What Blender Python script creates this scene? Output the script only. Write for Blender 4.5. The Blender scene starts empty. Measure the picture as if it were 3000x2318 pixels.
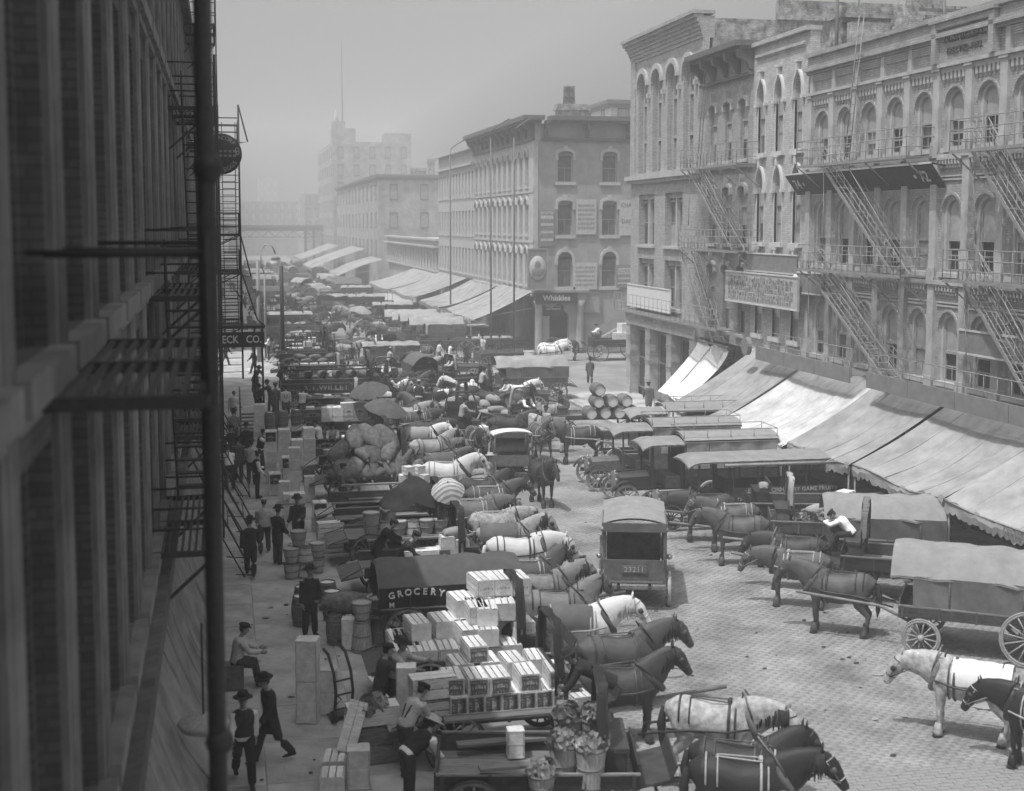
import bpy, bmesh, math, random
import numpy as np
from mathutils import Vector, Matrix
R = random.Random(7)
rad = math.radians
S = bpy.context.scene
COL = S.collection
# ---------------------------------------------------------------- camera
F_PX, EYE = 3900.0, 10.4
YAW, PITCH, SHIFT = rad(12.2443), rad(5.3), -0.0474
cd = bpy.data.cameras.new('camera')
cam = bpy.data.objects.new('camera', cd)
COL.objects.link(cam)
cam.location = (0, 0, EYE)
cam.rotation_euler = (rad(90) - PITCH, 0, -YAW)
cd.sensor_width = 36
cd.lens = F_PX / 3000 * 36
cd.shift_y = SHIFT
cd.clip_start, cd.clip_end = 0.1, 5000
cd.dof.use_dof = True
cd.dof.focus_distance = 48
cd.dof.aperture_fstop = 1.15
S.camera = cam
# ---------------------------------------------------------------- sky, sun, exposure
LIGHT = Vector((0.80, 0.50, -2.30)).normalized()
w = bpy.data.worlds.new('World')
S.world = w
w.use_nodes = True
nt = w.node_tree
bg = nt.nodes['Background']
sky = nt.nodes.new('ShaderNodeTexSky')
sky.sky_type = 'NISHITA'
sky.sun_disc = False
sky.sun_elevation = math.asin(-LIGHT.z)
sky.sun_rotation = math.atan2(-LIGHT.x, -LIGHT.y)
sky.dust_density = 8
sky.air_density = 1.5
bwn = nt.nodes.new('ShaderNodeRGBToBW')          # the photograph is on black-and-white plate
nt.links.new(sky.outputs[0], bwn.inputs[0])
nt.links.new(bwn.outputs[0], bg.inputs[0])
bg.inputs[1].default_value = 0.15
sd = bpy.data.lights.new('sun', 'SUN')
sd.energy = 3.4
sd.angle = rad(0.55)
sd.color = (1, 1, 1)
sun = bpy.data.objects.new('sun', sd)
COL.objects.link(sun)
sun.rotation_euler = LIGHT.to_track_quat('-Z', 'Y').to_euler()
S.view_settings.view_transform = 'Standard'
S.view_settings.look = 'None'
S.view_settings.exposure = -0.05
S.view_settings.gamma = 1
S.view_settings.use_curve_mapping = False
try:
    S.cycles.max_bounces = 5
    S.cycles.diffuse_bounces = 3
    S.cycles.glossy_bounces = 2
    S.cycles.volume_bounces = 1
    S.cycles.transparent_max_bounces = 4
    S.cycles.use_denoising = True
except Exception:
    pass

HAZE = 0.0019
# ---------------------------------------------------------------- materials (greys: the plate has no colour)
MATS = {}
def mat(name, val, rough=0.8, var=0.18, scale=6.0, bump=0.0, rnd=0.0, metal=0.0, kind='noise', stretch=None, spec=0.3, lo=None):
    if name in MATS:
        return MATS[name]
    m = bpy.data.materials.new(name)
    m.use_nodes = True
    t = m.node_tree
    N, L = t.nodes, t.links
    b = N['Principled BSDF']
    tc = N.new('ShaderNodeTexCoord')
    mp = N.new('ShaderNodeMapping')
    L.new(tc.outputs['Object'], mp.inputs[0])
    if stretch:
        mp.inputs['Scale'].default_value = stretch
    nz = N.new('ShaderNodeTexNoise')
    nz.inputs['Scale'].default_value = scale
    nz.inputs['Detail'].default_value = 6
    nz.inputs['Roughness'].default_value = 0.65
    L.new(mp.outputs[0], nz.inputs['Vector'])
    fac = nz.outputs['Fac']
    rp = N.new('ShaderNodeValToRGB')
    a, c = val * (1 - var * 1.6), val * (1 + var * 1.6)
    if lo is not None:
        a = lo
    rp.color_ramp.elements[0].position = 0.3
    rp.color_ramp.elements[1].position = 0.72
    rp.color_ramp.elements[0].color = (a, a, a, 1)
    rp.color_ramp.elements[1].color = (c, c, c, 1)
    L.new(fac, rp.inputs[0])
    colour = rp.outputs[0]
    if kind == 'brick':
        br = N.new('ShaderNodeTexBrick')
        br.inputs['Scale'].default_value = 1
        br.inputs['Brick Width'].default_value = 0.24
        br.inputs['Row Height'].default_value = 0.085
        br.inputs['Mortar Size'].default_value = 0.012
        br.inputs['Color1'].default_value = (1.12, 1.12, 1.12, 1)
        br.inputs['Color2'].default_value = (0.8, 0.8, 0.8, 1)
        br.inputs['Mortar'].default_value = (0.72, 0.72, 0.72, 1)
        sx = N.new('ShaderNodeSeparateXYZ')
        L.new(tc.outputs['Object'], sx.inputs[0])
        ad = N.new('ShaderNodeMath')
        L.new(sx.outputs[0], ad.inputs[0])
        L.new(sx.outputs[1], ad.inputs[1])
        cx = N.new('ShaderNodeCombineXYZ')
        L.new(ad.outputs[0], cx.inputs[0])
        L.new(sx.outputs[2], cx.inputs[1])
        L.new(cx.outputs[0], br.inputs['Vector'])
        mx = N.new('ShaderNodeMix')
        mx.data_type = 'RGBA'
        mx.blend_type = 'MULTIPLY'
        mx.inputs[0].default_value = 1
        L.new(colour, mx.inputs[6])
        L.new(br.outputs[0], mx.inputs[7])
        colour = mx.outputs[2]
    if kind == 'stripe':
        wv = N.new('ShaderNodeTexWave')
        wv.inputs['Scale'].default_value = 2.6
        wv.bands_direction = 'Y'
        L.new(tc.outputs['Object'], wv.inputs[0])
        r2 = N.new('ShaderNodeValToRGB')
        r2.color_ramp.interpolation = 'CONSTANT'
        r2.color_ramp.elements[0].color = (0.5, 0.5, 0.5, 1)
        r2.color_ramp.elements[1].color = (1, 1, 1, 1)
        r2.color_ramp.elements[1].position = 0.45
        L.new(wv.outputs[0], r2.inputs[0])
        mx = N.new('ShaderNodeMix')
        mx.data_type = 'RGBA'
        mx.blend_type = 'MULTIPLY'
        mx.inputs[0].default_value = 1
        L.new(colour, mx.inputs[6])
        L.new(r2.outputs[0], mx.inputs[7])
        colour = mx.outputs[2]
    if rnd:
        oi = N.new('ShaderNodeObjectInfo')
        mr = N.new('ShaderNodeMapRange')
        mr.inputs[3].default_value = 1 - rnd
        mr.inputs[4].default_value = 1 + rnd
        L.new(oi.outputs['Random'], mr.inputs[0])
        mx = N.new('ShaderNodeMix')
        mx.data_type = 'RGBA'
        mx.blend_type = 'MULTIPLY'
        mx.inputs[0].default_value = 1
        L.new(colour, mx.inputs[6])
        L.new(mr.outputs[0], mx.inputs[7])
        colour = mx.outputs[2]
    L.new(colour, b.inputs['Base Color'])
    b.inputs['Roughness'].default_value = rough
    b.inputs['Metallic'].default_value = metal
    b.inputs['Specular IOR Level'].default_value = spec
    if bump:
        bp = N.new('ShaderNodeBump')
        bp.inputs['Strength'].default_value = bump
        bp.inputs['Distance'].default_value = 0.03
        L.new(fac, bp.inputs['Height'])
        L.new(bp.outputs[0], b.inputs['Normal'])
    MATS[name] = m
    return m

# ---------------------------------------------------------------- mesh toolbox
def V(*a):
    return Vector(a)
class MB:
    def __init__(s):
        s.v, s.f, s.m, s.s = [], [], [], []
        s.T = None
    def add(s, vs, fs, mi=0, smooth=False):
        k = len(s.v)
        if s.T is not None:
            vs = [tuple(s.T @ Vector(p)) for p in vs]
        s.v += [tuple(p) for p in vs]
        s.f += [tuple(i + k for i in f) for f in fs]
        s.m += [mi] * len(fs)
        s.s += [smooth] * len(fs)
        return s
    def box(s, a, b, mi=0):
        x0, y0, z0 = a
        x1, y1, z1 = b
        return s.add([(x0,y0,z0),(x1,y0,z0),(x1,y1,z0),(x0,y1,z0),(x0,y0,z1),(x1,y0,z1),(x1,y1,z1),(x0,y1,z1)],
              [(3,2,1,0),(4,5,6,7),(0,1,5,4),(1,2,6,5),(2,3,7,6),(3,0,4,7)], mi)
    def cbox(s, c, d, mi=0):
        return s.box([c[i]-d[i]/2 for i in range(3)], [c[i]+d[i]/2 for i in range(3)], mi)
    def beam(s, a, b, wd, h=None, mi=0, up=(0,0,1)):
        a, b = Vector(a), Vector(b)
        h = wd if h is None else h
        d = (b - a).normalized()
        u = Vector(up)
        if abs(d.dot(u)) > 0.98:
            u = Vector((1,0,0))
        x = d.cross(u).normalized() * wd / 2
        z = x.cross(d).normalized() * h / 2
        p = [a-x-z, a+x-z, a+x+z, a-x+z, b-x-z, b+x-z, b+x+z, b-x+z]
        return s.add(p, [(0,1,2,3),(7,6,5,4),(0,4,5,1),(1,5,6,2),(2,6,7,3),(3,7,4,0)], mi)
    def tube(s, pts, r, n=6, mi=0, smooth=True, caps=True, flat=None):
        """r: number, list, or list of (side, up) half-widths; flat: reference side axis"""
        P = [Vector(p) for p in pts]
        rings = []
        for i, p in enumerate(P):
            d = (P[min(i+1, len(P)-1)] - P[max(i-1, 0)])
            d = d.normalized() if d.length > 1e-9 else Vector((0,0,1))
            if flat is not None:
                sd_ = Vector(flat)
                sd_ = (sd_ - d * sd_.dot(d)).normalized()
            else:
                ref = Vector((0,0,1)) if abs(d.z) < 0.9 else Vector((1,0,0))
                sd_ = d.cross(ref).normalized()
            u = sd_.cross(d).normalized()
            rr = r[i] if isinstance(r, (list, tuple)) and not isinstance(r, float) else r
            ra, rb = rr if isinstance(rr, (list, tuple)) else (rr, rr)
            rings.append([p + sd_ * ra * math.cos(2*math.pi*k/n) + u * rb * math.sin(2*math.pi*k/n) for k in range(n)])
        return s.loft(rings, mi, smooth, caps)
    def loft(s, rings, mi=0, smooth=True, caps=True):
        n = len(rings[0])
        vs = [p for rg in rings for p in rg]
        fs = []
        for i in range(len(rings)-1):
            for k in range(n):
                fs.append((i*n+k, (i+1)*n+k, (i+1)*n+(k+1)%n, i*n+(k+1)%n))
        if caps:
            fs.append(tuple(range(n)))
            fs.append(tuple((len(rings)-1)*n + k for k in reversed(range(n))))
        return s.add(vs, fs, mi, smooth)
    def lathe(s, prof, n=12, c=(0,0,0), mi=0, smooth=True, caps=True, axis='z'):
        rings = []
        for r, z in prof:
            rg = []
            for k in range(n):
                a = 2*math.pi*k/n
                if axis == 'z':
                    rg.append((c[0]+r*math.cos(a), c[1]+r*math.sin(a), c[2]+z))
                elif axis == 'y':
                    rg.append((c[0]+r*math.cos(a), c[1]+z, c[2]-r*math.sin(a)))
                else:
                    rg.append((c[0]+z, c[1]+r*math.cos(a), c[2]+r*math.sin(a)))
            rings.append(rg)
        return s.loft(rings[::-1], mi, smooth, caps)
    def ball(s, c, r, n=10, m=7, mi=0, rot=None):
        r = r if isinstance(r, (tuple, list)) else (r, r, r)
        rings = []
        for i in range(m+1):
            t = math.pi * (i + 0.02) / (m + 0.04)
            rg = []
            for k in range(n):
                a = 2*math.pi*k/n
                p = Vector((r[0]*math.sin(t)*math.cos(a), r[1]*math.sin(t)*math.sin(a), r[2]*math.cos(t)))
                if rot is not None:
                    p = rot @ p
                rg.append(p + Vector(c))
            rings.append(rg)
        return s.loft(rings, mi, True, True)
    def grid(s, fn, nu, nv, mi=0, smooth=True, thick=0.0):
        vs = [fn(i/nu, j/nv) for i in range(nu+1) for j in range(nv+1)]
        fs = [(i*(nv+1)+j, (i+1)*(nv+1)+j, (i+1)*(nv+1)+j+1, i*(nv+1)+j+1) for i in range(nu) for j in range(nv)]
        s.add(vs, fs, mi, smooth)
        if thick:
            vs2 = [(p[0], p[1], p[2]-thick) for p in vs]
            s.add(vs2, [f[::-1] for f in fs], mi, smooth)
        return s
    def prism(s, poly, z0, z1, mi=0, ax='z'):
        """extrude a 2-d outline: ax z -> (x,y), y -> (x,z), x -> (y,z)"""
        n = len(poly)
        def q(p, t):
            return (p[0], p[1], t) if ax == 'z' else ((p[0], t, p[1]) if ax == 'y' else (t, p[0], p[1]))
        vs = [q(p, z0) for p in poly] + [q(p, z1) for p in poly]
        fs = [tuple(reversed(range(n))), tuple(range(n, 2*n))] + [(k, (k+1)%n, n+(k+1)%n, n+k) for k in range(n)]
        return s.add(vs, fs, mi)
    def data(s, name='mesh', mats=(None,)):
        me = bpy.data.meshes.new(name)
        me.from_pydata(s.v, [], s.f)
        for m_ in mats:
            me.materials.append(m_)
        if s.f:
            me.polygons.foreach_set('material_index', s.m)
            me.polygons.foreach_set('use_smooth', s.s)
        me.update()
        return me

CHILD = {}
def KIDS(o):
    return CHILD.get(o.name, [])
def put(name, data, m=None, parent=None, loc=(0,0,0), rz=0.0, rot=None, scale=None, **props):
    """one object; data is a mesh builder or a mesh shared with other objects"""
    if isinstance(data, MB):
        data = data.data(name, [None] * (max(data.m) + 1 if data.m else 1))
    o = bpy.data.objects.new(name, data)
    COL.objects.link(o)
    if m is not None:
        ms = m if isinstance(m, (list, tuple)) else [m]
        for i, mm in enumerate(ms):
            if i < len(o.material_slots):
                o.material_slots[i].link = 'OBJECT'
                o.material_slots[i].material = mm
    o.location = loc
    o.rotation_euler = rot if rot is not None else (0, 0, rz)
    if scale is not None:
        o.scale = scale if isinstance(scale, (tuple, list)) else (scale,)*3
    if parent is not None:
        o.parent = parent
        CHILD.setdefault(parent.name, []).append(o)
    for k, v_ in props.items():
        o[k] = v_
    return o
def thing(name, label, cat, loc=(0,0,0), rz=0.0, group=None, scale=None):
    o = bpy.data.objects.new(name, None)
    COL.objects.link(o)
    o.empty_display_size = 0.2
    o.location = loc
    o.rotation_euler = (0, 0, rz)
    if scale is not None:
        o.scale = (scale,)*3
    o['label'] = label
    o['category'] = cat
    if group:
        o['group'] = group
    return o
def tag(o, label, cat, group=None):
    o['label'] = label
    o['category'] = cat
    if group:
        o['group'] = group
    return o
def dup(root, label, loc, rz=0.0, group=None, scale=None):
    r = root.copy()
    COL.objects.link(r)
    r.location, r.rotation_euler = loc, (0, 0, rz)
    r['label'] = label
    if group:
        r['group'] = group
    if scale is not None:
        r.scale = (scale,)*3
    for ch in KIDS(root):
        c = ch.copy()
        COL.objects.link(c)
        c.parent = r
        CHILD.setdefault(r.name, []).append(c)
        for g in KIDS(ch):
            d = g.copy()
            COL.objects.link(d)
            d.parent = c
            CHILD.setdefault(c.name, []).append(d)
    return r

# where the eye's ray through a point of the 3000 x 2318 plate meets a level z (used to read ground positions off the photograph)
FW = Vector((math.sin(YAW)*math.cos(PITCH), math.cos(YAW)*math.cos(PITCH), -math.sin(PITCH)))
RT = Vector((math.cos(YAW), -math.sin(YAW), 0))
UP = RT.cross(FW)
def ray(px, py):
    return FW + RT*((px-1500)/F_PX) - UP*((py-1159-SHIFT*3000)/F_PX)
def at(px, py, z=0.0):
    d = ray(px, py)
    t = (z - EYE) / d.z
    return (d.x*t, d.y*t, z)
def onx(px, py, X):
    d = ray(px, py)
    t = X / d.x
    return (d.y*t, EYE + d.z*t)
def ony(px, py, Y):
    d = ray(px, py)
    t = Y / d.y
    return (d.x*t, EYE + d.z*t)

# materials used everywhere
M_iron = mat('dark_iron', 0.03, 0.6, 0.3, 20, spec=0.4)
M_irong = mat('grey_painted_iron', 0.25, 0.6, 0.2, 12)
M_wood = mat('weathered_wood', 0.17, 0.85, 0.3, 3, bump=0.3, rnd=0.25, stretch=(1, 8, 8))
M_woodd = mat('dark_painted_wood', 0.035, 0.55, 0.35, 5, rnd=0.35, spec=0.45)
M_woodm = mat('mid_painted_wood', 0.10, 0.6, 0.25, 5, rnd=0.3)
M_pine = mat('pale_pine', 0.64, 0.85, 0.2, 4, bump=0.25, rnd=0.14, stretch=(1.2, 9, 9))
M_pine2 = mat('pale_pine_end', 0.60, 0.85, 0.16, 5, bump=0.2, rnd=0.18)
M_lab = mat('dark_printed_paper', 0.12, 0.5, 0.35, 22)
M_lab2 = mat('pale_printed_paper', 0.42, 0.6, 0.5, 14)
M_white = mat('white_paint', 0.70, 0.7, 0.06, 5)
M_black = mat('black_paint', 0.018, 0.4, 0.3, 8, spec=0.5)
M_canvas = mat('pale_canvas', 0.30, 0.95, 0.2, 1.1, bump=0.25, rnd=0.08)
M_canvasg = mat('grey_canvas', 0.12, 0.95, 0.18, 2.5, bump=0.3, rnd=0.15)
M_canvasd = mat('dark_tarpaulin', 0.022, 0.8, 0.4, 3, bump=0.4)
M_stripe = mat('striped_canvas', 0.62, 0.9, 0.1, 3, kind='stripe')
M_sack = mat('burlap', 0.13, 0.95, 0.35, 9, bump=0.35, rnd=0.22)
M_barrel = mat('barrel_staves', 0.16, 0.8, 0.3, 4, bump=0.25, rnd=0.3, stretch=(7, 7, 1))
M_basket = mat('basket_splint', 0.36, 0.85, 0.22, 5, bump=0.25, rnd=0.2, stretch=(7, 7, 1))
M_hoop = mat('hoop_wood', 0.20, 0.8, 0.25, 8)
M_barh = mat('pale_barrel_head', 0.70, 0.8, 0.1, 5)
M_wheel = mat('wheel_wood', 0.16, 0.7, 0.25, 8, rnd=0.4)
M_tyre = mat('grey_rubber_tyre', 0.34, 0.8, 0.15, 8)
M_skin = mat('skin', 0.27, 0.6, 0.1, 6, rnd=0.15)
M_hair = mat('dark_hair', 0.03, 0.7, 0.3, 20, rnd=0.3)
M_glass = mat('window_glass', 0.035, 0.08, 0.2, 1.5, spec=0.6)
M_glassl = mat('dusty_window_glass', 0.11, 0.35, 0.3, 1.2, spec=0.5)
M_blind = mat('window_blind', 0.33, 0.85, 0.15, 2)
M_sash = mat('window_sash', 0.30, 0.7, 0.15, 6)
M_sashd = mat('dark_window_sash', 0.09, 0.7, 0.2, 6)
M_leaf = mat('cabbage_leaf', 0.25, 0.7, 0.4, 9, bump=0.3, rnd=0.3)
M_chrome = mat('brass', 0.45, 0.3, 0.1, 8, metal=0.8)
M_leather = mat('harness_leather', 0.045, 0.5, 0.4, 9, spec=0.5, rnd=.5)
M_strapl = mat('pale_harness_strap', 0.36, 0.7, 0.2, 9)
# ---------------------------------------------------------------- ground, road, pavements
M_dirt = mat('packed_dirt', 0.13, 0.95, 0.3, 0.6, bump=0.3)
M_road = mat('dusty_granite', 0.24, 0.85, 0.22, 0.35, bump=0.3)
M_sett = mat('granite_sett', 0.255, 0.8, 0.3, 0.6, bump=0.15)
M_walk = mat('stone_flags', 0.40, 0.9, 0.28, 0.8, bump=0.3)
def sheet(name, x0, x1, y0, y1, z, m, **p):
    b = MB()
    nx, ny = max(1, int((x1-x0)/40)), max(1, int((y1-y0)/40))
    b.grid(lambda a, c: (x0+(x1-x0)*a, y0+(y1-y0)*c, z), min(nx, 30), min(ny, 30), smooth=False)
    return put(name, b, m, kind='structure', **p)
sheet('ground', -900, 900, -60, 2600, -0.05, M_dirt)
road = sheet('road', 4.0, 19.6, -20, 430, 0.0, M_road)
sheet('cross_street', 19.6, 90, 78.2, 103.2, 0.004, M_road)
def slabwalk(name, x0, x1, y0, y1, top, seam):
    b = MB()
    b.box((x0, y0, -0.04), (x1, y1, top-0.02))
    root = put(name, b, M_walk, kind='structure')
    k = 0
    fm = {}
    y = y0
    rr = random.Random(3)
    near, far = MB(), MB()
    while y < min(y1, 74):
        d = seam
        x = x0
        while x < x1 - 0.2:
            wd = min(1.85, x1 - x)
            key = (round(wd, 2))
            if key not in fm:
                fb = MB()
                fb.loft([[(0.012,0.012,0),(wd-0.012,0.012,0),(wd-0.012,d-0.012,0),(0.012,d-0.012,0)],
                         [(0.012,0.012,0.016),(wd-0.012,0.012,0.016),(wd-0.012,d-0.012,0.016),(0.012,d-0.012,0.016)],
                         [(0.026,0.026,0.022),(wd-0.026,0.026,0.022),(wd-0.026,d-0.026,0.022),(0.026,d-0.026,0.022)]], smooth=False)
                fm[key] = fb.data('flagstone', [None])
            if y > 20 and k < 120:
                put('flagstone', fm[key], M_walk, root, (x, y, top-0.02+rr.uniform(-0.004, 0.004)), rot=(rr.uniform(-.003,.003), rr.uniform(-.003,.003), 0))
                k += 1
            x += wd
        y += d
    return root
slabwalk('pavement', -1.25, 3.7, 16, 430, 0.15, 2.0)
b = MB(); b.box((3.7, -5, -0.04), (4.0, 430, 0.13)); put('kerb', b, M_walk, kind='structure')
b = MB(); b.box((19.9, 20, -0.04), (24.5, 78, 0.15)); put('pavement', b, M_walk, kind='structure')
b = MB(); b.box((19.6, 20, -0.04), (19.9, 78.2, 0.13)); put('kerb', b, M_walk, kind='structure')
b = MB(); b.box((20.0, 103.2, -0.04), (60, 212, 0.15)); put('pavement', b, M_walk, kind='structure')
# granite setts: real stones on the stretch where the photograph shows them
def setts():
    rr = np.random.RandomState(5)
    vs, fs = [], []
    one = MB()
    one.loft([[(-.135,-.058,0),(.135,-.058,0),(.135,.058,0),(-.135,.058,0)], [(-.133,-.056,.022),(.133,-.056,.022),(.133,.056,.022),(-.133,.056,.022)],
              [(-.134,-.049,.027),(.134,-.049,.027),(.134,.049,.027),(-.134,.049,.027)]], smooth=False)
    me = one.data('sett', [None])
    k = 0
    y = 19.0
    row = 0
    base = np.array([(-.137,-.056,0),(.137,-.056,0),(.137,.056,0),(-.137,.056,0),(-.134,-.049,.018),(.134,-.049,.018),(.134,.049,.018),(-.134,.049,.018)])
    while y < 76:
        x = 8.0 if y < 50 else 5.0
        x += (row % 2) * 0.14
        while x < 19.5:
            z = rr.uniform(-.004, .003)
            tl = rr.uniform(-.02, .02, 2)
            vis = x > 9.6 and 20.3 < y and x < 4.0 + y*0.5
            if vis and k < 300 and y < 25.0:
                put('sett', me, M_sett, road, (x, y, z-.009), rot=(tl[0], tl[1], rr.uniform(-.03, .03)))
                k += 1
            else:
                p = base.copy()
                p[:, 2] += z + p[:, 0]*tl[0]*.5 + p[:, 1]*tl[1]
                p[:, 0] += x + rr.uniform(-.006, .006)
                p[:, 1] += y
                vs.append(p)
            x += 0.28 + rr.uniform(-.004, .01)
        y += 0.126
        row += 1
    n = len(vs)
    co = np.concatenate(vs).astype(np.float32)
    q = np.array([(4,5,6,7),(0,1,5,4),(1,2,6,5),(2,3,7,6),(3,0,4,7)])
    fc = (q[None] + (np.arange(n)*8)[:, None, None]).reshape(-1, 4).astype(np.int32)
    me2 = bpy.data.meshes.new('sett_paving')
    me2.vertices.add(len(co)); me2.vertices.foreach_set('co', co.ravel())
    me2.loops.add(fc.size); me2.loops.foreach_set('vertex_index', fc.ravel())
    me2.polygons.add(len(fc)); me2.polygons.foreach_set('loop_start', np.arange(0, fc.size, 4, dtype=np.int32))
    me2.update(calc_edges=True)
    me2.materials.append(None)
    put('sett_paving', me2, M_sett, road, kind='stuff')
setts()

# ---------------------------------------------------------------- facades: local x along the wall, y into it, z up
def outline(u0, u1, v0, vs, kind='flat', n=10):
    c, r = (u0+u1)/2, (u1-u0)/2
    p = [(u0, v0)]
    if kind == 'flat':
        p += [(u0, vs), (u1, vs)]
    elif kind == 'round':
        p += [(c - r*math.cos(math.pi*i/n), vs + r*math.sin(math.pi*i/n)) for i in range(n+1)]
    elif kind == 'seg':
        p += [(c - r*math.cos(math.pi*i/n), vs + 0.42*r*math.sin(math.pi*i/n)) for i in range(n+1)]
    elif kind == 'gothic':
        p += [(c - r*math.cos(math.pi*i/n), vs + r*1.7*(math.sin(math.pi*i/n)**1.25)) for i in range(n+1)]
    return p + [(u1, v0)]
def wall_open(m, U0, U1, V0, V1, o, y=0.0, mi=0):
    def q(*pp):
        m.add([(a, y, b_) for a, b_ in pp], [tuple(range(len(pp)))], mi)
    u0, v0, u1 = o[0][0], o[0][1], o[-1][0]
    if v0 > V0 + 1e-4:
        q((U0,V0),(U1,V0),(U1,v0),(U0,v0))
    q((U0,v0),(u0,v0),o[1],(U0,o[1][1]))
    q((u1,v0),(U1,v0),(U1,o[-2][1]),o[-2])
    q((U0,o[1][1]),o[1],(u0,V1),(U0,V1))
    q(o[-2],(U1,o[-2][1]),(U1,V1),(u1,V1))
    for a, b_ in zip(o[1:-2], o[2:-1]):
        q(a, b_, (b_[0],V1), (a[0],V1))
def reveal(m, o, ya, yb, mi=0):
    n = len(o)
    m.add([(a, ya, b_) for a, b_ in o] + [(a, yb, b_) for a, b_ in o], [(k, (k+1) % n, n+(k+1) % n, n+k) for k in range(n)], mi)
def ring(m, oa, ob, y, mi=0):
    n = len(oa)
    m.add([(a, y, b_) for a, b_ in oa] + [(a, y, b_) for a, b_ in ob], [(k, k+1, n+k+1, n+k) for k in range(n-1)], mi)
def fill(m, o, y, mi=0):
    m.add([(a, y, b_) for a, b_ in o], [tuple(range(len(o)))], mi)
def hood(m, o, wd, y0, y1, mi=0, legs=0.0):
    """raised moulding that follows the arched part of an outline"""
    pts = o[1:-1]
    if legs:
        pts = [(pts[0][0], pts[0][1]-legs)] + pts + [(pts[-1][0], pts[-1][1]-legs)]
    c = (sum(p[0] for p in pts)/len(pts), min(p[1] for p in pts) - 0.1)
    out = []
    for a, b_ in pts:
        dx, dz = a - c[0], b_ - c[1]
        l = math.hypot(dx, dz) or 1
        out.append((a + dx/l*wd, b_ + dz/l*wd))
    rings = [[(a[0], y0, a[1]), (a[0], y1, a[1]), (b_[0], y1, b_[1]), (b_[0], y0, b_[1])] for a, b_ in zip(pts, out)]
    m.loft(rings, mi, smooth=False)
def window_unit(key, o, y, upper=0.45, m_frame=M_sash, m_glass=M_glass, m_up=M_blind, open_=0.0, bars=True, pw=0.06):
    """cached meshes of one sash window filling an outline: frame, two panes, and a blind or board in the head"""
    u0, v0, u1 = o[0][0], o[0][1], o[-1][0]
    top = max(p[1] for p in o)
    h = top - v0
    vm = v0 + h*(1-upper)
    vt = v0 + (vm - v0)*0.52
    fr = MB()
    for a, b_ in ((u0, u0+pw), (u1-pw, u1)):
        fr.box((a, y-0.05, v0), (b_, y+0.03, o[1][1]))
    fr.box((u0+pw, y-0.05, v0), (u1-pw, y+0.03, v0+pw))
    fr.box((u0+pw, y-0.08, vm-0.05), (u1-pw, y+0.03, vm+0.05))
    fr.box((u0+pw, y-0.03, vt-0.025), (u1-pw, y+0.03, vt+0.025))
    if bars:
        fr.box(((u0+u1)/2-0.015, y-0.025, v0+pw), ((u0+u1)/2+0.015, y+0.03, vt-0.025))
    ga, gb, up = MB(), MB(), MB()
    ga.add([(u0,y,v0),(u1,y,v0),(u1,y,vt),(u0,y,vt)], [(0,1,2,3)])
    gb.add([(u0,y+0.012,vt),(u1,y+0.012,vt),(u1,y+0.012,vm),(u0,y+0.012,vm)], [(0,1,2,3)])
    pts = [(u0, vm)] + [p for p in o[1:-1]] + [(u1, vm)]
    fill(up, pts, y-0.01)
    return dict(fr=fr.data('window', [None]), ga=ga.data('pane', [None]), gb=gb.data('pane', [None]), up=up.data('head_panel', [None]), m=(m_frame, m_glass, m_up))
def put_window(wu, root, u, v=0.0, lower=None, upperm=None, y=0.0):
    w_ = put('window', wu['fr'], wu['m'][0], root, (u, y, v))
    put('pane', wu['ga'], lower or wu['m'][1], w_)
    put('pane', wu['gb'], upperm or wu['m'][1], w_)
    put('head_panel', wu['up'], wu['m'][2], w_)
    return w_
TEXTS = {}
def text_mesh(txt, size=0.5, depth=0.01, spacing=1.0, shear=0.0):
    k = (txt, size, depth, spacing, shear)
    if k not in TEXTS:
        c = bpy.data.curves.new('lettering', 'FONT')
        c.body, c.size, c.extrude = txt, size, depth
        c.align_x, c.align_y = 'CENTER', 'CENTER'
        c.space_character, c.shear = spacing, shear
        c.offset = size*.018
        c.resolution_u = 2
        o = bpy.data.objects.new('lettering', c)
        COL.objects.link(o)
        bpy.context.view_layer.update()
        me = bpy.data.meshes.new_from_object(o.evaluated_get(bpy.context.evaluated_depsgraph_get()))
        bpy.data.objects.remove(o)
        bpy.data.curves.remove(c)
        me.materials.clear()
        me.materials.append(None)
        TEXTS[k] = me
    return TEXTS[k]
def letters(txt, parent, loc, m, size=0.5, rot=(rad(90), 0, 0), depth=0.01, spacing=1.0, shear=0.0, sx=1.0):
    return put('lettering', text_mesh(txt, size, depth, spacing, shear), m, parent, loc, rot=rot, scale=(sx, 1, 1))

# ---- N. Shields block (dark sandstone, arched bays)
M_shields = mat('painted_sandstone', 0.34, 0.85, 0.14, 1.2, bump=0.15, kind='brick')
M_shtrim = mat('dressed_stone_trim', 0.40, 0.85, 0.15, 2)
XF = 24.3
def building(label, y_left, width, rz=-90, x=XF):
    return thing('brick_building', label, 'building', (x, y_left, 0), rad(rz))
SH = building('four storey arched block with pilasters and a carved name panel over its cornice', 52.87, 20)
P0, BW, NB = 0.23, 2.04, 9
def bay_mesh(v0, v1, o1, o2, extra=None):
    m = MB()
    wall_open(m, -BW/2, BW/2, v0, v1, o1, 0.0)
    reveal(m, o1, 0.0, 0.10, 1)
    ring(m, o1, o2, 0.10, 1)
    reveal(m, o2, 0.10, 0.30, 1)
    hood(m, o1, 0.09, -0.035, 0.0)
    return m.data('bay_wall', [None, None])
floors = [(12.75, 15.7, 12.98, 14.42), (8.42, 12.75, 8.72, 10.78), (4.62, 8.42, 4.95, 6.78)]
corb = MB()
for k in range(6):
    x_ = -0.68 + k*0.25
    corb.box((x_, -0.10, 0.0), (x_+0.13, 0.0, 0.24))
    corb.box((x_+0.03, -0.06, -0.10), (x_+0.10, 0.0, 0.0))
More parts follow.
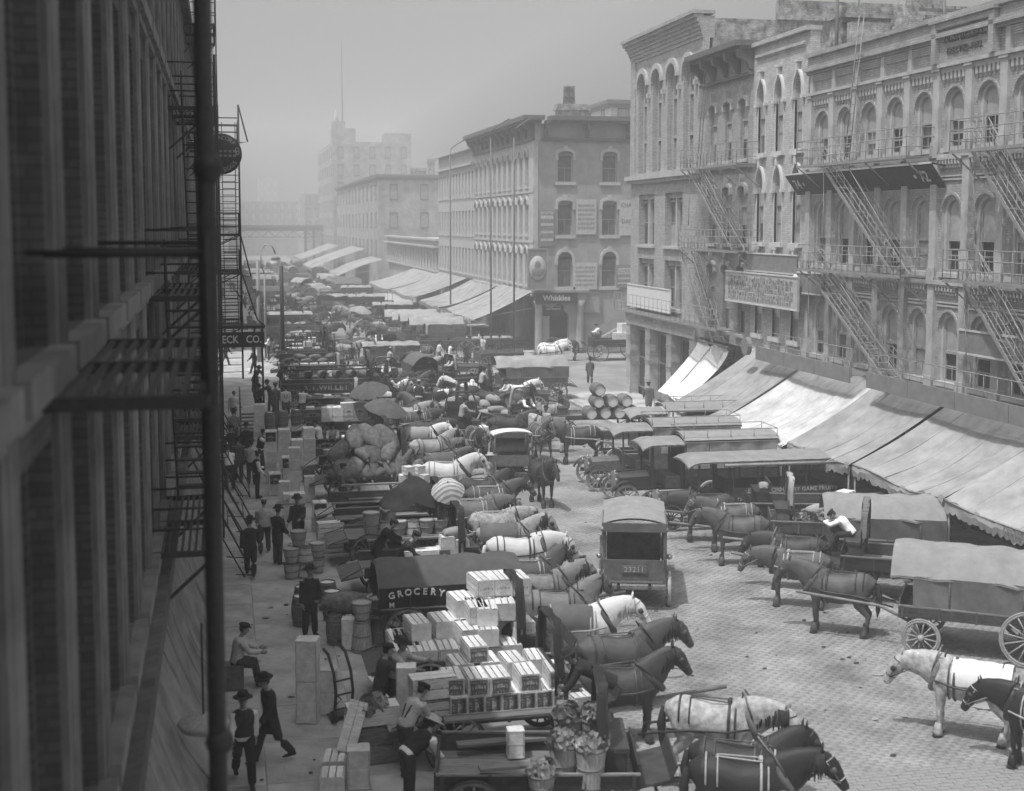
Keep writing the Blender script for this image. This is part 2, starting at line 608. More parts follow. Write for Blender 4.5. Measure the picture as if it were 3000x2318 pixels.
corb.box((-0.80, -0.10, 0.24), (0.80, 0.0, 0.32))
corb_me = corb.data('corbel_table', [None])
drop = MB()
for k in range(7):
    x_ = -0.66 + k*0.2
    drop.box((x_, -0.16, 0.12), (x_+0.09, 0.0, 0.28))
    drop.box((x_+0.015, -0.12, 0.0), (x_+0.075, 0.0, 0.12))
drop.box((-0.80, -0.17, 0.28), (0.80, 0.0, 0.36))
drop.box((-0.72, -0.05, -0.42), (0.72, 0.0, -0.36))
drop.box((-0.72, -0.06, -0.30), (0.72, 0.0, -0.25))
drop_me = drop.data('corbel_table', [None])
pil_me = {}
for fi, (z0, z1, ov, sp) in enumerate(floors):
    o1 = outline(-0.60, 0.60, ov, sp, 'round', 12)
    o2 = outline(-0.44, 0.44, ov, sp, 'round', 12)
    wall_me = bay_mesh(z0, z1, o1, o2)
    wu = window_unit('sh%d' % fi, o2, 0.22, 0.5 if fi == 0 else 0.55)
    sill = MB(); sill.box((-0.66, -0.12, ov-0.16), (0.66, 0.14, ov-0.002))
    sill_me = sill.data('sill', [None])
    pm = MB()
    pm.box((-0.21, -0.13, z0+0.02), (0.21, -0.001, z1-0.1))
    pm.box((-0.25, -0.18, z1-0.1), (0.25, -0.001, z1+0.1))
    pm.box((-0.25, -0.17, z0+0.02), (0.25, -0.131, z0+0.45))
    pme = pm.data('pilaster', [None])
    for i in range(NB):
        u = P0 + BW/2 + 0.05 + i*BW
        put('bay_wall', wall_me, [M_shields, M_shtrim], SH, (u, 0, 0))
        rr = R.random()
        wn = put_window(wu, SH, u, lower=(M_black if rr < 0.6 else M_glassl if rr < .75 else M_blind), upperm=(M_black if rr < .3 else M_glassl if rr < .6 else M_blind))
        put('sill', sill_me, M_shtrim, wn)
        put('pilaster', pme, M_shtrim, SH, (u - BW/2, 0, 0))
        put('corbel_table', corb_me if fi == 0 else drop_me, M_shtrim, SH, (u, 0, z1 - (0.42 if fi == 0 else 0.46)))
LSH = P0 + 0.05 + NB*BW
for z, h_, pr in ((15.7, 0.12, 0.2), (12.62, 0.14, 0.16), (8.3, 0.14, 0.2), (4.45, 0.17, 0.35)):
    m = MB(); m.box((0.0, -pr, z), (LSH, 0.0, z+h_)); m.box((0.0, -pr*0.55, z-0.1), (LSH, 0.0, z))
    put('string_course', m, M_shtrim, SH)
m = MB()
m.box((0, 0.0, 15.82), (LSH, 0.5, 17.2))
m.box((0, -0.30, 16.70), (LSH, 0.0, 16.86)); m.box((0, -0.16, 16.58), (LSH, 0.0, 16.70))
m.box((0, -0.10, 16.86), (LSH, 0.0, 17.3)); m.box((0, -0.22, 17.3), (LSH, 0.5, 17.46))
put('cornice', m, M_shields, SH)
for i in range(NB):
    u = P0 + 0.05 + BW/2 + i*BW
    if 4.6 < i < 6.6:
        continue
    m = MB()
    m.box((u-0.98, -0.13, 15.83), (u-0.72, 0, 16.57))
    for k in range(4):
        m.box((u-0.70, -0.11+0.02*k, 16.50-k*0.07), (u+0.96, 0, 16.555-k*0.07))
    put('frieze_panel', m, M_shtrim, SH)
m = MB()
ua, ub = 10.35, 14.15
m.box((ua, -0.12, 15.84), (ub, 0.0, 17.2)); m.box((ua-0.1, -0.36, 17.2), (ub+0.1, 0.0, 17.3))
m.box((ua, -0.3, 15.84), (ua+0.28, -0.12, 17.2)); m.box((ub-0.28, -0.3, 15.84), (ub, -0.12, 17.2)); m.box((ua+.28, -0.28, 16.98), (ub-.28, -0.12, 17.2))
put('name_panel', m, M_shields, SH)
M_carved = mat('shadow_toned_letters', 0.07, 0.85, 0.1, 5)  # dark tone stands for the shadows around the raised stone letters
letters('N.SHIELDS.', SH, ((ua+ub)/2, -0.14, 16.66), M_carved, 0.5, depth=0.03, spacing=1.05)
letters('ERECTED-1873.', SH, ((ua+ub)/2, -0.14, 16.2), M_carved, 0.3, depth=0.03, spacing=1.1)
m = MB(); m.box((0.0, 0.43, 4.4), (LSH, 12, 17.1)); m.box((0, 12, -0.04), (LSH, 12.3, 17.1)); m.box((0.001, .5, -.04), (.4, 12, 4.4))
put('party_wall', m, M_shields, SH)
# ground floor: posts, and a near-black wall whose colour holds the shade behind the awnings
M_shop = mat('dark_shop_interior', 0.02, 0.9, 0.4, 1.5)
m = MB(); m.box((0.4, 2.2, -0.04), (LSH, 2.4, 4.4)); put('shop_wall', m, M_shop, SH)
pm = MB(); pm.lathe([(0.16,0.16),(0.12,0.5),(0.10,3.9),(0.2,4.4)], 8); pme = pm.data('iron_column', [None])
for i in range(5):
    put('iron_column', pme, M_shtrim, SH, (0.6+i*4.1, 0.1, 0))

# ---- the narrow pale Gothic front
M_goth = mat('pale_painted_brick', 0.46, 0.85, 0.12, 1.4, bump=0.12, kind='brick')
M_gtrim = mat('white_painted_stone', 0.54, 0.8, 0.08, 3)
GO = building('narrow pale three bay front with white pointed window hoods', 58.9, 6.0)
gfl = [(13.1, 17.35, 13.6, 16.15), (9.2, 13.1, 9.55, 12.2), (4.5, 9.2, 5.3, 8.1)]
for z0, z1, ov, sp in gfl:
    o1 = outline(-0.42, 0.42, ov, sp, 'gothic', 10)
    m = MB(); wall_open(m, -1.0, 1.0, z0, z1, o1); reveal(m, o1, 0, 0.35)
    wme = m.data('bay_wall', [None])
    hm = MB(); hood(hm, o1, 0.13, -0.12, 0.0, legs=0.3)
    ap = max(p[1] for p in o1)
    hm.box((-0.09, -0.18, ap+0.05), (0.09, 0, ap+0.42)); hm.box((-0.20, -0.2, ap+0.42), (0.20, 0, ap+0.52))
    for sx in (-1, 1):
        hm.box((sx*0.52-0.13, -0.15, sp-0.42), (sx*0.52+0.13, 0, sp-0.28))
    hme = hm.data('window_hood', [None])
    jm = MB()
    for sx in (-1, 1):
        jm.box((sx*0.45-0.03, -0.03, ov), (sx*0.45+0.03, 0.1, sp-0.42))
    jme = jm.data('window_jamb', [None])
    sm = MB(); sm.box((-0.62, -0.16, ov-0.2), (0.62, 0.1, ov-0.002)); sme = sm.data('sill', [None])
    wu = window_unit('g', o1, 0.17, 0.5)
    for i in range(3):
        u = 1.0 + 2.0*i
        put('bay_wall', wme, M_goth, GO, (u, 0, 0))
        wn = put_window(wu, GO, u, lower=(M_blind if R.random() < .6 else M_glassl), upperm=M_blind)
        put('sill', sme, M_gtrim, wn); put('window_jamb', jme, M_gtrim, wn); put('window_hood', hme, M_gtrim, wn)
m = MB(); m.box((0, 0, 17.35), (6, 0.45, 18.62)); m.box((-0.06, -0.2, 18.5), (6.06, 0.5, 18.68)); m.box((0.35, -0.12, 17.98), (5.65, 0, 18.1)); m.box((0.35,-.06,17.9),(5.65,0,17.98))
put('parapet', m, M_goth, GO)
m = MB(); m.box((0, 0.36, 4.5), (6, 12, 17.34)); m.box((0, 2, -.04), (6, 2.3, 4.5)); put('party_wall', m, M_goth, GO)
m = MB(); m.box((0, -0.25, 4.3), (6, 0, 4.5)); put('string_course', m, M_gtrim, GO)

# ---- the bracketed front with the fire escape
M_bk = mat('brown_painted_brick', 0.34, 0.85, 0.14, 1.3, bump=0.12, kind='brick')
BB = building('plain brick front under a heavy dark bracketed cornice, between taller blocks', 65.7, 6.8)
for z0, z1, ov, sp in [(13.2, 17.0, 13.45, 16.1), (9.1, 13.2, 9.4, 12.0), (4.5, 9.1, 5.1, 8.2)]:
    o1 = outline(-0.46, 0.46, ov, sp, 'seg', 8)
    m = MB(); wall_open(m, -1.0, 1.0, z0, z1, o1); reveal(m, o1, 0, 0.35); wme = m.data('bay_wall', [None])
    hm = MB(); hood(hm, o1, 0.17, -0.14, 0.0, legs=0.25)
    hm.box((-0.09, -0.2, sp+0.2), (0.09, 0, sp+0.75))
    hme = hm.data('window_hood', [None])
    sm = MB(); sm.box((-0.58, -0.14, ov-0.15), (0.58, 0.1, ov-0.002)); sme = sm.data('sill', [None])
    wu = window_unit('b', o1, 0.17, 0.35)
    for i in range(3):
        u = 1.65 + 2.0*i
        put('bay_wall', wme, M_bk, BB, (u, 0, 0))
        wn = put_window(wu, BB, u, lower=(M_black if R.random() < .5 else M_glassl), upperm=M_blind)
        put('sill', sme, M_shtrim, wn); put('window_hood', hme, M_shtrim, wn)
m = MB()
m.box((0, 0, 4.5), (0.65, 0.3, 17.0)); m.box((6.65, 0, 4.5), (6.8, 0.3, 17.0)); m.box((0, 0, 17.0), (6.8, 0.3, 18.7)); m.box((0, 0.36, 4.5), (6.8, 12, 18.4)); m.box((0, 2, -.04), (6.8, 2.3, 4.5))
put('party_wall', m, M_bk, BB)
M_corn = mat('dark_tin_cornice', 0.12, 0.6, 0.2, 4)
m = MB(); m.box((-0.1, -1.0, 18.6), (6.9, 0.3, 18.86)); m.box((-0.05, -0.75, 18.45), (6.85, 0.0, 18.6)); m.box((0, -0.22, 17.3), (6.8, 0, 17.45))
put('cornice', m, M_corn, BB)
br = MB(); br.prism([(0,17.5),(-0.2,17.55),(-0.35,17.9),(-0.8,18.1),(-0.85,18.45),(0,18.45)], -0.12, 0.12, ax='x'); bme = br.data('cornice_bracket', [None])
for i in range(5):
    put('cornice_bracket', bme, M_corn, BB, (0.15+i*1.625, 0, 0))

# ---- the tall corner block with four giant arches
M_tall = mat('grey_pressed_brick', 0.38, 0.85, 0.12, 1.2, bump=0.1, kind='brick')
M_ttrim = mat('grey_stone_trim', 0.42, 0.85, 0.12, 2)
AA = building('tall corner block with four giant arches above paired shop windows', 77.9, 12.2)
o1 = outline(-0.80, 0.80, 13.35, 18.35, 'round', 14)
o2 = outline(-0.55, 0.55, 13.35, 18.35, 'round', 14)
m = MB(); wall_open(m, -1.315, 1.315, 13.2, 19.9, o1); reveal(m, o1, 0, 0.3); ring(m, o1, o2, 0.3); reveal(m, o2, 0.3, 0.5); wme = m.data('bay_wall', [None])
hm = MB(); hood(hm, o1, 0.28, -0.14, 0.0); hme = hm.data('arch_moulding', [None])
wus = [window_unit('a', outline(-0.5, 0.5, 13.4, 15.0), 0.45, 0.1, m_glass=M_glassl), window_unit('a', outline(-0.5, 0.5, 15.65, 17.2), 0.45, 0.1, m_glass=M_glassl)]
bl = MB(); fill(bl, o2, 0.48); bl.box((-0.55, 0.28, 15.1), (0.55, 0.47, 15.25)); bl.box((-0.55, 0.28, 17.25), (0.55, 0.47, 17.4)); bl.box((-0.25, 0.44, 15.3), (0.25, 0.47, 15.6)); bme = bl.data('spandrel_panel', [None])
for i in range(4):
    u = 0.84 + 1.315 + 2.63*i
    put('bay_wall', wme, M_tall, AA, (u, 0, 0)); put('arch_moulding', hme, M_ttrim, AA, (u, 0, 0)); put('spandrel_panel', bme, M_blind, AA, (u, 0, 0))
    for wu in wus:
        put_window(wu, AA, u, lower=(M_blind if (i+len(wu)) % 3 else M_glassl), upperm=M_blind, y=0.0)
    m = MB(); m.box((u+1.315-0.14, -0.2, 17.6), (u+1.315+0.14, 0, 17.85)); put('impost_block', m, M_ttrim, AA)
for a_, b_ in (((0, -0.08, 13.2), (0.84, 0.3, 19.9)), ((11.36, 0, 13.2), (12.2, 0.3, 19.9)), ((0, 0, 19.9), (12.2, 0.6, 21.0))):
    m = MB(); m.box(a_, b_); put('pier' if a_[2] < 15 else 'parapet', m, M_tall, AA)
m = MB()
for k, (z, pr) in enumerate(((19.9, 0.06), (20.1, 0.12), (20.3, 0.18), (20.5, 0.26), (20.7, 0.36), (20.9, 0.5))):
    m.box((-pr*0.8, -pr, z), (12.2, 0.0, z+0.2))
m.box((-0.5, -0.62, 21.1), (12.25, 0.6, 21.28))
put('cornice', m, M_tall, AA)
m = MB(); m.box((-0.3, -0.35, 12.95), (12.2, 0, 13.2)); m.box((-0.2, -0.2, 12.75), (12.2, 0, 12.95)); put('string_course', m, M_ttrim, AA)
# two storeys of paired windows
for z0, z1, ov, top in ((8.55, 12.75, 9.15, 11.75), (5.25, 8.55, 5.7, 8.0)):
    o = outline(-1.45, 1.45, ov, top + 0.35)
    m = MB(); wall_open(m, -2.4, 2.4, z0, z1, o); reveal(m, o, 0, 0.4); wme = m.data('bay_wall', [None])
    hb = MB(); hb.box((-1.45, 0.2, top+0.05), (1.45, 0.4, top+0.35)); hb.box((-0.11, 0.15, ov), (0.11, 0.4, top+0.05)); hbm = hb.data('window_mullion', [None])
    sm = MB(); sm.box((-1.6, -0.14, ov-0.16), (1.6, 0.15, ov-0.002)); sme = sm.data('sill', [None])
    wu = window_unit('a2', outline(-0.65, 0.65, ov, top), 0.36, 0.04, m_glass=M_glassl)
    for i in range(2):
        u = 3.05 + i*4.8
        put('bay_wall', wme, M_tall, AA, (u, 0, 0)); put('sill', sme, M_ttrim, AA, (u, 0, 0)); put('window_mullion', hbm, M_ttrim, AA, (u, 0, 0))
        for dx in (-0.78, 0.78):
            put_window(wu, AA, u+dx, lower=(M_glass if R.random() < .6 else M_blind), upperm=M_glassl)
for a_, b_ in (((0, 0, 5.25), (0.65, 0.3, 12.75)), ((10.25, 0, 5.25), (12.2, 0.3, 12.75))):
    m = MB(); m.box(a_, b_); put('pier', m, M_tall, AA)
m = MB(); m.box((-0.05, -0.3, 4.35), (12.2, 0.3, 5.05)); m.box((-0.2, -0.48, 5.05), (12.2, 0.3, 5.25)); put('shop_fascia', m, M_ttrim, AA)
letters('SALES R', AA, (4.6, -0.34, 4.83), M_gtrim, 0.36, depth=0.03, spacing=1.6, sx=1.5)
pm = MB(); pm.box((-0.42, -0.25, 0), (0.42, 0.3, 4.35)); pm.box((-0.48, -0.3, 0), (0.48, -0.25, 0.6))
for z in (1.2, 1.35, 2.3, 2.45, 3.5, 3.65):
    pm.box((-0.45, -0.28, z), (0.45, -0.25, z+0.07))
pme = pm.data('shop_pier', [None])
for u in (0.45, 4.2, 8.0, 11.75):
    put('shop_pier', pme, M_ttrim, AA, (u, 0, 0))
wu = window_unit('shop', outline(-1.4, 1.4, 0.55, 4.3), 0.35, 0.06, m_glass=M_glass, m_frame=M_sash)
for u in (2.3, 6.1, 9.9):
    put_window(wu, AA, u)
M_pbrick = mat('patchy_party_brick', 0.30, 0.95, 0.5, 2.2, bump=0.3, kind='brick')
m = MB(); m.box((0, 0.51, 0), (12.19, 26, 20.9)); put('party_wall', m, M_pbrick, AA)
m = MB(); m.box((12.0, 4, 20.9), (12.4, 18, 21.9)); m.box((11.6, 11, 20.9), (12.7, 13.2, 23.0)); put('chimney', m, M_pbrick, AA)

# ---- chimneys and walls on the roofs
def chimney(label, x, y, z, wx, wy, h_):
    m = MB(); m.cbox((0, 0, h_/2), (wx, wy, h_)); root = thing('chimney', label, 'chimney', (x, y, z))
    put('brick_shaft', m, M_pbrick, root)
    m = MB(); m.cbox((0, 0, h_+0.1), (wx+0.3, wy+0.3, 0.2)); m.cbox((0, 0, h_+0.35), (wx+0.16, wy+0.16, 0.3)); put('cap', m, M_pbrick, root)
    return root
X_, Z_ = ony(2520, 60, 55)
chimney('broad brick chimney with a stepped cap behind the arched block', X_, 55, 16.9, 2.3, 1.2, 2.4)
X_, Z_ = ony(2720, 66, 52)
chimney('low brick chimney half hidden by the parapet of the arched block', X_, 52, 17.2, 2.2, 1.2, 1.3)
m = MB(); m.box((26.2, 53.0, 16.5), (31, 53.4, 18.9)); tag(put('party_wall', m, M_pbrick), 'stepped brick party wall rising between the pale front and the arched block', 'wall')
def pole(name, label, cat, x, y, z0, z1, r0, r1, m_, cross=(), group=None):
    b_ = MB(); b_.lathe([(r0, z0), ((r0+r1)/2, (z0+z1)/2), (r1, z1)], 8)
    root = thing(name, label, cat, (x, y, 0), group=group)
    put('shaft', b_, m_, root)
    for z, l in cross:
        c = MB(); c.cbox((0, 0, z), (l, 0.1, 0.12))
        for k in range(5):
            c.cbox((-l/2+0.12+k*(l-0.24)/4, 0, z+0.12), (0.06, 0.06, 0.12))
        put('crossarm', c, m_, root)
    return root
X_, _ = ony(2452, 60, 54); pole('roof_pole', 'plain mast on the roof beside the broad brick chimney', 'mast', X_, 54, 16.5, 21, 0.1, 0.07, M_corn)
X_, _ = ony(2515, 40, 57); pole('roof_pole', 'thin mast standing behind the broad brick chimney', 'mast', X_, 57, 17, 22, 0.05, 0.04, M_corn)
X_, _ = ony(2765, 40, 50); pole('telegraph_pole', 'roof telegraph pole with crossarms near the name panel', 'pole', X_, 50, 17, 19.4, 0.1, 0.08, M_corn, ((19.0, 2.2), (18.6, 1.8)))
# ---------------------------------------------------------------- the corner saloon building across the side street
M_eb = mat('grey_plastered_brick', 0.29, 0.85, 0.16, 0.7, bump=0.1)
M_estone = mat('pale_stone_front', 0.42, 0.85, 0.12, 1.2)
EYc = 103.6
EF = building('pale stone front with rows of narrow hooded windows and a heavy dark corner cornice', 129.4, 25.8)
EW = 25.8
rows = [(13.0, 17.0, 13.35, 15.75), (9.0, 13.0, 9.45, 11.9), (4.9, 9.0, 5.35, 7.9)]
M_ewin = mat('shaded_window_head', 0.06, 0.5, 0.2, 3)
def simple_rows(root, rows, W, n, ow, kind, mw, mt, hoodw=0.14, u_off=0.0, end=0.0):
    bw = (W - end) / n
    for z0, z1, ov, sp in rows:
        o = outline(-ow/2, ow/2, ov, sp, kind, 6)
        m = MB(); wall_open(m, -bw/2, bw/2, z0, z1, o); reveal(m, o, 0, 0.3); wme = m.data('bay_wall', [None])
        wu = MB(); wu.box((-ow/2, 0.2, ov), (ow/2, 0.3, ov+0.07)); wu.box((-ow/2, 0.2, (ov+sp)/2-.04), (ow/2, 0.3, (ov+sp)/2+0.04)); wu.box((-ow/2, .2, ov+.07), (-ow/2+.07, .3, sp)); wu.box((ow/2-.07, .2, ov+.07), (ow/2, .3, sp))
        wum = wu.data('window', [None])
        g = MB(); fill(g, o, 0.28); gme = g.data('pane', [None])
        hm = MB()
        if hoodw:
            hood(hm, o, hoodw, -0.16, 0.0)
            hm.box((-0.08, -0.2, max(p[1] for p in o)), (0.08, 0, max(p[1] for p in o)+0.25))
        hme = hm.data('window_hood', [None]) if hm.f else None
        sm = MB(); sm.box((-ow/2-0.1, -0.12, ov-0.14), (ow/2+0.1, 0.05, ov-0.002)); sme = sm.data('sill', [None])
        for i in range(n):
            u = u_off + bw*(i+0.5)
            put('bay_wall', wme, mw, root, (u, 0, 0))
            w_ = put('window', wum, M_sash, root, (u, 0, 0))
            put('pane', gme, M_blind if R.random() < .5 else M_glassl, w_)
            put('sill', sme, mt, w_)
            if hme:
                put('window_hood', hme, mt, w_)
simple_rows(EF, rows, EW, 11, 1.15, 'round', M_estone, M_estone, 0.2, end=1.6)
m = MB(); m.box((EW-1.6, -0.08, 4.9), (EW, 0.3, 17.0)); m.box((0, 0, 17.0), (EW, .5, 18.4)); put('corner_pier', m, M_estone, EF)
m = MB(); m.box((0, -0.25, 4.6), (EW, 0, 4.9))
for z in (8.85, 12.85):
    m.box((0, -0.12, z), (EW, 0, z+0.15))
put('string_course', m, M_estone, EF)
m = MB(); m.box((-0.2, -1.1, 18.5), (EW+1.1, 0.6, 18.85)); m.box((-0.1, -0.85, 18.3), (EW+.85, .4, 18.5)); m.box((0, -0.2, 16.95), (EW+.2, 0, 17.15)); m.box((-.05,-.06,17.15),(EW+.06,0,18.3))
put('cornice', m, M_corn, EF)
br = MB(); br.prism([(0,17.2),(-0.2,17.25),(-0.35,17.7),(-0.75,17.95),(-0.8,18.3),(0,18.3)], -0.14, 0.14, ax='x'); bme = br.data('cornice_bracket', [None])
for i in range(12):
    put('cornice_bracket', bme, M_corn, EF, (0.3+i*(EW-0.6)/11, 0, 0))
m = MB(); m.box((0, 0.31, 4.5), (EW-.9, 14, 18.2)); m.box((0, 1.6, -.04), (EW-.9, 1.9, 4.5)); put('party_wall', m, M_eb, EF)
# side wall facing the side street
ES = thing('saloon_side_wall', 'broad plastered side wall with white arched window hoods and painted signs', 'building', (XF+0.31, EYc+0.05, 0), 0)
SW = 26.0
cols = [ony(1656, 600, EYc)[0]-XF-.31, ony(1786, 600, EYc)[0]-XF-.31]
cols += [cols[1] + (cols[1]-cols[0])*k for k in (1, 2, 3)]
edges = [0] + [(cols[i]+cols[i+1])/2 for i in range(4)] + [SW]
for z0, z1, ov, sp, kd in ((12.9, 17.2, 13.7, 15.9, 'seg'), (8.7, 12.9, 9.45, 12.0, 'seg'), (4.4, 8.7, 5.3, 7.55, 'round')):
    o = outline(-0.6, 0.6, ov, sp, kd, 10)
    wu = window_unit('es', o, 0.28, 0.12, m_glass=M_glassl, m_frame=M_sash)
    hm = MB(); hood(hm, o, 0.24, -0.14, 0.0, legs=0.5); ap = max(p[1] for p in o); hm.box((-0.16, -0.2, ap-0.02), (0.16, 0, ap+0.42)); hme = hm.data('window_hood', [None])
    sm = MB(); sm.box((-0.85, -0.16, ov-0.25), (0.85, 0.1, ov-0.002)); sme = sm.data('sill', [None])
    for i, u in enumerate(cols):
        m = MB(); wall_open(m, edges[i]-u, edges[i+1]-u, z0, z1, o); reveal(m, o, 0, 0.25); put('bay_wall', m, M_eb, ES, (u, 0, 0))
        wn = put_window(wu, ES, u, lower=M_glassl, upperm=M_glassl); put('window_hood', hme, M_estone, wn); put('sill', sme, M_estone, wn)
m = MB(); m.box((0, 0, 17.2), (SW, 0.3, 18.3)); m.box((3.2, 0, -.04), (SW, .3, 4.4)); put('plain_wall', m, M_eb, ES)
m = MB(); m.box((0.8, -1.1, 18.5), (SW, 0.3, 18.85)); m.box((0.5, -.85, 18.3), (SW, 0, 18.5)); m.box((0.2, -.2, 16.95), (SW, 0, 17.15)); put('cornice', m, M_corn, ES)
for i in range(8):
    put('cornice_bracket', bme, M_corn, ES, (0.6+i*3.4, 0, 0))
chimney('brick chimney with two pots on the saloon building roof', ony(1675, 350, 108)[0], 108, 18.6, 2.6, 0.9, 1.1)
for k in (0, 1):
    m = MB(); m.lathe([(0.3, 0), (0.24, 1.5), (0.3, 1.6)], 10); x_ = ony(1659+k*16, 330, 108)[0]
    tag(put('chimney_pot', m, M_pbrick, None, (x_, 108, 20.1)), 'tall round pot on the saloon chimney, %s one' % ('nearer the corner' if k == 0 else 'farther from the corner'), 'chimney pot')
# painted boards on the side wall
M_sign = mat('faded_white_signboard', 0.42, 0.85, 0.12, 3)
M_signg = mat('grey_signboard', 0.20, 0.85, 0.12, 3)
M_signd = mat('dark_signboard', 0.03, 0.6, 0.25, 4)
M_scrib = mat('worn_sign_lettering', 0.18, 0.8, 0.9, 9, lo=0.02)
def wall_sign(label, a, b_, Y, thick, m_, lines=(), lm=None, frame=None, scrib=0, name='signboard'):
    x0, z1 = ony(a[0], a[1], Y); x1, _ = ony(b_[0], a[1], Y); _, z0 = ony(b_[0], b_[1], Y)
    r_ = thing(name, label, 'sign', ((x0+x1)/2, Y, (z0+z1)/2))
    w_, h_ = x1-x0, z1-z0
    m = MB(); m.cbox((0, 0, 0), (w_, thick, h_)); put('board', m, m_, r_)
    if frame:
        f = MB()
        for sx in (-1, 1):
            f.cbox((sx*w_/2, -thick/2-.01, 0), (0.1, 0.08, h_+.1)); f.cbox((0, -thick/2-.012, sx*h_/2), (w_-.1, 0.08, 0.1))
        put('frame', f, frame, r_)
    for t, fy, sz in lines:
        letters(t, r_, (0, -thick/2-0.012, h_*fy), lm, sz*h_, depth=0.008)
    for k in range(scrib):
        z = h_*(0.32 - 0.64*k/max(1, scrib-1))
        s_ = MB(); x = -w_*.4
        rr = random.Random(k+len(label))
        while x < w_*.38:
            l = rr.uniform(.05, .16)*w_*.5; s_.box((x, -thick/2-.012, z-h_*.035), (min(x+l, w_*.42), -thick/2-.002, z+h_*.035)); x += l + .03*w_
        put('worn_lettering', s_, lm, r_)
    return r_
Yw = EYc - 0.06
wall_sign('grey board lettered SOUTH HAVEN at the saloon building corner', (1580, 616), (1624, 722), Yw, 0.1, M_signg, (('SOUTH', .42, .11), ('HAVEN', .28, .11)), M_gtrim, scrib=4)
wall_sign('pale painted board between the middle storey windows of the plastered wall', (1688, 584), (1747, 687), Yw, 0.1, M_sign, (), M_signg, scrib=6)
wall_sign('tall white board right of the middle storey windows, partly behind the tall corner block', (1815, 586), (1860, 690), Yw, 0.1, M_sign, (('CHAS', .36, .15), ('DAN', -.1, .15)), M_signg)
wall_sign('pale board with a round emblem between the lower arched windows', (1679, 770), (1749, 848), Yw, 0.1, M_sign, (), M_signg, scrib=5)
wall_sign('grey board lettered STENCILS near the tall corner block', (1806, 776), (1850, 842), Yw, 0.1, M_signg, (('STENCILS', .2, .14),), M_gtrim, scrib=4)
wall_sign('framed blank grey notice board over the outside stair', (1692, 860), (1758, 916), Yw, 0.1, M_eb, (), None, frame=M_signg)
r_ = wall_sign('upright sign with a pale oval portrait hung at the saloon corner', (1546, 730), (1603, 848), EYc - 1.0, 0.14, M_signg, (), M_gtrim, frame=M_eb)
m = MB(); m.lathe([(0.001, -0.02), (0.72, -0.02), (0.74, 0.02), (0.001, .02)], 20, (0, -0.1, 0), axis='y'); put('oval_medallion', m, M_sign, r_, (0, 0, .1), scale=(.95, 1, 1.3))
m = MB(); m.ball((0, -0.13, 0.35), (0.26, 0.03, 0.33), 12, 6); m.ball((0, -0.13, -0.2), (0.5, 0.03, 0.36), 12, 6); put('portrait_bust', m, M_signg, r_)
wall_sign('dark fascia lettered Whiskies in script over the saloon door', (1567, 860), (1689, 888), EYc-.5, 0.6, M_signd, (('Whiskies', .02, .75),), M_gtrim)
wall_sign('dark panel lettered OLD RESERVE above the saloon doorway', (1588, 893), (1651, 925), EYc-.2, 0.3, M_signd, (("CHAPIN & GORE'S", .36, .17), ('OLD RESERVE', .12, .22)), M_gtrim, scrib=0)
# saloon door front
r_ = thing('saloon_doorway', 'saloon corner doorway with thick posts and a draped lintel', 'doorway', (XF+.2, EYc-.35, 0.15))
m = MB()
for x_ in (0.1, 3.5):
    m.lathe([(0.42, 0), (0.34, 0.3), (0.30, 3.6), (0.45, 4.1)], 10, (x_, 0, 0))
put('door_post', m, M_eb, r_)
m = MB(); m.box((-.2, -.1, 4.1), (4.0, .55, 4.75)); m.box((-.4, -.3, 4.75), (4.2, .6, 4.95)); put('lintel', m, M_eb, r_)
o = outline(1.0, 2.6, 0, 2.6, 'round'); m = MB(); wall_open(m, .4, 3.2, 0, 4.1, o); reveal(m, o, 0, .5); put('door_arch', m, M_eb, r_, (0, .1, 0))
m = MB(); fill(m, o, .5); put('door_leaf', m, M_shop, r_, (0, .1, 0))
m = MB(); m.grid(lambda a, c: (.3+3.0*a, -.05, 4.08-(.18+.34*abs(math.sin(a*math.pi*2)))*c), 20, 2); put('drapery', m, M_canvas, r_)
# outside stair with balustrade
r_ = thing('outside_stair', 'stone stair with a white balustrade climbing the saloon side wall', 'stair', (0, EYc-.9, 0))
xs0, _ = ony(1765, 975, EYc-.9); xs1 = xs0 + 4.6
for k in range(10):
    m = MB(); m.box((xs0+k*.42, 0, 0.1), (xs0+k*.42+.42, 1.1, .4+.22*k)); put('stair_tread', m, M_eb, r_)
m = MB(); m.beam((xs0, -.05, 1.35), (xs1, -.05, 3.75), .12, .12); m.beam((xs0, -.05, .5), (xs1, -.05, 2.9), .1, .2)
for k in range(18):
    t = k/17; m.beam((xs0+(xs1-xs0)*t, -.05, .5+2.4*t), (xs0+(xs1-xs0)*t, -.05, 1.35+2.4*t), .07)
put('balustrade', m, M_gtrim, r_)

# ---- second, lower front, one-storey range, the buildings beyond
E2 = building('pale long front with a plain low cornice beside the hooded one', 151.6, 22.1)
simple_rows(E2, [(12.6, 16.2, 13.1, 15.6), (8.8, 12.6, 9.2, 11.7), (4.9, 8.8, 5.3, 7.9)], 22.1, 12, 1.0, 'flat', M_estone, M_estone, 0)
m = MB(); m.box((0, 0, 16.2), (22.1, .4, 18.0)); m.box((-.1, -.5, 17.7), (22.1, .4, 18.0)); m.box((0, .31, 4.5), (22.1, 14, 17.9)); m.box((0, 1.6, -.04), (22.1, 1.9, 4.5)); m.box((0, -.3, 16.2), (22.1, 0, 16.4))
put('cornice', m, M_estone, E2)
FF = building('low two storey pale range between the long front and the darker corner block', 201, 49.4)
simple_rows(FF, [(4.6, 7.3, 4.9, 6.7)], 49.4, 20, 1.2, 'round', M_estone, M_estone, 0)
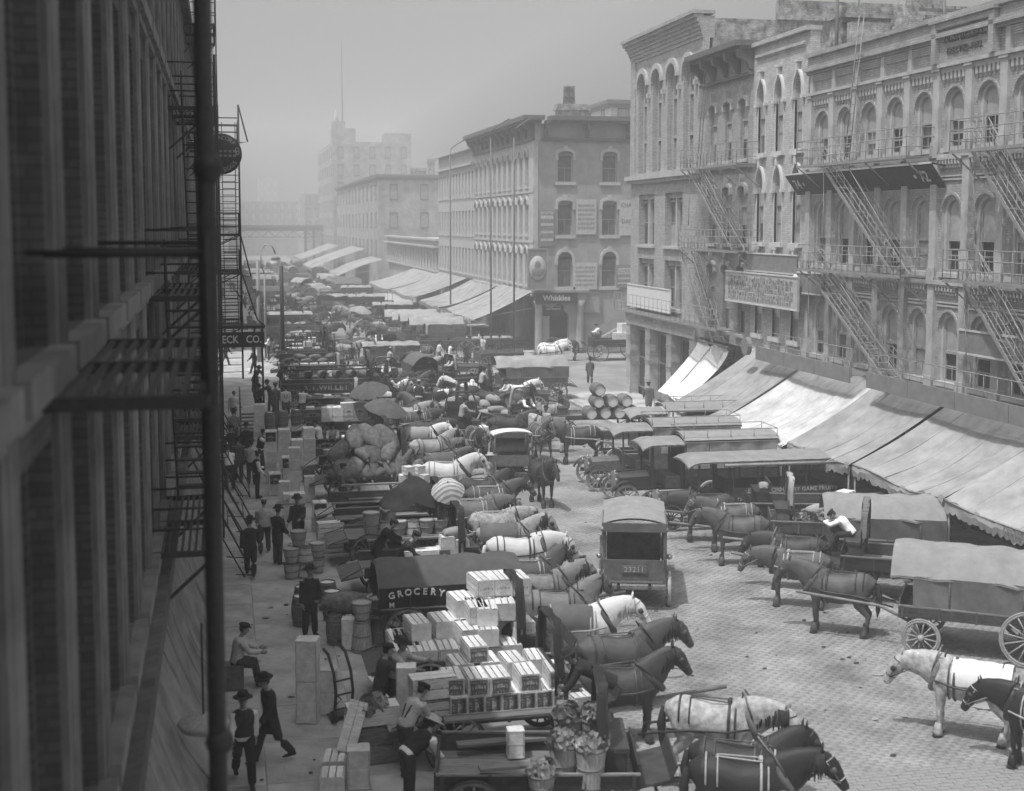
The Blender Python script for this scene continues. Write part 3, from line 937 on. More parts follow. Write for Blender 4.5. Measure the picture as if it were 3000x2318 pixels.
m = MB(); m.box((0, 0, 7.3), (49.4, .4, 8.4)); m.box((0, -.6, 7.6), (49.4, 0, 7.8)); m.box((0, -.4, 8.4), (49.4, .4, 8.65)); m.box((0, .31, -.04), (49.4, 14, 8.3)); put('cornice', m, M_estone, FF)
def far_block(label, x0, x1, y0, y1, z, m_, nst, nu_front, nu_side, ow=1.1, cap=True):
    """a whole far block: street front, the side wall that faces us, windows with panes"""
    r_ = thing('brick_building', label, 'building', (x0, y0, 0))
    fr = MB(); fr.box((0, 0, -.05), (x1-x0, y1-y0, z)); put('wall', fr, m_, r_)
    if cap:
        c = MB(); c.box((-.5, -.5, z-.5), (x1-x0, y1-y0, z-.1)); c.box((-.25, -.25, z-.9), (x1-x0, y1-y0, z-.5)); put('cornice', c, M_corn, r_)
    wm = MB(); wm.box((-ow/2-.12, -.1, 0), (ow/2+.12, 0, .12)); wm.box((-ow/2-.1, -.06, .12), (-ow/2, 0, 2.3)); wm.box((ow/2, -.06, .12), (ow/2+.1, 0, 2.3)); wm.box((-ow/2-.1, -.08, 2.3), (ow/2+.1, 0, 2.5)); wme = wm.data('window', [None])
    pm_ = MB(); pm_.box((-ow/2, -.03, .12), (ow/2, .2, 2.3)); pme_ = pm_.data('pane', [None])
    sh = (z - 4.8) / nst
    for k in range(nst):
        zz = 5.2 + sh*k
        for i in range(nu_side):
            w_ = put('window', wme, M_sashd, r_, ((i+.5)*(x1-x0)/nu_side, 0, zz)); put('pane', pme_, mat('far_pane', .25, .6, .2, 2), w_)
        for i in range(nu_front):
            w_ = put('window', wme, M_sashd, r_, (0, (i+.5)*(y1-y0)/nu_front, zz), rz=rad(-90)); put('pane', pme_, mat('far_pane', .25, .6, .2, 2), w_)
    return r_
M_farb = mat('haze_paled_brick', 0.30, 0.9, 0.25, 0.5)  # brick paled toward the sky: part of the distance haze is in this colour
M_farl = mat('faded_brick', 0.20, 0.9, 0.25, 0.5)
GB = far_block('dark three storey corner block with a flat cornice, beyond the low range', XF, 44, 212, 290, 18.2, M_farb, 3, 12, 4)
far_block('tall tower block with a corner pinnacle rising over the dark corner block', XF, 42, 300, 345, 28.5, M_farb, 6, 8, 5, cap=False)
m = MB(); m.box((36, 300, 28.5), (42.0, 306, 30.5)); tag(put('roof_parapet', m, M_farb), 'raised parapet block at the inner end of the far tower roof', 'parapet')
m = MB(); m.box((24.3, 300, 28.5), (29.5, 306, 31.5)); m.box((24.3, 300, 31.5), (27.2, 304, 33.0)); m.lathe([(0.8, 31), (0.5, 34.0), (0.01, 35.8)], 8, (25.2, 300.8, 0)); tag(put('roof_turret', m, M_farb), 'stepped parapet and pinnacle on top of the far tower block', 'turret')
far_block('hazy block closing the far end of the street beyond the elevated railway', 2, 30, 445, 470, 17.5, M_farl, 4, 4, 12, cap=False)
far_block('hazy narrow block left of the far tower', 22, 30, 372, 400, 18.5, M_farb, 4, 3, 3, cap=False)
far_block('hazy tall slab far behind the elevated railway', 15, 23, 560, 580, 29, M_farl, 6, 3, 3, cap=False)
far_block('ornate corner building glimpsed behind the saloon roof', ony(1788, 330, 138)[0], 64, 138, 160, 23.6, M_estone, 5, 4, 8)
m = MB(); x_ = ony(1003, 330, 310)[0]; m.lathe([(0.14, 28), (0.06, 52)], 6, (x_, 310, 0)); tag(put('flagpole', m, M_iron), 'very tall thin flagpole on the far tower block', 'flagpole')
chimney('slim chimney on the dark corner block roof', ony(1263, 500, 216)[0], 216, 17.8, 1.1, 1.1, 2.6)
chimney('low wide chimney on the dark corner block roof', ony(1225, 510, 222)[0], 222, 17.8, 2.6, 1.1, 1.3)
# elevated railway crossing at the far end
r_ = thing('elevated_railway', 'iron elevated railway crossing the far end of the street', 'railway bridge', (0, 330, 0))
m = MB(); m.box((-14, 0, 8.6), (60, 7, 9.3)); m.box((-14, -.3, 9.3), (60, 0, 10.0)); m.box((-14, 7, 9.3), (60, 7.3, 10.0)); put('deck', m, M_corn, r_)
m = MB()
for k in range(24):
    x_ = -13 + k*3; m.beam((x_, -.1, 8.6), (x_+1.5, -.1, 7.2), .16); m.beam((x_+1.5, -.1, 7.2), (x_+3, -.1, 8.6), .16)
m.box((-14, -.2, 7.0), (60, 0, 7.2)); put('truss', m, M_corn, r_)
for x_ in (3.6, 20.0, 22.0, 40.0):
    m = MB(); m.box((-.3, -.3, -.05), (.3, .3, 8.6)); put('pillar', m, M_corn, r_, (x_, 1, 0))

# ---------------------------------------------------------------- signs on the near right-hand fronts
r_ = thing('fascia_sign', 'long black tilted sign numbered 74 and 72 across the arched block', 'sign', (XF-.02, 53.8, 11.62), rad(-90))
LS = 12.1
m = MB(); m.add([(0, -.02, 0), (LS, -.02, 0), (LS, -.62, .82), (0, -.62, .82), (0, .0, .03), (LS, 0, .03), (LS, -.60, .86), (0, -.6, .86)], [(0,1,2,3), (7,6,5,4), (0,4,5,1), (1,5,6,2), (2,6,7,3), (3,7,4,0)]); put('board', m, M_signd, r_)
m = MB(); m.beam((-.05, -.64, .85), (LS+.05, -.64, .85), .05, .07); put('edge_strip', m, M_gtrim, r_)
tilt = rad(90) + math.atan2(.6, .82)
for t, x_, sz in (('74 \u2022', .95, .62), ('\u2022 72', 11.0, .62)):
    letters(t, r_, (x_, -.345, .40), M_gtrim, sz, rot=(tilt, 0, 0), depth=.01)
bm = MB(); bm.beam((0, 0, .75), (0, -.6, .84), .05); bme2 = bm.data('bracket', [None])
for k in range(7):
    put('bracket', bme2, M_iron, r_, (k*2.0+.05, 0, 0))
def front_sign(label, a, b_, zt, zb, out, m_, lines=(), lm=None, scrib=0, tilt=0.0):
    """board hung parallel to the right-hand fronts between two picture columns"""
    ya, yb = onx(a, 700, XF-out)[0], onx(b_, 700, XF-out)[0]
    r_ = thing('signboard', label, 'sign', (XF-out, ya, (zt+zb)/2), rad(-90))
    L_, h_ = ya-yb, zt-zb
    m = MB(); m.box((0, -.05, -h_/2), (L_, .05, h_/2)); put('board', m, m_, r_)
    f = MB(); f.box((0, -.08, h_/2), (L_, .05, h_/2+.06)); f.box((0, -.08, -h_/2-.06), (L_, .05, -h_/2)); put('frame', f, M_gtrim, r_)
    for t, fx, sz in lines:
        letters(t, r_, (L_*fx, -.06, 0), lm, sz*h_, depth=.01)
    for k in range(scrib):
        s_ = MB(); rr = random.Random(k+3); x = L_*.05
        z = h_*(.33-.66*k/max(1, scrib-1))
        while x < L_*.93:
            l = rr.uniform(.05, .3); s_.box((x, -.062, z-h_*.09), (x+l, -.05, z+h_*rr.uniform(.0, .09))); x += l+rr.uniform(.03, .12)
        put('worn_lettering', s_, M_scrib, r_)
    return r_
front_sign('wide white board covered in scratched black writing below the pale Gothic front', 2130, 2342, 8.1, 6.75, .55, M_sign, scrib=5)
front_sign('plain grey board under the lowest pointed windows', 2192, 2338, 9.0, 8.25, .3, M_signg)
front_sign('grey board with a white disc beside the arched block corner', 2340, 2412, 8.3, 7.5, .3, M_signg)
_d = MB(); _d.lathe([(.001, -.03), (.3, -.03), (.3, .02), (.001, .02)], 16, axis='x'); tag(put('white_disc', _d, M_gtrim, None, (XF-.42, onx(2357, 840, XF)[0], 7.95)), 'round white plate on the grey board beside the arched block', 'plate')
front_sign('large blank whitewashed board at the corner of the tall block', 1841, 1966, 6.75, 5.55, .5, M_white)
front_sign('slanting grey box sign over the arched windows near the picture edge', 2822, 2990, 6.9, 6.2, .6, M_signg)

# ---------------------------------------------------------------- awnings
def awning(label, y0, y1, zw=4.4, zf=2.75, xw=24.0, xf=19.7, m_=M_canvas, sag=.12, val=.32, seed=0, text=None, group='canvas shop awnings', skew=0.0, fold=.022):
    rr = random.Random(seed)
    L_ = abs(y1-y0)
    r_ = thing('awning', label, 'awning', ((xw+xf)/2, (y0+y1)/2, 0), group=group)
    dx = xw-xf
    ph = rr.uniform(0, 6)
    def fn(a, c):
        y = -L_/2 + L_*a + skew*c
        z = zw + (zf-zw)*c - sag*math.sin(math.pi*c)*(0.35+.65*math.sin(math.pi*a)**.6) + .035*math.sin(a*9+ph)*c + .05*c*math.cos(a*2*math.pi) + fold*(math.sin(a*L_*5.3+ph)+.7*math.sin(a*L_*11.7+c*2.5+ph*2)+.5*math.sin(a*L_*19+c*5))*(.25+c)
        return (dx/2 - dx*c, y, z)
    nu = max(8, int(L_*8))
    m = MB(); m.grid(fn, nu, 18); put('canvas_sheet', m, m_, r_)
    ns = max(2, int(L_/1.1))
    for k in range(1, ns):
        seam = MB(); a = k/ns; seam.tube([Vector(fn(a, c/18)) + Vector((0, 0, .004)) for c in range(19)], .012, 4); put('seam', seam, m_, r_)
    # scalloped valance
    v = MB(); n = max(6, int(L_/.30))
    vs, fs = [], []
    for k in range(n*4+1):
        a = k/(n*4)
        p = fn(a, 1.0)
        d = val + .05*abs(math.sin(k*math.pi/4)) * 1.4
        vs += [(p[0]-.005, p[1], p[2]), (p[0]-.02-.03*math.sin(a*14+ph), p[1], p[2]-val*.5), (p[0]-.01, p[1], p[2]-d)]
    for k in range(n*4):
        fs += [(3*k, 3*k+3, 3*k+4, 3*k+1), (3*k+1, 3*k+4, 3*k+5, 3*k+2)]
    v.add(vs, fs, 0, False); put('valance', v, m_, r_)
    fr = MB(); fr.tube([Vector(fn(a/6, 1.0)) - Vector((0,0,.02)) for a in range(7)], .03, 6)
    for a in (0.01, .99):
        p = fn(a, 1.0); fr.tube([(dx/2, p[1], zw-1.4), p], .022, 5)
    put('awning_frame', fr, M_irong, r_)
    for a in (0.02, .98):
        p = fn(a, 1.0); q = MB(); q.tube([(p[0]+.05, p[1], .15), (p[0]+.05, p[1], p[2])], .035, 6); put('awning_post', q, M_irong, r_)
    if text:
        letters(text, r_, (-dx/2-.07, 0, zf-val*.55), M_signg, .34, rot=(rad(90), 0, rad(-90)), depth=.004, spacing=1.1)
    return r_
def yat(px, py, z):
    return at(px, py, z)[1]
yb = [yat(1950, 1200, 2.75), yat(2210, 1290, 2.75), yat(2330, 1335, 2.75), yat(2505, 1375, 2.75), yat(2785, 1478, 2.75)]
awning('long canvas awning nearest the tall corner block, plain front edge', 51.62, 57.4, zw=4.7, zf=2.05, xf=19.7, seed=1, sag=.3, m_=M_canvas, val=.12)
awning('patched grey canvas awning with fire escape shadows, below the pale Gothic front', 45.27, 51.57, zw=4.6, zf=2.2, xf=20.0, seed=2, sag=.35, fold=.04, m_=mat('patched_canvas', .5, .95, .2, 1.2, bump=.3))
awning('broad canvas awning below the first bays of the arched block', 40.3, 45.22, zw=4.6, zf=2.35, xf=20.2, seed=3, sag=.34, fold=.03)
awning('canvas awning below the middle bays of the arched block, folded beside its neighbour', 34.5, 40.25, zw=4.5, zf=2.4, xf=20.3, seed=4, sag=.32, fold=.03)
awning('canvas awning lettered HEARN CO. at the near end of the right-hand row', 26.0, 34.45, zw=4.5, zf=2.4, xf=20.3, seed=5, text="O'HEARN CO.")
# half-folded white awning hanging at the corner shop
r_ = thing('folded_awning', 'steep half folded white awning with scalloped top at the corner shop', 'awning', (22.6, 63.2, 0))
m = MB(); m.grid(lambda a, c: (1.5-2.2*c**1.4+.1*math.sin(a*9), 2.2-4.2*a, 4.3-2.6*c+.12*math.sin(a*11+c*3)), 16, 10); put('canvas_sheet', m, M_white, r_)
m = MB(); m.grid(lambda a, c: (-.7, 2.2-4.2*a, 1.75-(.25+.12*abs(math.sin(a*24)))*c), 40, 1); put('valance', m, M_canvas, r_)
m = MB(); m.tube([(1.5, 2.2, 4.35), (1.5, -2.0, 4.35)], .06, 6); m.tube([(1.5, 0, 4.3), (-.6, .3, 1.8)], .03, 5); put('awning_frame', m, M_irong, r_)
# far side of the side street
awning('big pale canvas awning at the saloon corner, striped by its folds', 103.9, 116.0, zw=5.0, zf=2.8, xw=24.2, xf=19.2, seed=6, sag=.45, fold=.05)
awning('sagging pale awning second from the saloon corner', 118.2, 131, zw=4.8, zf=2.8, xw=24.2, xf=19.0, seed=7, sag=.8, fold=.06)
awning('tilted pale awning third from the saloon corner', 133, 150, zw=4.9, zf=2.9, xw=24.2, xf=18.6, seed=8, sag=.5, fold=.05)
awning('pale awning in front of the low two storey range', 152, 172, zw=4.6, zf=2.8, xw=24.2, xf=18.4, seed=9, sag=.5)
awning('far rounded pale awning near the dark corner block', 195, 212, zw=5.2, zf=2.8, xw=23.0, xf=16.4, seed=10, sag=-.5)
awning('far pale awning before the tower block', 225, 250, zw=6.2, zf=2.9, xw=23.5, xf=14.5, seed=11, sag=-.3)
awning('hazy small awning just short of the elevated railway', 270, 300, zw=6.0, zf=3.2, xw=23.0, xf=15.5, seed=12, sag=.2)

# ---------------------------------------------------------------- galleries and fire escapes on the right-hand fronts
def grate(m, x0, x1, y0, y1, z, n, w_=.035):
    m.box((x0, y0, z-.07), (x1, y0+.06, z+.03)); m.box((x0, y1-.06, z-.07), (x1, y1, z+.03))
    for k in range(n):
        x = x0 + (x1-x0)*(k+.5)/n
        m.box((x-w_/2, y0+.06, z-.02), (x+w_/2, y1-.06, z+.02))
def rails(m, pts, z, h_=1.0, nb=3, step=.8):
    for a, b_ in zip(pts, pts[1:]):
        a, b_ = Vector((a[0], a[1], z)), Vector((b_[0], b_[1], z))
        for k in range(1, nb+1):
            d = Vector((0, 0, h_*k/nb)); m.tube([a+d, b_+d], .016, 4)
        n = max(1, int((b_-a).length/(step*.6)))
        for k in range(n+1):
            p = a.lerp(b_, k/n); m.tube([p, p+Vector((0, 0, h_))], .014, 4)
def flight(m, a, b_, wd, axis, n, rail=.85):
    """stair: two stringers, treads, two rails on each side; axis is the sideways direction"""
    a, b_, ax = Vector(a), Vector(b_), Vector(axis)
    for s_ in (0, wd):
        o_ = ax*s_
        m.beam(a+o_, b_+o_, .035, .13)
        for r2 in (rail*.35, rail*.7, rail):
            m.tube([a+o_+Vector((0,0,r2)), b_+o_+Vector((0,0,r2))], .018, 4)
        for k in range(0, n, 2):
            p = a.lerp(b_, k/n)+o_; m.tube([p, p+Vector((0,0,rail))], .014, 4)
        for k in range(0, n-4, 4):
            m.tube([a.lerp(b_, k/n)+o_, a.lerp(b_, (k+4)/n)+o_+Vector((0,0,rail))], .013, 4)
    d = (b_-a); d.z = 0; d.normalize()
    for k in range(1, n):
        p = a.lerp(b_, k/n)
        q = p + ax*wd
        m.beam(p, q, .2, .03)
def fire_escape(label, y_left, levels, Lp, flights, out=1.15, ladder=None, m_=M_irong, gallery=None):
    """levels: z of platforms; flights: (level index from, u0, u1, z0, z1)"""
    r_ = thing('fire_escape', label, 'fire escape', (XF, y_left, 0), rad(-90), group='fire escapes on the right-hand fronts')
    for z, u0, u1 in levels:
        m = MB(); grate(m, u0, u1, -out, -.05, z, int((u1-u0)/.11)); put('platform', m, m_, r_)
        m = MB(); rails(m, [(u0, -.05), (u0, -out+.02), (u1, -out+.02), (u1, -.05)], z); put('railing', m, m_, r_)
        m = MB(); m.beam((0, -out, -.07), (0, -.02, -1.0), .045); bkm = m.data('bracket', [None])
        for k in range(4):
            put('bracket', bkm, m_, r_, (u0 + .2 + (u1-u0-.4)*k/3, 0, z))
    for u0, z0, u1, z1, yo in flights:
        m = MB(); flight(m, (u0, yo, z0), (u1, yo, z1), .62, (0, -1, 0), 18); put('stair', m, m_, r_)
        m = MB(); m.tube([(u0+1.1, yo-.75, z0+.95), (u1+.9, yo-.75, z1+.6)], .022, 4); m.tube([(u0-.3, yo-.4, z0), (u0+.6, yo-.75, z1+1.2)], .02, 4); put('tie_rod', m, m_, r_)
    if ladder:
        u, z0, z1, du = ladder
        m = MB()
        for s_ in (-.2, .2):
            m.tube([(u+s_, -.45, z0), (u+s_+du, -.45, z1)], .022, 4)
        for k in range(int((z1-z0)/.32)):
            t = k*.32/(z1-z0); m.tube([(u-.2+du*t, -.45, z0+k*.32), (u+.2+du*t, -.45, z0+k*.32)], .015, 4)
        put('ladder', m, m_, r_)
    return r_
fire_escape('pale iron fire escape zigzagging down the bracketed brick front', 66.0, [(13.15, .2, 7.9), (9.1, .0, 8.2)], 8, [(.7, 13.15, 7.0, 9.1, -.3), (-.4, 9.1, 4.6, 4.6, -.3)], ladder=(1.0, 13.15, 19.6, 1.2))
fire_escape('tall iron fire escape with crossing stairs over the 74 and 72 sign', 53.0, [(12.72, 1.6, 10.6), (8.55, 1.9, 10.4)], 7, [(3.4, 12.72, 9.4, 8.55, -.3), (2.2, 8.55, 9.2, 4.6, -.3)], ladder=(4.6, 12.72, 18.3, 1.0), out=1.2)
fire_escape('iron fire escape at the near end of the arched block, cut by the picture edge', 39.9, [(12.72, .3, 6.5), (8.55, .1, 6.5)], 7, [(1.2, 12.72, 5.8, 8.55, -.3), (.9, 8.55, 5.4, 4.6, -.3)], out=1.2)
def gallery(label, y_left, L_, z, out=1.5, board=True):
    r_ = thing('shop_gallery', label, 'gallery', (XF, y_left, 0), rad(-90), group='galleries over the awnings')
    m = MB(); grate(m, 0, L_, -out, -.36, z, int(L_/.16), .07); put('walkway', m, M_irong, r_)
    m = MB(); rails(m, [(0, -out+.02), (L_, -out+.02)], z, 1.0, 2, 1.2); put('railing', m, M_irong, r_)
    if board:
        for k in range(int(L_/3)):
            b_ = MB(); b_.box((k*3+.02, -out-.06, z-.28), (k*3+2.98, -out-.005, z+.3)); put('fascia_board', b_, M_signg, r_)
    return r_
gallery('grey boarded gallery with rails at the foot of the middle fire escape', 54.5, 9.0, 4.75)
gallery('grey boarded gallery with rails at the near end of the arched block', 44.2, 15.0, 4.75)
gallery('bare iron gallery along the tall corner block fascia', 77.0, 17.0, 5.3, out=1.3, board=False)
m = MB(); m.lathe([(.001, -.1), (.40, -.1), (.40, .1), (.001, .1)], 18, axis='x', smooth=False); r_ = put('round_sign', m, M_signg, None, (XF-1.7, onx(2187, 1030, XF-1.7)[0], 5.0)); tag(r_, 'round pale disc sign hung edgeways over the shop gallery', 'sign')
# ---------------------------------------------------------------- the shaded block along the left pavement
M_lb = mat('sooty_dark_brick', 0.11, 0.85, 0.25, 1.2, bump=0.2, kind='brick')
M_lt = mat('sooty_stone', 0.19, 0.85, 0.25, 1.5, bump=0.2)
XL = -1.2
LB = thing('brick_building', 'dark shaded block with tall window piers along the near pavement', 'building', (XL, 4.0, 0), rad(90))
LBW, LN = 2.55, 32
lfl = [(4.9, 9.3, 5.3, 8.9), (9.3, 13.45, 9.55, 13.0), (13.45, 17.3, 13.7, 16.9)]
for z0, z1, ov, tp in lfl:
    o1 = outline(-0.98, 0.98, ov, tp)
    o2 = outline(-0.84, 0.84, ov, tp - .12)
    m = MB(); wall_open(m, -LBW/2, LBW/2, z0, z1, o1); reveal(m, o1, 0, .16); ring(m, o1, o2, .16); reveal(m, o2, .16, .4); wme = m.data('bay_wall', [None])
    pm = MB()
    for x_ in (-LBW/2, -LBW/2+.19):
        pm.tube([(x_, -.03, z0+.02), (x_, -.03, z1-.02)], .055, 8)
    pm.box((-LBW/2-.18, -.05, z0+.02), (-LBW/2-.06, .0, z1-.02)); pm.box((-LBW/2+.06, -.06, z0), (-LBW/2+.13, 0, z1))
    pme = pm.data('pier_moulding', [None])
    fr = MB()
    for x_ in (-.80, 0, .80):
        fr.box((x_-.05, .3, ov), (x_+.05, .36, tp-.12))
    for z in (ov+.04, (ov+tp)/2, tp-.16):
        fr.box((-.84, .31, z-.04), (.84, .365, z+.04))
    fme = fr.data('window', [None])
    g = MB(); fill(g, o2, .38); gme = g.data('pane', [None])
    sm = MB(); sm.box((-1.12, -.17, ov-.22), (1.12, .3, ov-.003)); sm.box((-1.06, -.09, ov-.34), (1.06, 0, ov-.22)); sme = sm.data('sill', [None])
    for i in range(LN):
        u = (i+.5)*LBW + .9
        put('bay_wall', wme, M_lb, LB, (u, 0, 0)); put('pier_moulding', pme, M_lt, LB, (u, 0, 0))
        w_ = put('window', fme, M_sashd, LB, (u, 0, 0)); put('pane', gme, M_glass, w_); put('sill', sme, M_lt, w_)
LW = LN*LBW + 1.0
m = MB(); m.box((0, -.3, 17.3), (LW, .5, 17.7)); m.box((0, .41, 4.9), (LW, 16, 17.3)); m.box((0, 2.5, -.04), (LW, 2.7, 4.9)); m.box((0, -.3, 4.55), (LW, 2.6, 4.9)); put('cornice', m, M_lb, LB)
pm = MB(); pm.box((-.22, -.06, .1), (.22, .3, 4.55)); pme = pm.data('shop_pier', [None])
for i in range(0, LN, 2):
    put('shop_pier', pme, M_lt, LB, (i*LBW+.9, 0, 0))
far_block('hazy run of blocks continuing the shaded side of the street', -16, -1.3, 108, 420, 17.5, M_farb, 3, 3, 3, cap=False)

# iron fire escapes on the shaded block
def left_escape(label, y0, y1, xo, zs, stairs=(), rung=None, posts=True, pr=.03, xi=-1.18, rail=True):
    r_ = thing('fire_escape', label, 'fire escape', (0, y0, 0), group='fire escapes on the shaded block')
    for z in zs:
        m = MB()
        n = int((xo-xi)/.1)
        m.box((xi, 0, z-.09), (xo, .07, z)); m.box((xi, y1-y0-.07, z-.09), (xo, y1-y0, z)); m.box((xi, (y1-y0)*.5, z-.09), (xo, (y1-y0)*.5+.07, z))
        m.box((xo-.06, .07, z-.1), (xo, y1-y0-.07, z+.02))
        for k in range(n):
            x = xi + (xo-xi)*(k+.5)/n; m.box((x-.02, .07, z-.05), (x+.02, y1-y0-.07, z-.01))
        put('platform', m, M_iron, r_)
        m = MB()
        for h_ in ((.35, .68, 1.0) if rail else (.9,)):
            m.tube([(xi, .02, z+h_), (xo, .02, z+h_), (xo, y1-y0-.02, z+h_), (xi, y1-y0-.02, z+h_)], .018, 4)
        for k in range(7):
            y = (y1-y0)*k/6; m.tube([(xo, y, z), (xo, y, z+1)], .018, 4)
        put('railing', m, M_iron, r_)
        for y in ((.1, (y1-y0)-.1) if rail else ()):
            m = MB(); m.beam((xo-.05, y, z-.1), (xi, y, z-1.0), .05); put('bracket', m, M_iron, r_)
    for za, zb, ya, yb in stairs:
        m = MB(); flight(m, (xo-.75, ya, za), (xo-.75, yb, zb), .62, (1, 0, 0), 14); put('stair', m, M_iron, r_)
    if posts:
        m = MB(); m.tube([(xo+.02, .1, min(zs)-2.5), (xo+.02, .1, max(zs)+1.2)], pr, 6); put('post', m, M_iron, r_)
    if rung:
        z0, z1, xa, xb = rung
        m = MB()
        for k in range(int((z1-z0)/.33)):
            m.tube([(xa, 0, z0+k*.33), (xb, 0, z0+k*.33)], .016, 4)
        for x in (xa, xb):
            m.tube([(x, 0, z0), (x, 0, z1)], .05, 6)
        put('ladder', m, M_iron, r_)
    return r_
NEAR = left_escape('blurred iron platform right beside the viewpoint, with its thick vertical pipe', 8.6, 13.0, -.1, [9.32], posts=False, rail=False)
m = MB(); m.tube([(-.1, .62, 3.0), (-.1, .62, 16.0)], .063, 12)
m.ball((-.085, .62, 10.77), (.1, .1, .12), 10, 6); m.ball((-.085, .62, 6.8), (.1, .1, .1), 10, 6)
put('pipe', m, M_iron, NEAR)
for y_ in (.62, 1.5):
    m = MB(); m.tube([(-.09, y_, 10.2), (-1.15, y_, 10.2)], .03, 6); put('cross_rail', m, M_iron, NEAR)
left_escape('iron fire escape on the shaded block above the hanging canvas', 21.0, 25.5, -.14, [5.3, 9.3], stairs=((9.3, 5.3, .6, 4.2),))
left_escape('iron fire escape on the shaded block with a dark landing near the picture top', 32.0, 37.0, -.12, [5.4, 9.3, 13.1], stairs=((13.1, 9.3, .5, 4.5), (9.3, 5.4, 4.5, .5)))
left_escape('iron fire escape on the shaded block halfway to the round sign', 46.0, 51.0, -.1, [5.4, 9.3, 13.1, 17.0], stairs=((13.1, 9.3, .5, 4.5),))
FE4 = left_escape('tall open iron fire escape with ladder rungs against the sky, behind the round sign', 64.0, 69.5, .82, [14.3, 9.9, 8.1, 5.55], stairs=((14.3, 9.9, .8, 4.6), (9.9, 5.55, 4.6, .8)), rung=(3.4, 15.9, -.1, .84), pr=.05)
m = MB(); m.tube([(.84, 0, 15.9), (1.25, 0, 14.2), (.84, 0, 14.15)], .035, 5); m.tube([(.84, 0, 9.9), (1.3, 0, 7.9), (.84, 0, 7.95)], .035, 5); m.tube([(.84, 0, 8.2), (1.55, 0, 5.9), (1.9, 0, 5.5)], .04, 5); m.box((-1, -.1, 5.45), (1.9, 1.2, 5.6)); put('canopy_frame', m, M_iron, FE4)
for xa, xb in ((1.75, 1.8), (1.4, 1.4)):
    m = MB(); m.tube([(xa, 0, 5.46), (xb, 0, .2)], .055, 6); put('post', m, M_iron, FE4)
# round egg dealer's sign and the name board
r_ = thing('round_sign', 'dark round shop sign with letters round its rim, hung from the shaded block', 'sign', (.03, 60.5, 13.45))
m = MB(); m.lathe([(.001, -.05), (.88, -.05), (.9, 0), (.88, .05), (.001, .05)], 28, axis='y'); put('disc', m, M_signd, r_)
for a_, b_ in (((-1.2, 0, 1.2), (-.2, 0, .9)), ((-1.2, 0, .2), (-.9, 0, .1))):
    m = MB(); m.tube([a_, b_], .03, 5); put('bracket', m, M_iron, r_)
for k, c in enumerate('NDORF CO'):
    if c != ' ':
        a = rad(92 - k*12.5); letters(c, r_, (.70*math.cos(a), -.06, .70*math.sin(a)), M_canvas, .24, rot=(rad(90), rad(90)-a, 0))
for k, c in enumerate('EGGS'):
    a = rad(-78 + k*15); letters(c, r_, (.70*math.cos(a), -.06, .70*math.sin(a)), M_canvas, .26, rot=(rad(90), -(a+rad(90)), 0))
m = MB()
for k in range(7):
    for z in (.12, -.08):
        m.cbox((-.62+k*.2, -.06, z), (.13, .02, .1))
put('worn_lettering', m, M_signg, r_)
r_ = thing('name_board', 'black name board with white letters ECK CO hung under the tall fire escape', 'sign', (.25, 63.2, 5.0))
m = MB(); m.box((-1.4, -.05, -.36), (1.6, .05, .36)); put('board', m, M_signd, r_)
letters('ECK   CO.', r_, (.55, -.06, 0), M_white, .5, spacing=1.0, sx=.82)
# awnings drawn steeply along the shaded shops
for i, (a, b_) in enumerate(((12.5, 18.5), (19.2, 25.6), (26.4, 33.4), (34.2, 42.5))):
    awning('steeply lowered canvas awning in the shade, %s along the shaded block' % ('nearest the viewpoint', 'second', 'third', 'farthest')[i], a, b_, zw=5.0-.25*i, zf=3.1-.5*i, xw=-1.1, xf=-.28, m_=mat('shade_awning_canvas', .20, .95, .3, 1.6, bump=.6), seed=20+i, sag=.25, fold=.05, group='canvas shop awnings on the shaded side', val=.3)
def rod_frame(label, y, k):
    r_ = thing('awning_rods', label, 'awning frame', (0, y, 0), group='iron awning rods on the near pavement')
    m = MB()
    for dy in (0, 2.6):
        m.tube([(-1.1, dy, 4.0), (.72+.06*k, dy, .22)], .028, 5); m.tube([(-1.1, dy, 3.2), (.45+.06*k, dy, .22)], .024, 5)
    for t in (.35, .6, .85, .99):
        x, z = -1.1+(1.82+.06*k)*t, 4.0-3.78*t
        m.tube([(x, 0, z), (x, 2.6, z)], .022, 5); m.tube([(x, 0, z), (x-.5, 0, z+.05)], .018, 5)
    put('rod', m, M_iron, r_)
for k, y in enumerate((38.5, 44, 50, 57)):
    rod_frame('crossed iron awning rods leaning to the pavement, %s along the shaded block' % ('nearest the viewpoint', 'second', 'third', 'farthest')[k], y, k)
r_ = thing('hanging_basket', 'wide shallow basket hung among the awning rods, half hidden by the pipe', 'basket', (-.35, 16.8, 4.1))
m = MB(); m.lathe([(.09, .12), (.30, .04), (.33, 0), (.28, -.07), (.14, -.11), (.04, -.12)], 18); put('bowl', m, M_basket, r_)
m = MB(); m.tube([(0, 0, .1), (0, 0, 1.3)], .015, 4); put('hanging_rod', m, M_iron, r_)
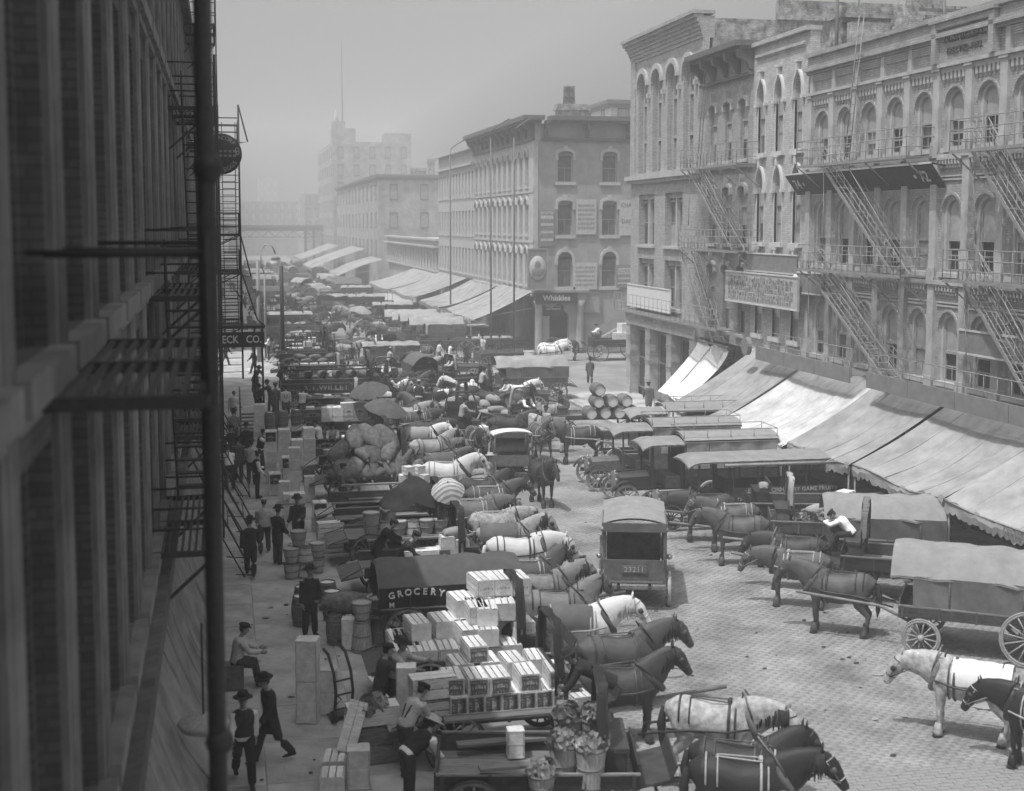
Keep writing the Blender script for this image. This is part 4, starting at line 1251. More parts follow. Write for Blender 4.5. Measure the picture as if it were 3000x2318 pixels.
# loading step with rails, canopy cloth
r_ = thing('loading_stair', 'wooden slatted steps with iron handrails at the shaded block', 'stair', (1.55, 64.8, .15))
for k in range(7):
    m = MB(); m.box((-.8, k*.34, .13*k), (.85, k*.34+.3, .13*k+.06)); put('stair_tread', m, M_wood, r_)
m = MB()
for x in (-.85, .9):
    m.beam((x, 0, 0), (x, 2.4, .95), .06, .16); m.tube([(x, -.2, .75), (x, .3, 1.0), (x, 2.4, 1.95), (x, 3.6, 2.0)], .035, 5); m.tube([(x, -.2, .75), (x, -.2, 0)], .03, 5); m.tube([(x, 2.4, 1.95), (x, 2.4, 0)], .03, 5)
put('handrail', m, M_iron, r_)
m = MB(); m.grid(lambda a, c: (-.2+1.6*a-.5*a*c, 1.2*c, 1.6*abs(a-.55)*1.2+.1*math.sin(c*5)), 8, 6, thick=.03)
o_ = put('canopy_cloth', m, M_canvas, None, (.9, 84, 5.3)); tag(o_, 'pale crumpled cloth canopy hung out over the pavement past the fire escape', 'cloth')
# street poles and the lamp
x_, y_, _ = at(829, 1082, .15); pole('street_pole', 'tall dark pole standing at the kerb before the stake wagon', 'pole', x_, y_, .1, 10.4+(655-778)/3900*y_*.99, .17, .13, M_iron)
x_, y_, _ = at(760, 1060, .15); pole('street_pole', 'tall pale pole on the near pavement left of the dark one', 'pole', x_, y_, .1, 10.4+(655-760)/3900*y_*.99, .16, .12, M_irong)
x_, y_, _ = at(779, 1050, .15)
r_ = pole('street_lamp', 'street lamp with a curled arm and pale globe by the tall poles', 'street lamp', x_, y_, .1, 6.6, .1, .07, M_irong)
m = MB(); m.tube([(0, 0, 6.5), (-.25, 0, 7.4), (-.25, 0, 8.3), (.1, 0, 8.8), (.6, 0, 8.7), (.85, 0, 8.1)], .06, 6); put('arm', m, M_irong, r_)
m = MB(); m.lathe([(.45, .25), (.1, .4), (.05, .5)], 12); put('lamp_shade', m, M_irong, r_, (.85, 0, 7.5))
m = MB(); m.ball((0, 0, 0), .4, 12, 8); put('globe', m, M_white, r_, (.85, 0, 7.45))
for px, py_, lab in ((1506, 361, 'hooked pole'), (1438, 366, 'second hooked pole'), (1319, 423, 'farther hooked pole')):
    zt = onx(px, py_, 20.3)[1] - 1.0
    r_ = pole('street_pole', 'tall thin %s with a bent tip in front of the pale stone fronts' % lab, 'pole', 20.3, onx(px, 600, 20.3)[0], .1, zt, .075, .055, M_corn)
    m = MB(); m.tube([(0, 0, zt-.1), (.1, 0, zt+.6), (.6, 0, zt+1.0), (1.5, 0, zt+1.5)], .05, 5); put('bent_tip', m, M_corn, r_)
# ---------------------------------------------------------------- smooth bodies
def remesh(b, vox, smooth=4):
    me = b.data('tmp', [None])
    o = bpy.data.objects.new('tmp', me)
    COL.objects.link(o)
    rm = o.modifiers.new('r', 'REMESH'); rm.mode = 'VOXEL'; rm.voxel_size = vox; rm.use_smooth_shade = True
    sm = o.modifiers.new('s', 'SMOOTH'); sm.iterations = smooth; sm.factor = .5
    bpy.context.view_layer.update()
    out = bpy.data.meshes.new_from_object(o.evaluated_get(bpy.context.evaluated_depsgraph_get()))
    bpy.data.objects.remove(o)
    bpy.data.meshes.remove(me)
    out.materials.clear(); out.materials.append(None)
    out.polygons.foreach_set('use_smooth', [True]*len(out.polygons))
    return out
def join_mesh(base, extra, name):
    """base mesh plus the faces of a builder (material indices kept)"""
    bm = bmesh.new(); bm.from_mesh(base)
    t = extra.data('t', [None]*(max(extra.m)+1)); bm.from_mesh(t)
    me = bpy.data.meshes.new(name); bm.to_mesh(me); bm.free()
    for _ in range(max(extra.m)+1):
        me.materials.append(None)
    bpy.data.meshes.remove(t); bpy.data.meshes.remove(base)
    return me
def hand(b, w_, d, side):
    """palm, four unequal curled fingers and a thumb from wrist w_ along d"""
    d = d.normalized()
    sx = d.cross(Vector((0, 1, 0)))
    sx = sx.normalized() if sx.length > .2 else Vector((1, 0, 0))
    y = Vector((0, side, 0))
    p = w_ + d*.09
    b.tube([w_, w_+d*.04, p], [(.022, .03), (.019, .042), (.016, .04)], 8, flat=tuple(y))
    for k, l in enumerate((.07, .08, .076, .06)):
        o_ = sx*(.033-.022*k)
        q = p + o_*.9; q1 = q + d*l*.5 - y*.008; q2 = q1 + d*l*.4 - y*.03
        b.tube([q - d*.01, q1, q2], [.010, .009, .007], 5)
    t0 = w_ + d*.03 + sx*.035; b.tube([t0, t0 + d*.03 + sx*.025 - y*.012, t0 + d*.06 + sx*.03 - y*.03], [.012, .011, .008], 5)
def build_person(lean=0, th=(0, 0), kn=(0, 0), sh=(0, 0), ab=(8, 8), el=(12, 12), hp=0, hy=0, inn=(0, 0), seat=False):
    A = rad
    def dirx(a, out, s_):
        return Vector((math.sin(A(a))*math.cos(A(out)), s_*math.sin(A(out)), -math.cos(A(a))*math.cos(A(out))))
    legs = []
    for i, s_ in enumerate((1, -1)):
        hip = Vector((0, s_*.095, 0)); k = hip + dirx(th[i], 2, s_)*.43; an = k + dirx(th[i]-kn[i], 1, s_)*.42
        legs.append((hip, k, an))
    low = min(l[2].z for l in legs) - .08
    up_ = Vector((math.sin(A(lean)), 0, math.cos(A(lean)))); fw = Vector((math.cos(A(lean)), 0, -math.sin(A(lean))))
    O = Vector((0, 0, -low))
    legs = [tuple(p+O for p in l) for l in legs]
    hipc = O.copy(); nb = hipc + up_*.52
    hd = Vector((math.sin(A(lean*.7+hp)), 0, math.cos(A(lean*.7+hp))))
    hc = nb + hd*.20 + fw*.02
    arms = []
    for i, s_ in enumerate((1, -1)):
        s0 = nb - up_*.055 + Vector((0, s_*.185, 0)); e = s0 + dirx(sh[i], ab[i], s_)*.29
        w_ = e + (dirx(sh[i]+el[i], ab[i]*.4, s_) + Vector((0, -s_*math.sin(A(inn[i])), 0))).normalized()*.255
        arms.append((s0, e, w_))
    Y = (0, 1, 0)
    def torso(b, g, bot=-.02):
        b.tube([hipc+up_*bot, hipc+up_*.06, hipc+up_*.2, hipc+up_*.36, hipc+up_*.46, nb+up_*.0, nb+up_*.03],
               [(.172+g, .12+g), (.18+g, .13+g), (.168+g, .128+g), (.196+g, .142+g), (.2+g, .125+g), (.1+g, .082+g), (.062, .062)], 14, flat=Y)
    def sleeve(b, a, g, end=1.0):
        s0, e, w_ = a
        b.tube([s0+up_*.01, s0.lerp(e, .5), e, e.lerp(w_, .5*end), e.lerp(w_, .93*end)], [.078+g, .068+g, .06+g, .053+g, .044+g], 9)
    def leg(b, l, g, end=1.0):
        h_, k, an = l
        b.tube([h_+Vector((0,0,.02)), h_.lerp(k, .3), k, k.lerp(an, .35), k.lerp(an, end)], [.108+g, .106+g, .084+g, .082+g, .072+g], 10)
    # body: one skin
    b = MB()
    torso(b, -.02)
    for a in arms:
        sleeve(b, a, -.014); b.tube([a[1].lerp(a[2], .8), a[2]], [.03, .026], 8)
    for l in legs:
        leg(b, l, -.015)
    b.tube([nb-up_*.03, hc-hd*.06], [.056, .052], 10)
    body = remesh(b, .026, 3)
    x = MB()
    Mh = Matrix.Translation(hc) @ Matrix.Rotation(A(hy), 4, 'Z') @ Matrix.Rotation(A(lean*.7+hp), 4, 'Y')
    x.T = Mh
    rings = []
    for z, rx, ry, ox in ((-.125, .03, .03, .045), (-.11, .055, .045, .03), (-.075, .078, .06, .015), (-.03, .09, .068, .008), (.02, .096, .074, 0), (.07, .094, .073, -.004), (.105, .075, .06, -.006), (.125, .04, .035, -.008)):
        rings.append([(ox+rx*math.cos(2*math.pi*k/16)*(1.0 if math.cos(2*math.pi*k/16) < 0 else .98), ry*math.sin(2*math.pi*k/16), z) for k in range(16)])
    x.loft(rings, 0)
    x.tube([(.088, 0, .03), (.112, 0, -.012), (.118, 0, -.026), (.09, 0, -.034)], [.008, .013, .017, .01], 6)     # nose
    x.ball((.082, 0, .036), (.02, .05, .012), 8, 5)                                                            # brow
    for s_ in (1, -1):
        x.ball((-.002, s_*.074, -.005), (.022, .01, .034), 8, 5)                                                # ear
        x.ball((.084, s_*.03, .014), (.010, .012, .008), 6, 4, mi=1)                                           # eye
    x.ball((.088, 0, -.068), (.012, .026, .008), 8, 4, mi=1)                                                   # mouth
    x.T = None
    for i, a in enumerate(arms):
        hand(x, a[2], a[2]-a[1], (1, -1)[i])
    out = {'body': join_mesh(body, x, 'body')}
    b = MB(); torso(b, .012, -.05)
    for a in arms:
        sleeve(b, a, .008)
    out['shirt'] = remesh(b, .024, 3)
    b = MB()
    if seat:
        torso(b, .022, -.08)
    else:
        b.tube([hipc-up_*.3, hipc-up_*.12, hipc+up_*.06, hipc+up_*.2, hipc+up_*.36, hipc+up_*.46, nb+up_*.02], [(.195,.15),(.19,.14),(.19,.14),(.172,.13),(.2,.145),(.205,.13),(.1,.085)], 14, flat=Y)
    for a in arms:
        sleeve(b, a, .016)
    out['coat'] = remesh(b, .026, 3)
    b = MB()
    b.tube([hipc-up_*.10, hipc-up_*.02, hipc+up_*.11], [(.13, .1), (.172, .125), (.168, .12)], 12, flat=Y)
    for l in legs:
        leg(b, l, .006, .98)
    out['trousers'] = remesh(b, .024, 3)
    b = MB()
    for l in legs:
        a = l[2]; f = (l[2]-l[1]).normalized()
        t = Vector((math.cos(A(0)), 0, 0))
        b.tube([a+Vector((-.06, 0, -.045)), a+Vector((-.02, 0, -.03)), a+Vector((.08, 0, -.045)), a+Vector((.17, 0, -.06)), a+Vector((.2, 0, -.062))], [(.034,.03), (.042,.05), (.042,.035), (.042,.022), (.02,.014)], 8, flat=Y)
        b.tube([a+Vector((-.01,0,.05)), a+Vector((-.01,0,-.04))], [.05, .047], 8)
    out['shoe'] = b.data('shoe', [None])
    b = MB(); torso(b, .026, .03); b2 = b
    out['vest'] = remesh(b2, .03, 2)
    b = MB(); b.T = Mh; b.ball((-.018, 0, .022), (.094, .082, .112), 12, 8); out['hair'] = b.data('hair', [None])
    hats = {}
    for kind in ('bowler', 'cap', 'straw', 'soft'):
        b = MB(); b.T = Mh @ Matrix.Translation((-.008, 0, .055)) @ Matrix.Rotation(A(-4), 4, 'Y')
        if kind == 'bowler':
            pr = [(.172, .03), (.18, .016), (.165, .002), (.11, .004), (.108, .05), (.098, .1), (.06, .132), (.002, .138)]
        elif kind == 'straw':
            pr = [(.2, .008), (.2, 0), (.115, .004), (.11, .085), (.106, .09), (.002, .092)]
        elif kind == 'soft':
            pr = [(.185, .0), (.18, .012), (.115, .006), (.112, .06), (.085, .12), (.05, .11), (.002, .1)]
        else:
            pr = [(.102, -.005), (.125, .03), (.13, .05), (.1, .075), (.002, .085)]
        b.lathe(pr, 16, smooth=True)
        if kind == 'cap':
            b.tube([(.08, 0, .005), (.13, 0, -.002), (.165, 0, -.012)], [(.085, .01), (.08, .009), (.045, .005)], 10, flat=Y)
        hats[kind] = b.data('hat', [None])
    out['hats'] = hats
    ap = MB()
    for lg in (0,):
        ap.grid(lambda a, c: tuple(hipc + up_*(.3-.95*c if not seat else .3-.3*c) + fw*(.155+.03*c) + Vector((-.05*abs(a-.5)*2*1.4, -.2+.4*a, 0))), 8, 8, thick=0)
    out['apron'] = ap.data('apron', [None])
    sp = MB()
    for s_ in (1, -1):
        sp.tube([hipc+up_*.1+fw*.135+Vector((0,s_*.1,0)), hipc+up_*.36+fw*.15+Vector((0,s_*.085,0)), nb-up_*.0+Vector((0,s_*.1,0))-fw*.0+up_*.02, hipc+up_*.36-fw*.145+Vector((0,s_*.08,0)), hipc+up_*.1-fw*.13+Vector((0,s_*.03,0))], [(.018,.006)]*5, 6, flat=Y)
    out['suspender'] = sp.data('suspender', [None])
    out['hip'] = hipc.z
    return out
POSES = {
    'stand': dict(th=(3, -3), sh=(4, -3), el=(12, 15)),
    'stand2': dict(th=(4, -2), kn=(6, 0), sh=(15, 10), el=(70, 30), hp=8, hy=25),
    'walk': dict(lean=4, th=(24, -18), kn=(8, 22), sh=(-18, 22), el=(12, 22)),
    'walk2': dict(lean=5, th=(-16, 22), kn=(24, 6), sh=(20, -16), el=(20, 12), hp=10),
    'bend': dict(lean=62, th=(14, 2), kn=(16, 6), sh=(28, 20), el=(14, 20), hp=-10),
    'stoop': dict(lean=34, th=(10, -6), kn=(14, 4), sh=(42, 30), el=(28, 40), hp=10, inn=(20, 20)),
    'reach': dict(lean=12, th=(10, -10), kn=(6, 10), sh=(70, 62), el=(15, 22), hp=4),
    'carry': dict(lean=2, th=(14, -10), kn=(6, 14), sh=(35, 150), ab=(10, 14), el=(80, 50)),
    'sit': dict(lean=12, th=(78, 74), kn=(72, 66), sh=(42, 38), el=(38, 42), hp=8, seat=True, inn=(15, 15)),
    'slump': dict(lean=42, th=(82, 74), kn=(60, 70), sh=(62, 50), el=(50, 66), hp=30, seat=True, inn=(30, 30)),
}
PC = {}
def clothes(name, v, var=.22):
    return mat(name, v, .95, var, 11, bump=.9, rnd=.25)
C_black, C_dark, C_grey, C_mid, C_white, C_pale = clothes('black_wool', .018), clothes('dark_wool', .04), clothes('grey_tweed', .10), clothes('grey_cotton', .22), clothes('white_shirting', .78, .1), clothes('pale_cotton', .42, .15)
C_hat, C_straw = mat('felt_hat', .02, .9, .3, 8, rnd=.3), mat('straw_hat', .42, .9, .2, 14)
def person(label, pose, loc, face, top='shirt', tm=C_white, trm=C_dark, hat='cap', hm=None, vest=None, apron=None, susp=False, scale=1.0, rich=True):
    if pose not in PC:
        PC[pose] = build_person(**POSES[pose])
    P = PC[pose]
    r_ = thing('person', label, 'person', loc, rad(face), scale=scale)
    put('body', P['body'], [M_skin, M_hair], r_)
    put(top, P[top], tm, r_)
    put('trousers', P['trousers'], trm, r_)
    put('shoe', P['shoe'], C_black, r_)
    if hat:
        put('hat', P['hats'][hat], hm or (C_straw if hat == 'straw' else C_hat), r_)
    put('hair', P['hair'], M_hair, r_)
    if vest is not None:
        put('vest', P['vest'], vest, r_)
    if apron is not None:
        put('apron', P['apron'], apron, r_)
    if susp:
        put('suspender', P['suspender'], C_black, r_)
    return r_

# ---------------------------------------------------------------- horses (facing +x, feet at z = 0)
def build_horse(poll=(1.12, 1.98), yaw=0, nose=(.36, -.52), stride=0):
    X3 = (0, 1, 0)
    b = MB()
    b.tube([(-.98, 0, 1.28), (-.93, 0, 1.32), (-.78, 0, 1.36), (-.5, 0, 1.33), (-.15, 0, 1.21), (.2, 0, 1.23), (.48, 0, 1.30), (.68, 0, 1.30), (.82, 0, 1.28), (.86, 0, 1.26)],
           [(.10, .12), (.22, .24), (.31, .33), (.33, .35), (.375, .41), (.355, .41), (.285, .37), (.23, .31), (.15, .22), (.06, .1)], 18, flat=X3)
    b.ball((.36, 0, 1.60), (.24, .11, .11), 12, 8); b.ball((-.62, 0, 1.56), (.26, .17, .15), 12, 8)
    for s_ in (1, -1):
        b.ball((.52, s_*.17, 1.22), (.2, .13, .3), 10, 8); b.ball((-.66, s_*.19, 1.22), (.24, .15, .33), 10, 8)
    px, pz = poll
    ya = rad(yaw)
    base = Vector((.5, 0, 1.42)); pl = Vector((.5 + (px-.5)*math.cos(ya), (px-.5)*math.sin(ya), pz))
    mid = base.lerp(pl, .52) + Vector((0, 0, .05))
    b.tube([base-Vector((.1, 0, .05)), base.lerp(mid, .5)+Vector((.02, 0, 0)), mid, mid.lerp(pl, .6), pl], [(.25, .41), (.21, .37), (.165, .30), (.135, .245), (.105, .18)], 14, flat=X3)
    nd = Vector((nose[0]*math.cos(ya*1.5), nose[0]*math.sin(ya*1.5), nose[1]))
    hs = Vector((-math.sin(ya*1.5), math.cos(ya*1.5), 0))
    b.tube([pl-nd*.12+Vector((0,0,.0)), pl+nd*.08, pl+nd*.32, pl+nd*.6, pl+nd*.85, pl+nd*1.0, pl+nd*1.05], [(.08, .10), (.108, .15), (.115, .17), (.088, .13), (.074, .1), (.072, .09), (.04, .045)], 12, flat=tuple(hs))
    for s_ in (1, -1):
        f = .06*stride*s_
        b.tube([(.50, s_*.17, 1.22), (.50, s_*.185, .98), (.52+f, s_*.17, .78), (.53+f*2, s_*.165, .56), (.53+f*2, s_*.165, .5), (.51+f*2.4, s_*.165, .3), (.51+f*2.6, s_*.165, .2), (.55+f*2.8, s_*.165, .10), (.57+f*2.8, s_*.165, .01)],
               [(.12, .15), (.10, .13), (.075, .09), (.062, .068), (.06, .065), (.043, .048), (.058, .062), (.062, .068), (.08, .09)], 10, flat=X3)
        f = -f
        b.tube([(-.66, s_*.17, 1.25), (-.60, s_*.2, 1.0), (-.62+f, s_*.185, .86), (-.76+f*1.5, s_*.175, .68), (-.86+f*2, s_*.175, .58), (-.83+f*2.2, s_*.175, .42), (-.80+f*2.4, s_*.175, .26), (-.79+f*2.6, s_*.175, .19), (-.75+f*2.8, s_*.175, .1), (-.73+f*2.8, s_*.175, .01)],
               [(.16, .24), (.14, .2), (.105, .15), (.078, .095), (.065, .08), (.05, .056), (.05, .055), (.06, .066), (.064, .07), (.08, .09)], 10, flat=X3)
    body = remesh(b, .036, 3)
    x = MB()
    up_ = -nd.normalized(); fwd = Vector((math.cos(ya*1.5), math.sin(ya*1.5), 0))
    for s_ in (1, -1):
        e = pl - nd*.12 + hs*.055*s_ + Vector((0, 0, .03))
        x.tube([e, e+Vector((0, 0, .09))+hs*.012*s_, e+Vector((0, 0, .18))+fwd*.02], [(.03, .025), (.036, .02), (.004, .004)], 6, flat=tuple(hs))
        x.ball(pl+nd*.34+hs*.098*s_+fwd*.04, (.016, .012, .02), 6, 4, mi=1)
        x.ball(pl+nd*.96+hs*.05*s_+fwd*.035, (.012, .008, .014), 6, 4, mi=1)
    for xx, s_ in ((.56, 1), (.56, -1), (-.74, 1), (-.74, -1)):
        st = .06*stride*s_*2.8*(1 if xx > 0 else -1)
        x.lathe([(.1, 0), (.08, .085)], 10, (xx+st, s_*.168, 0), mi=1)
        x.lathe([(.085, .05), (.105, .1), (.085, .2), (.06, .3)], 10, (xx+st-.02, s_*.168, 0))
    out = {'body': join_mesh(body, x, 'body')}
    m = MB()
    n = 18
    rr = random.Random(3)
    crest = [base.lerp(mid, .0)+Vector((-.08, 0, .28)), base.lerp(mid, .55)+Vector((-.02, 0, .27)), mid+Vector((-.02, 0, .2)), mid.lerp(pl, .6)+Vector((-.03, 0, .16)), pl+Vector((-.03, 0, .12))]
    def cr(t):
        t *= len(crest)-1; i = min(int(t), len(crest)-2); return crest[i].lerp(crest[i+1], t-i)
    for k in range(n):
        p = cr(k/(n-1)); l = rr.uniform(.26, .5)
        m.tube([p, p+Vector((0, -.10, -.04)), p+Vector((rr.uniform(-.04,.04), -.19, -l))], [(.035, .018), (.04, .016), (.012, .006)], 5, flat=(1, 0, 0))
    for k in range(4):
        m.tube([pl-nd*.08+hs*(.02*k-.03), pl+nd*.15+fwd*.09+hs*(.02*k-.03), pl+nd*.32+fwd*.1+hs*(.02*k-.03)], [.02, .018, .006], 5)
    out['mane'] = m.data('mane', [None])
    m = MB(); m.tube([(-.92, 0, 1.5), (-1.05, 0, 1.42), (-1.1, 0, 1.1), (-1.08, .02, .75), (-1.07, .02, .55)], [.03, .06, .085, .06, .012], 8); out['tail'] = m.data('tail', [None])
    # harness
    m = MB()
    ctr = base.lerp(mid, .25)+Vector((.03, 0, -.10)); ax = (mid-base).normalized()
    s2 = Vector((0, 1, 0)); u2 = s2.cross(ax)
    pts = []
    for k in range(19):
        a = 2*math.pi*k/18
        pts.append(ctr + s2*(.235*math.cos(a)) + u2*(-.37*math.sin(a)))
    m.tube(pts, [(.075, .05)]*19, 8, caps=False, flat=tuple(ax))
    for s_ in (1, -1):
        m.tube([ctr+s2*.25*s_-u2*.1+ax*.06, ctr+s2*.2*s_-u2*.4+ax*.05, ctr+s2*.07*s_-u2*.6+ax*.03], [.022, .02, .02], 5)
    out['collar'] = m.data('collar', [None])
    m = MB()
    def band(xc, ry, rz_, zc, w_=.05, a0=0, a1=2*math.pi, tiltx=0):
        P = [Vector((xc+tiltx*math.sin(a0+(a1-a0)*k/20), ry*math.cos(a0+(a1-a0)*k/20), zc+rz_*math.sin(a0+(a1-a0)*k/20))) for k in range(21)]
        m.tube(P, [(w_/2, .012)]*21, 6, caps=False, flat=(1, 0, 0))
    band(.22, .385, .43, 1.235); band(.34, .36, .43, 1.25, .035); band(-.72, .335, .36, 1.36, .035, rad(-10), rad(190)); band(-.52, .34, .355, 1.34, .03, rad(-10), rad(190))
    for s_ in (1, -1):
        m.tube([(.62, s_*.30, 1.26), (.2, s_*.40, 1.2), (-.5, s_*.375, 1.16), (-1.0, s_*.3, 1.05), (-1.5, s_*.3, .95)], [(.012, .025)]*5, 5)
        m.tube([(.45, s_*.1, 1.68), (.22, s_*.09, 1.67), (-.5, s_*.05, 1.7), (-.9, s_*.03, 1.6)], [.014]*4, 4)
        m.tube([(.2, s_*.08, 1.68), (.55, s_*.14, 1.72), pl+nd*.75+hs*.09*s_], [.011]*3, 4)
        m.tube([(-.2, s_*.37, 1.15), (-.95, s_*.3, 1.12), (-1.02, 0, 1.15)], [(.01, .025)]*3, 5)
    m.ball((.22, 0, 1.69), (.06, .1, .05), 8, 5); m.tube([(.45, -.1, 1.74), (.45, 0, 1.86), (.45, .1, 1.74)], .02, 5)
    out['harness_strap'] = m.data('harness_strap', [None])
    m = MB()
    for t, w1, h1 in ((.06, .103, .145), (.7, .082, .11)):
        c = pl+nd*t; pu = nd.normalized().cross(hs)
        m.tube([c + hs*w1*math.cos(a)+pu*h1*math.sin(a) for a in [2*math.pi*k/14 for k in range(15)]], [(.014, .008)]*15, 5, caps=False)
    for s_ in (1, -1):
        m.tube([pl+nd*.02+hs*.10*s_, pl+nd*.72+hs*.088*s_], [(.014, .008)]*2, 5)
    out['bridle'] = m.data('bridle', [None])
    m = MB()
    for s_ in (1, -1):
        c = pl+nd*.34+hs*.13*s_+fwd*.03
        m.tube([c-nd*.1, c, c+nd*.1], [(.012, .055), (.012, .07), (.012, .05)], 6, flat=tuple(hs))
    out['blinker'] = m.data('blinker', [None])
    m = MB()
    m.grid(lambda a, c: (-.92+1.2*a, (.405)*math.cos(rad(-8)+(math.pi+rad(16))*c)*(1-.12*(abs(a-.45)*2)**3), 1.30+.425*math.sin(rad(-8)+(math.pi+rad(16))*c)+.01*math.sin(a*20)), 16, 18)
    out['blanket'] = m.data('blanket', [None])
    return out
HP = {}
M_collar = mat('worn_collar_leather', .13, .7, .3, 8, rnd=.4)
HPOSE = {'up': dict(), 'mid': dict(poll=(1.28, 1.78)), 'low': dict(poll=(1.38, 1.52), nose=(.3, -.55)), 'turn': dict(poll=(1.2, 1.88), yaw=24), 'turnb': dict(poll=(1.2, 1.82), yaw=-26), 'step': dict(poll=(1.2, 1.9), stride=1.6), 'low2': dict(poll=(1.36, 1.6), yaw=-16, nose=(.26, -.56))}
def hcol(name, v, var, sc=2.5, rough=.62, spec=.4):
    return mat(name, v, rough, var, sc, spec=spec, bump=.4, rnd=.18)
H_bay, H_black, H_brown, H_grey, H_dap, H_white, H_dun, H_roan = hcol('bay_coat', .04, .3), hcol('black_coat', .016, .3), hcol('brown_coat', .075, .25), hcol('grey_coat', .28, .3, 5), hcol('dappled_coat', .36, .32, 7), hcol('white_coat', .68, .08, 4, .7), hcol('dun_coat', .16, .2), hcol('roan_coat', .22, .3, 4)
M_dmane, M_lmane, M_hoof = mat('dark_mane', .025, .8, .4, 14), mat('pale_mane', .5, .85, .2, 12), mat('hoof', .05, .7, .3, 8)
def horse(label, pose, loc, face, coat, mane=None, blanket=None, group='draught horses in harness', scale=1.0, straps=M_leather, light=False):
    scale = scale*R.uniform(.9, .99)
    if pose not in HP:
        HP[pose] = build_horse(**HPOSE[pose])
    P = HP[pose]
    r_ = thing('horse', label, 'horse', loc, rad(face), group=group, scale=scale)
    put('body', P['body'], [coat, M_hoof], r_)
    if straps is M_leather and R.random() < .4:
        straps = M_strapl
    mm = mane or (M_lmane if coat in (H_white, H_dap) else M_dmane)
    put('mane', P['mane'], mm, r_); put('tail', P['tail'], mm, r_)
    put('harness_strap', P['harness_strap'], straps, r_)
    put('collar', P['collar'], R.choice((M_leather, M_collar, M_collar)), r_)
    if not light:
        put('bridle', P['bridle'], straps, r_); put('blinker', P['blinker'], M_leather, r_)
    if blanket is not None:
        put('blanket', P['blanket'], blanket, r_)
    return r_
# ---------------------------------------------------------------- goods
def slat_mesh(l, w_, t):
    b = MB(); b.box((0, 0, 0), (l, w_, t)); return b.data('slat', [None])
CR = {}
def crate_parts(L_, W_, H_, n):
    k = (L_, W_, H_, n)
    if k not in CR:
        e = MB(); e.box((-.012, -W_/2, 0), (.012, W_/2, H_))
        sl = MB(); w_ = W_/n - .022; sl.box((-L_/2, -w_/2, -.006), (L_/2, w_/2, .006))
        ss = MB(); h_ = H_/n - .024; ss.box((-L_/2, -.006, -h_/2), (L_/2, .006, h_/2))
        fl = MB(); fl.box((-L_/2+.014, -W_/2+.012, .004), (L_/2-.014, W_/2-.012, .016))
        CR[k] = (e.data('end_panel', [None]), sl.data('slat', [None]), ss.data('slat', [None]), fl.data('crate_floor', [None]))
    return CR[k]
LABEL_ME = {}
def label_art(W_, H_, word):
    """flat printed label for a crate end, in the y-z plane, facing -x"""
    k = (round(W_, 2), round(H_, 2), word)
    if k not in LABEL_ME:
        b = MB(); b.box((-.004, -W_*.46, H_*.04), (0, W_*.46, H_*.96), 0)
        for a, c in (((-W_*.46, H_*.04), (W_*.46, H_*.075)), ((-W_*.46, H_*.925), (W_*.46, H_*.96)), ((-W_*.46, H_*.075), (-W_*.43, H_*.925)), ((W_*.43, H_*.075), (W_*.46, H_*.925))):
            b.box((-.0065, a[0], a[1]), (-.004, c[0], c[1]), 1)
        n = 14
        b.add([(-.0065, W_*.22*math.cos(math.pi*i/n), H_*(.42+.24*math.sin(math.pi*i/n))) for i in range(n+1)], [tuple(range(n+1))], 1)
        for dy in (-.1, 0, .1):
            b.add([(-.0065, W_*dy*.5, H_*.38), (-.0065, W_*(dy*1.6-.03), H_*.14), (-.0065, W_*(dy*1.6+.03), H_*.14)], [(0, 1, 2)], 1)
        for dy in (-.3, .3):
            b.add([(-.0065, W_*(dy-.05), H_*.55), (-.0065, W_*(dy+.05), H_*.58), (-.0065, W_*dy*1.1, H_*.32)], [(0, 1, 2)], 1)
        t = text_mesh(word, H_*.20, .001)
        for v_ in [0]:
            base = [(-.007, -p.co.x*1.0, H_*.79 + p.co.y) for p in t.vertices]
            b.add(base, [tuple(p.vertices) for p in t.polygons], 1)
        LABEL_ME[k] = b.data('paper_label', [None, None])
    return LABEL_ME[k]
def crate(label, loc, rz=0.0, size=(.68, .31, .30), n=3, m_=None, lab=None, upright=False, side=False, group=None, face=-1, rot=None, art=None):
    """slatted box: two ends, slats on top and sides; lab puts a printed label on the end that faces -x"""
    L_, W_, H_ = size
    m_ = m_ or M_pine
    r_ = thing('crate', label, 'crate', loc, 0, group=group)
    rt = Matrix.Rotation(rz, 4, 'Z')
    if upright:
        rt = rt @ Matrix.Translation((0, 0, L_/2)) @ Matrix.Rotation(rad(90), 4, 'Y') @ Matrix.Translation((0, 0, -H_/2))
    if side:
        rt = rt @ Matrix.Translation((0, 0, W_/2)) @ Matrix.Rotation(rad(90), 4, 'X') @ Matrix.Translation((0, 0, -H_/2))
    r_.rotation_euler = rt.to_euler()
    r_.location = Vector(loc) + rt.to_translation()
    if rot is not None:
        r_.rotation_euler = rot
    e, sl, ss, fl = crate_parts(L_, W_, H_, n)
    for x in (-L_/2+.013, 0, L_/2-.013):
        put('end_panel', e, M_pine2, r_, (x, 0, 0))
    for k in range(n):
        put('slat', sl, m_, r_, (R.uniform(-.006, .006), -W_/2+W_*(k+.5)/n, H_+.007), rz=R.uniform(-.008, .008))
        for s_ in (-1, 1):
            put('slat', ss, m_, r_, (R.uniform(-.006, .006), s_*(W_/2+.0065), H_*(k+.5)/n), rot=(0, R.uniform(-.008, .008), 0))
    put('crate_floor', fl, M_pine2, r_)
    if lab:
        put('paper_label', label_art(W_, H_, lab), art or [M_lab, M_lab2], r_, (-L_/2-.001, 0, 0))
    return r_
BARR = {}
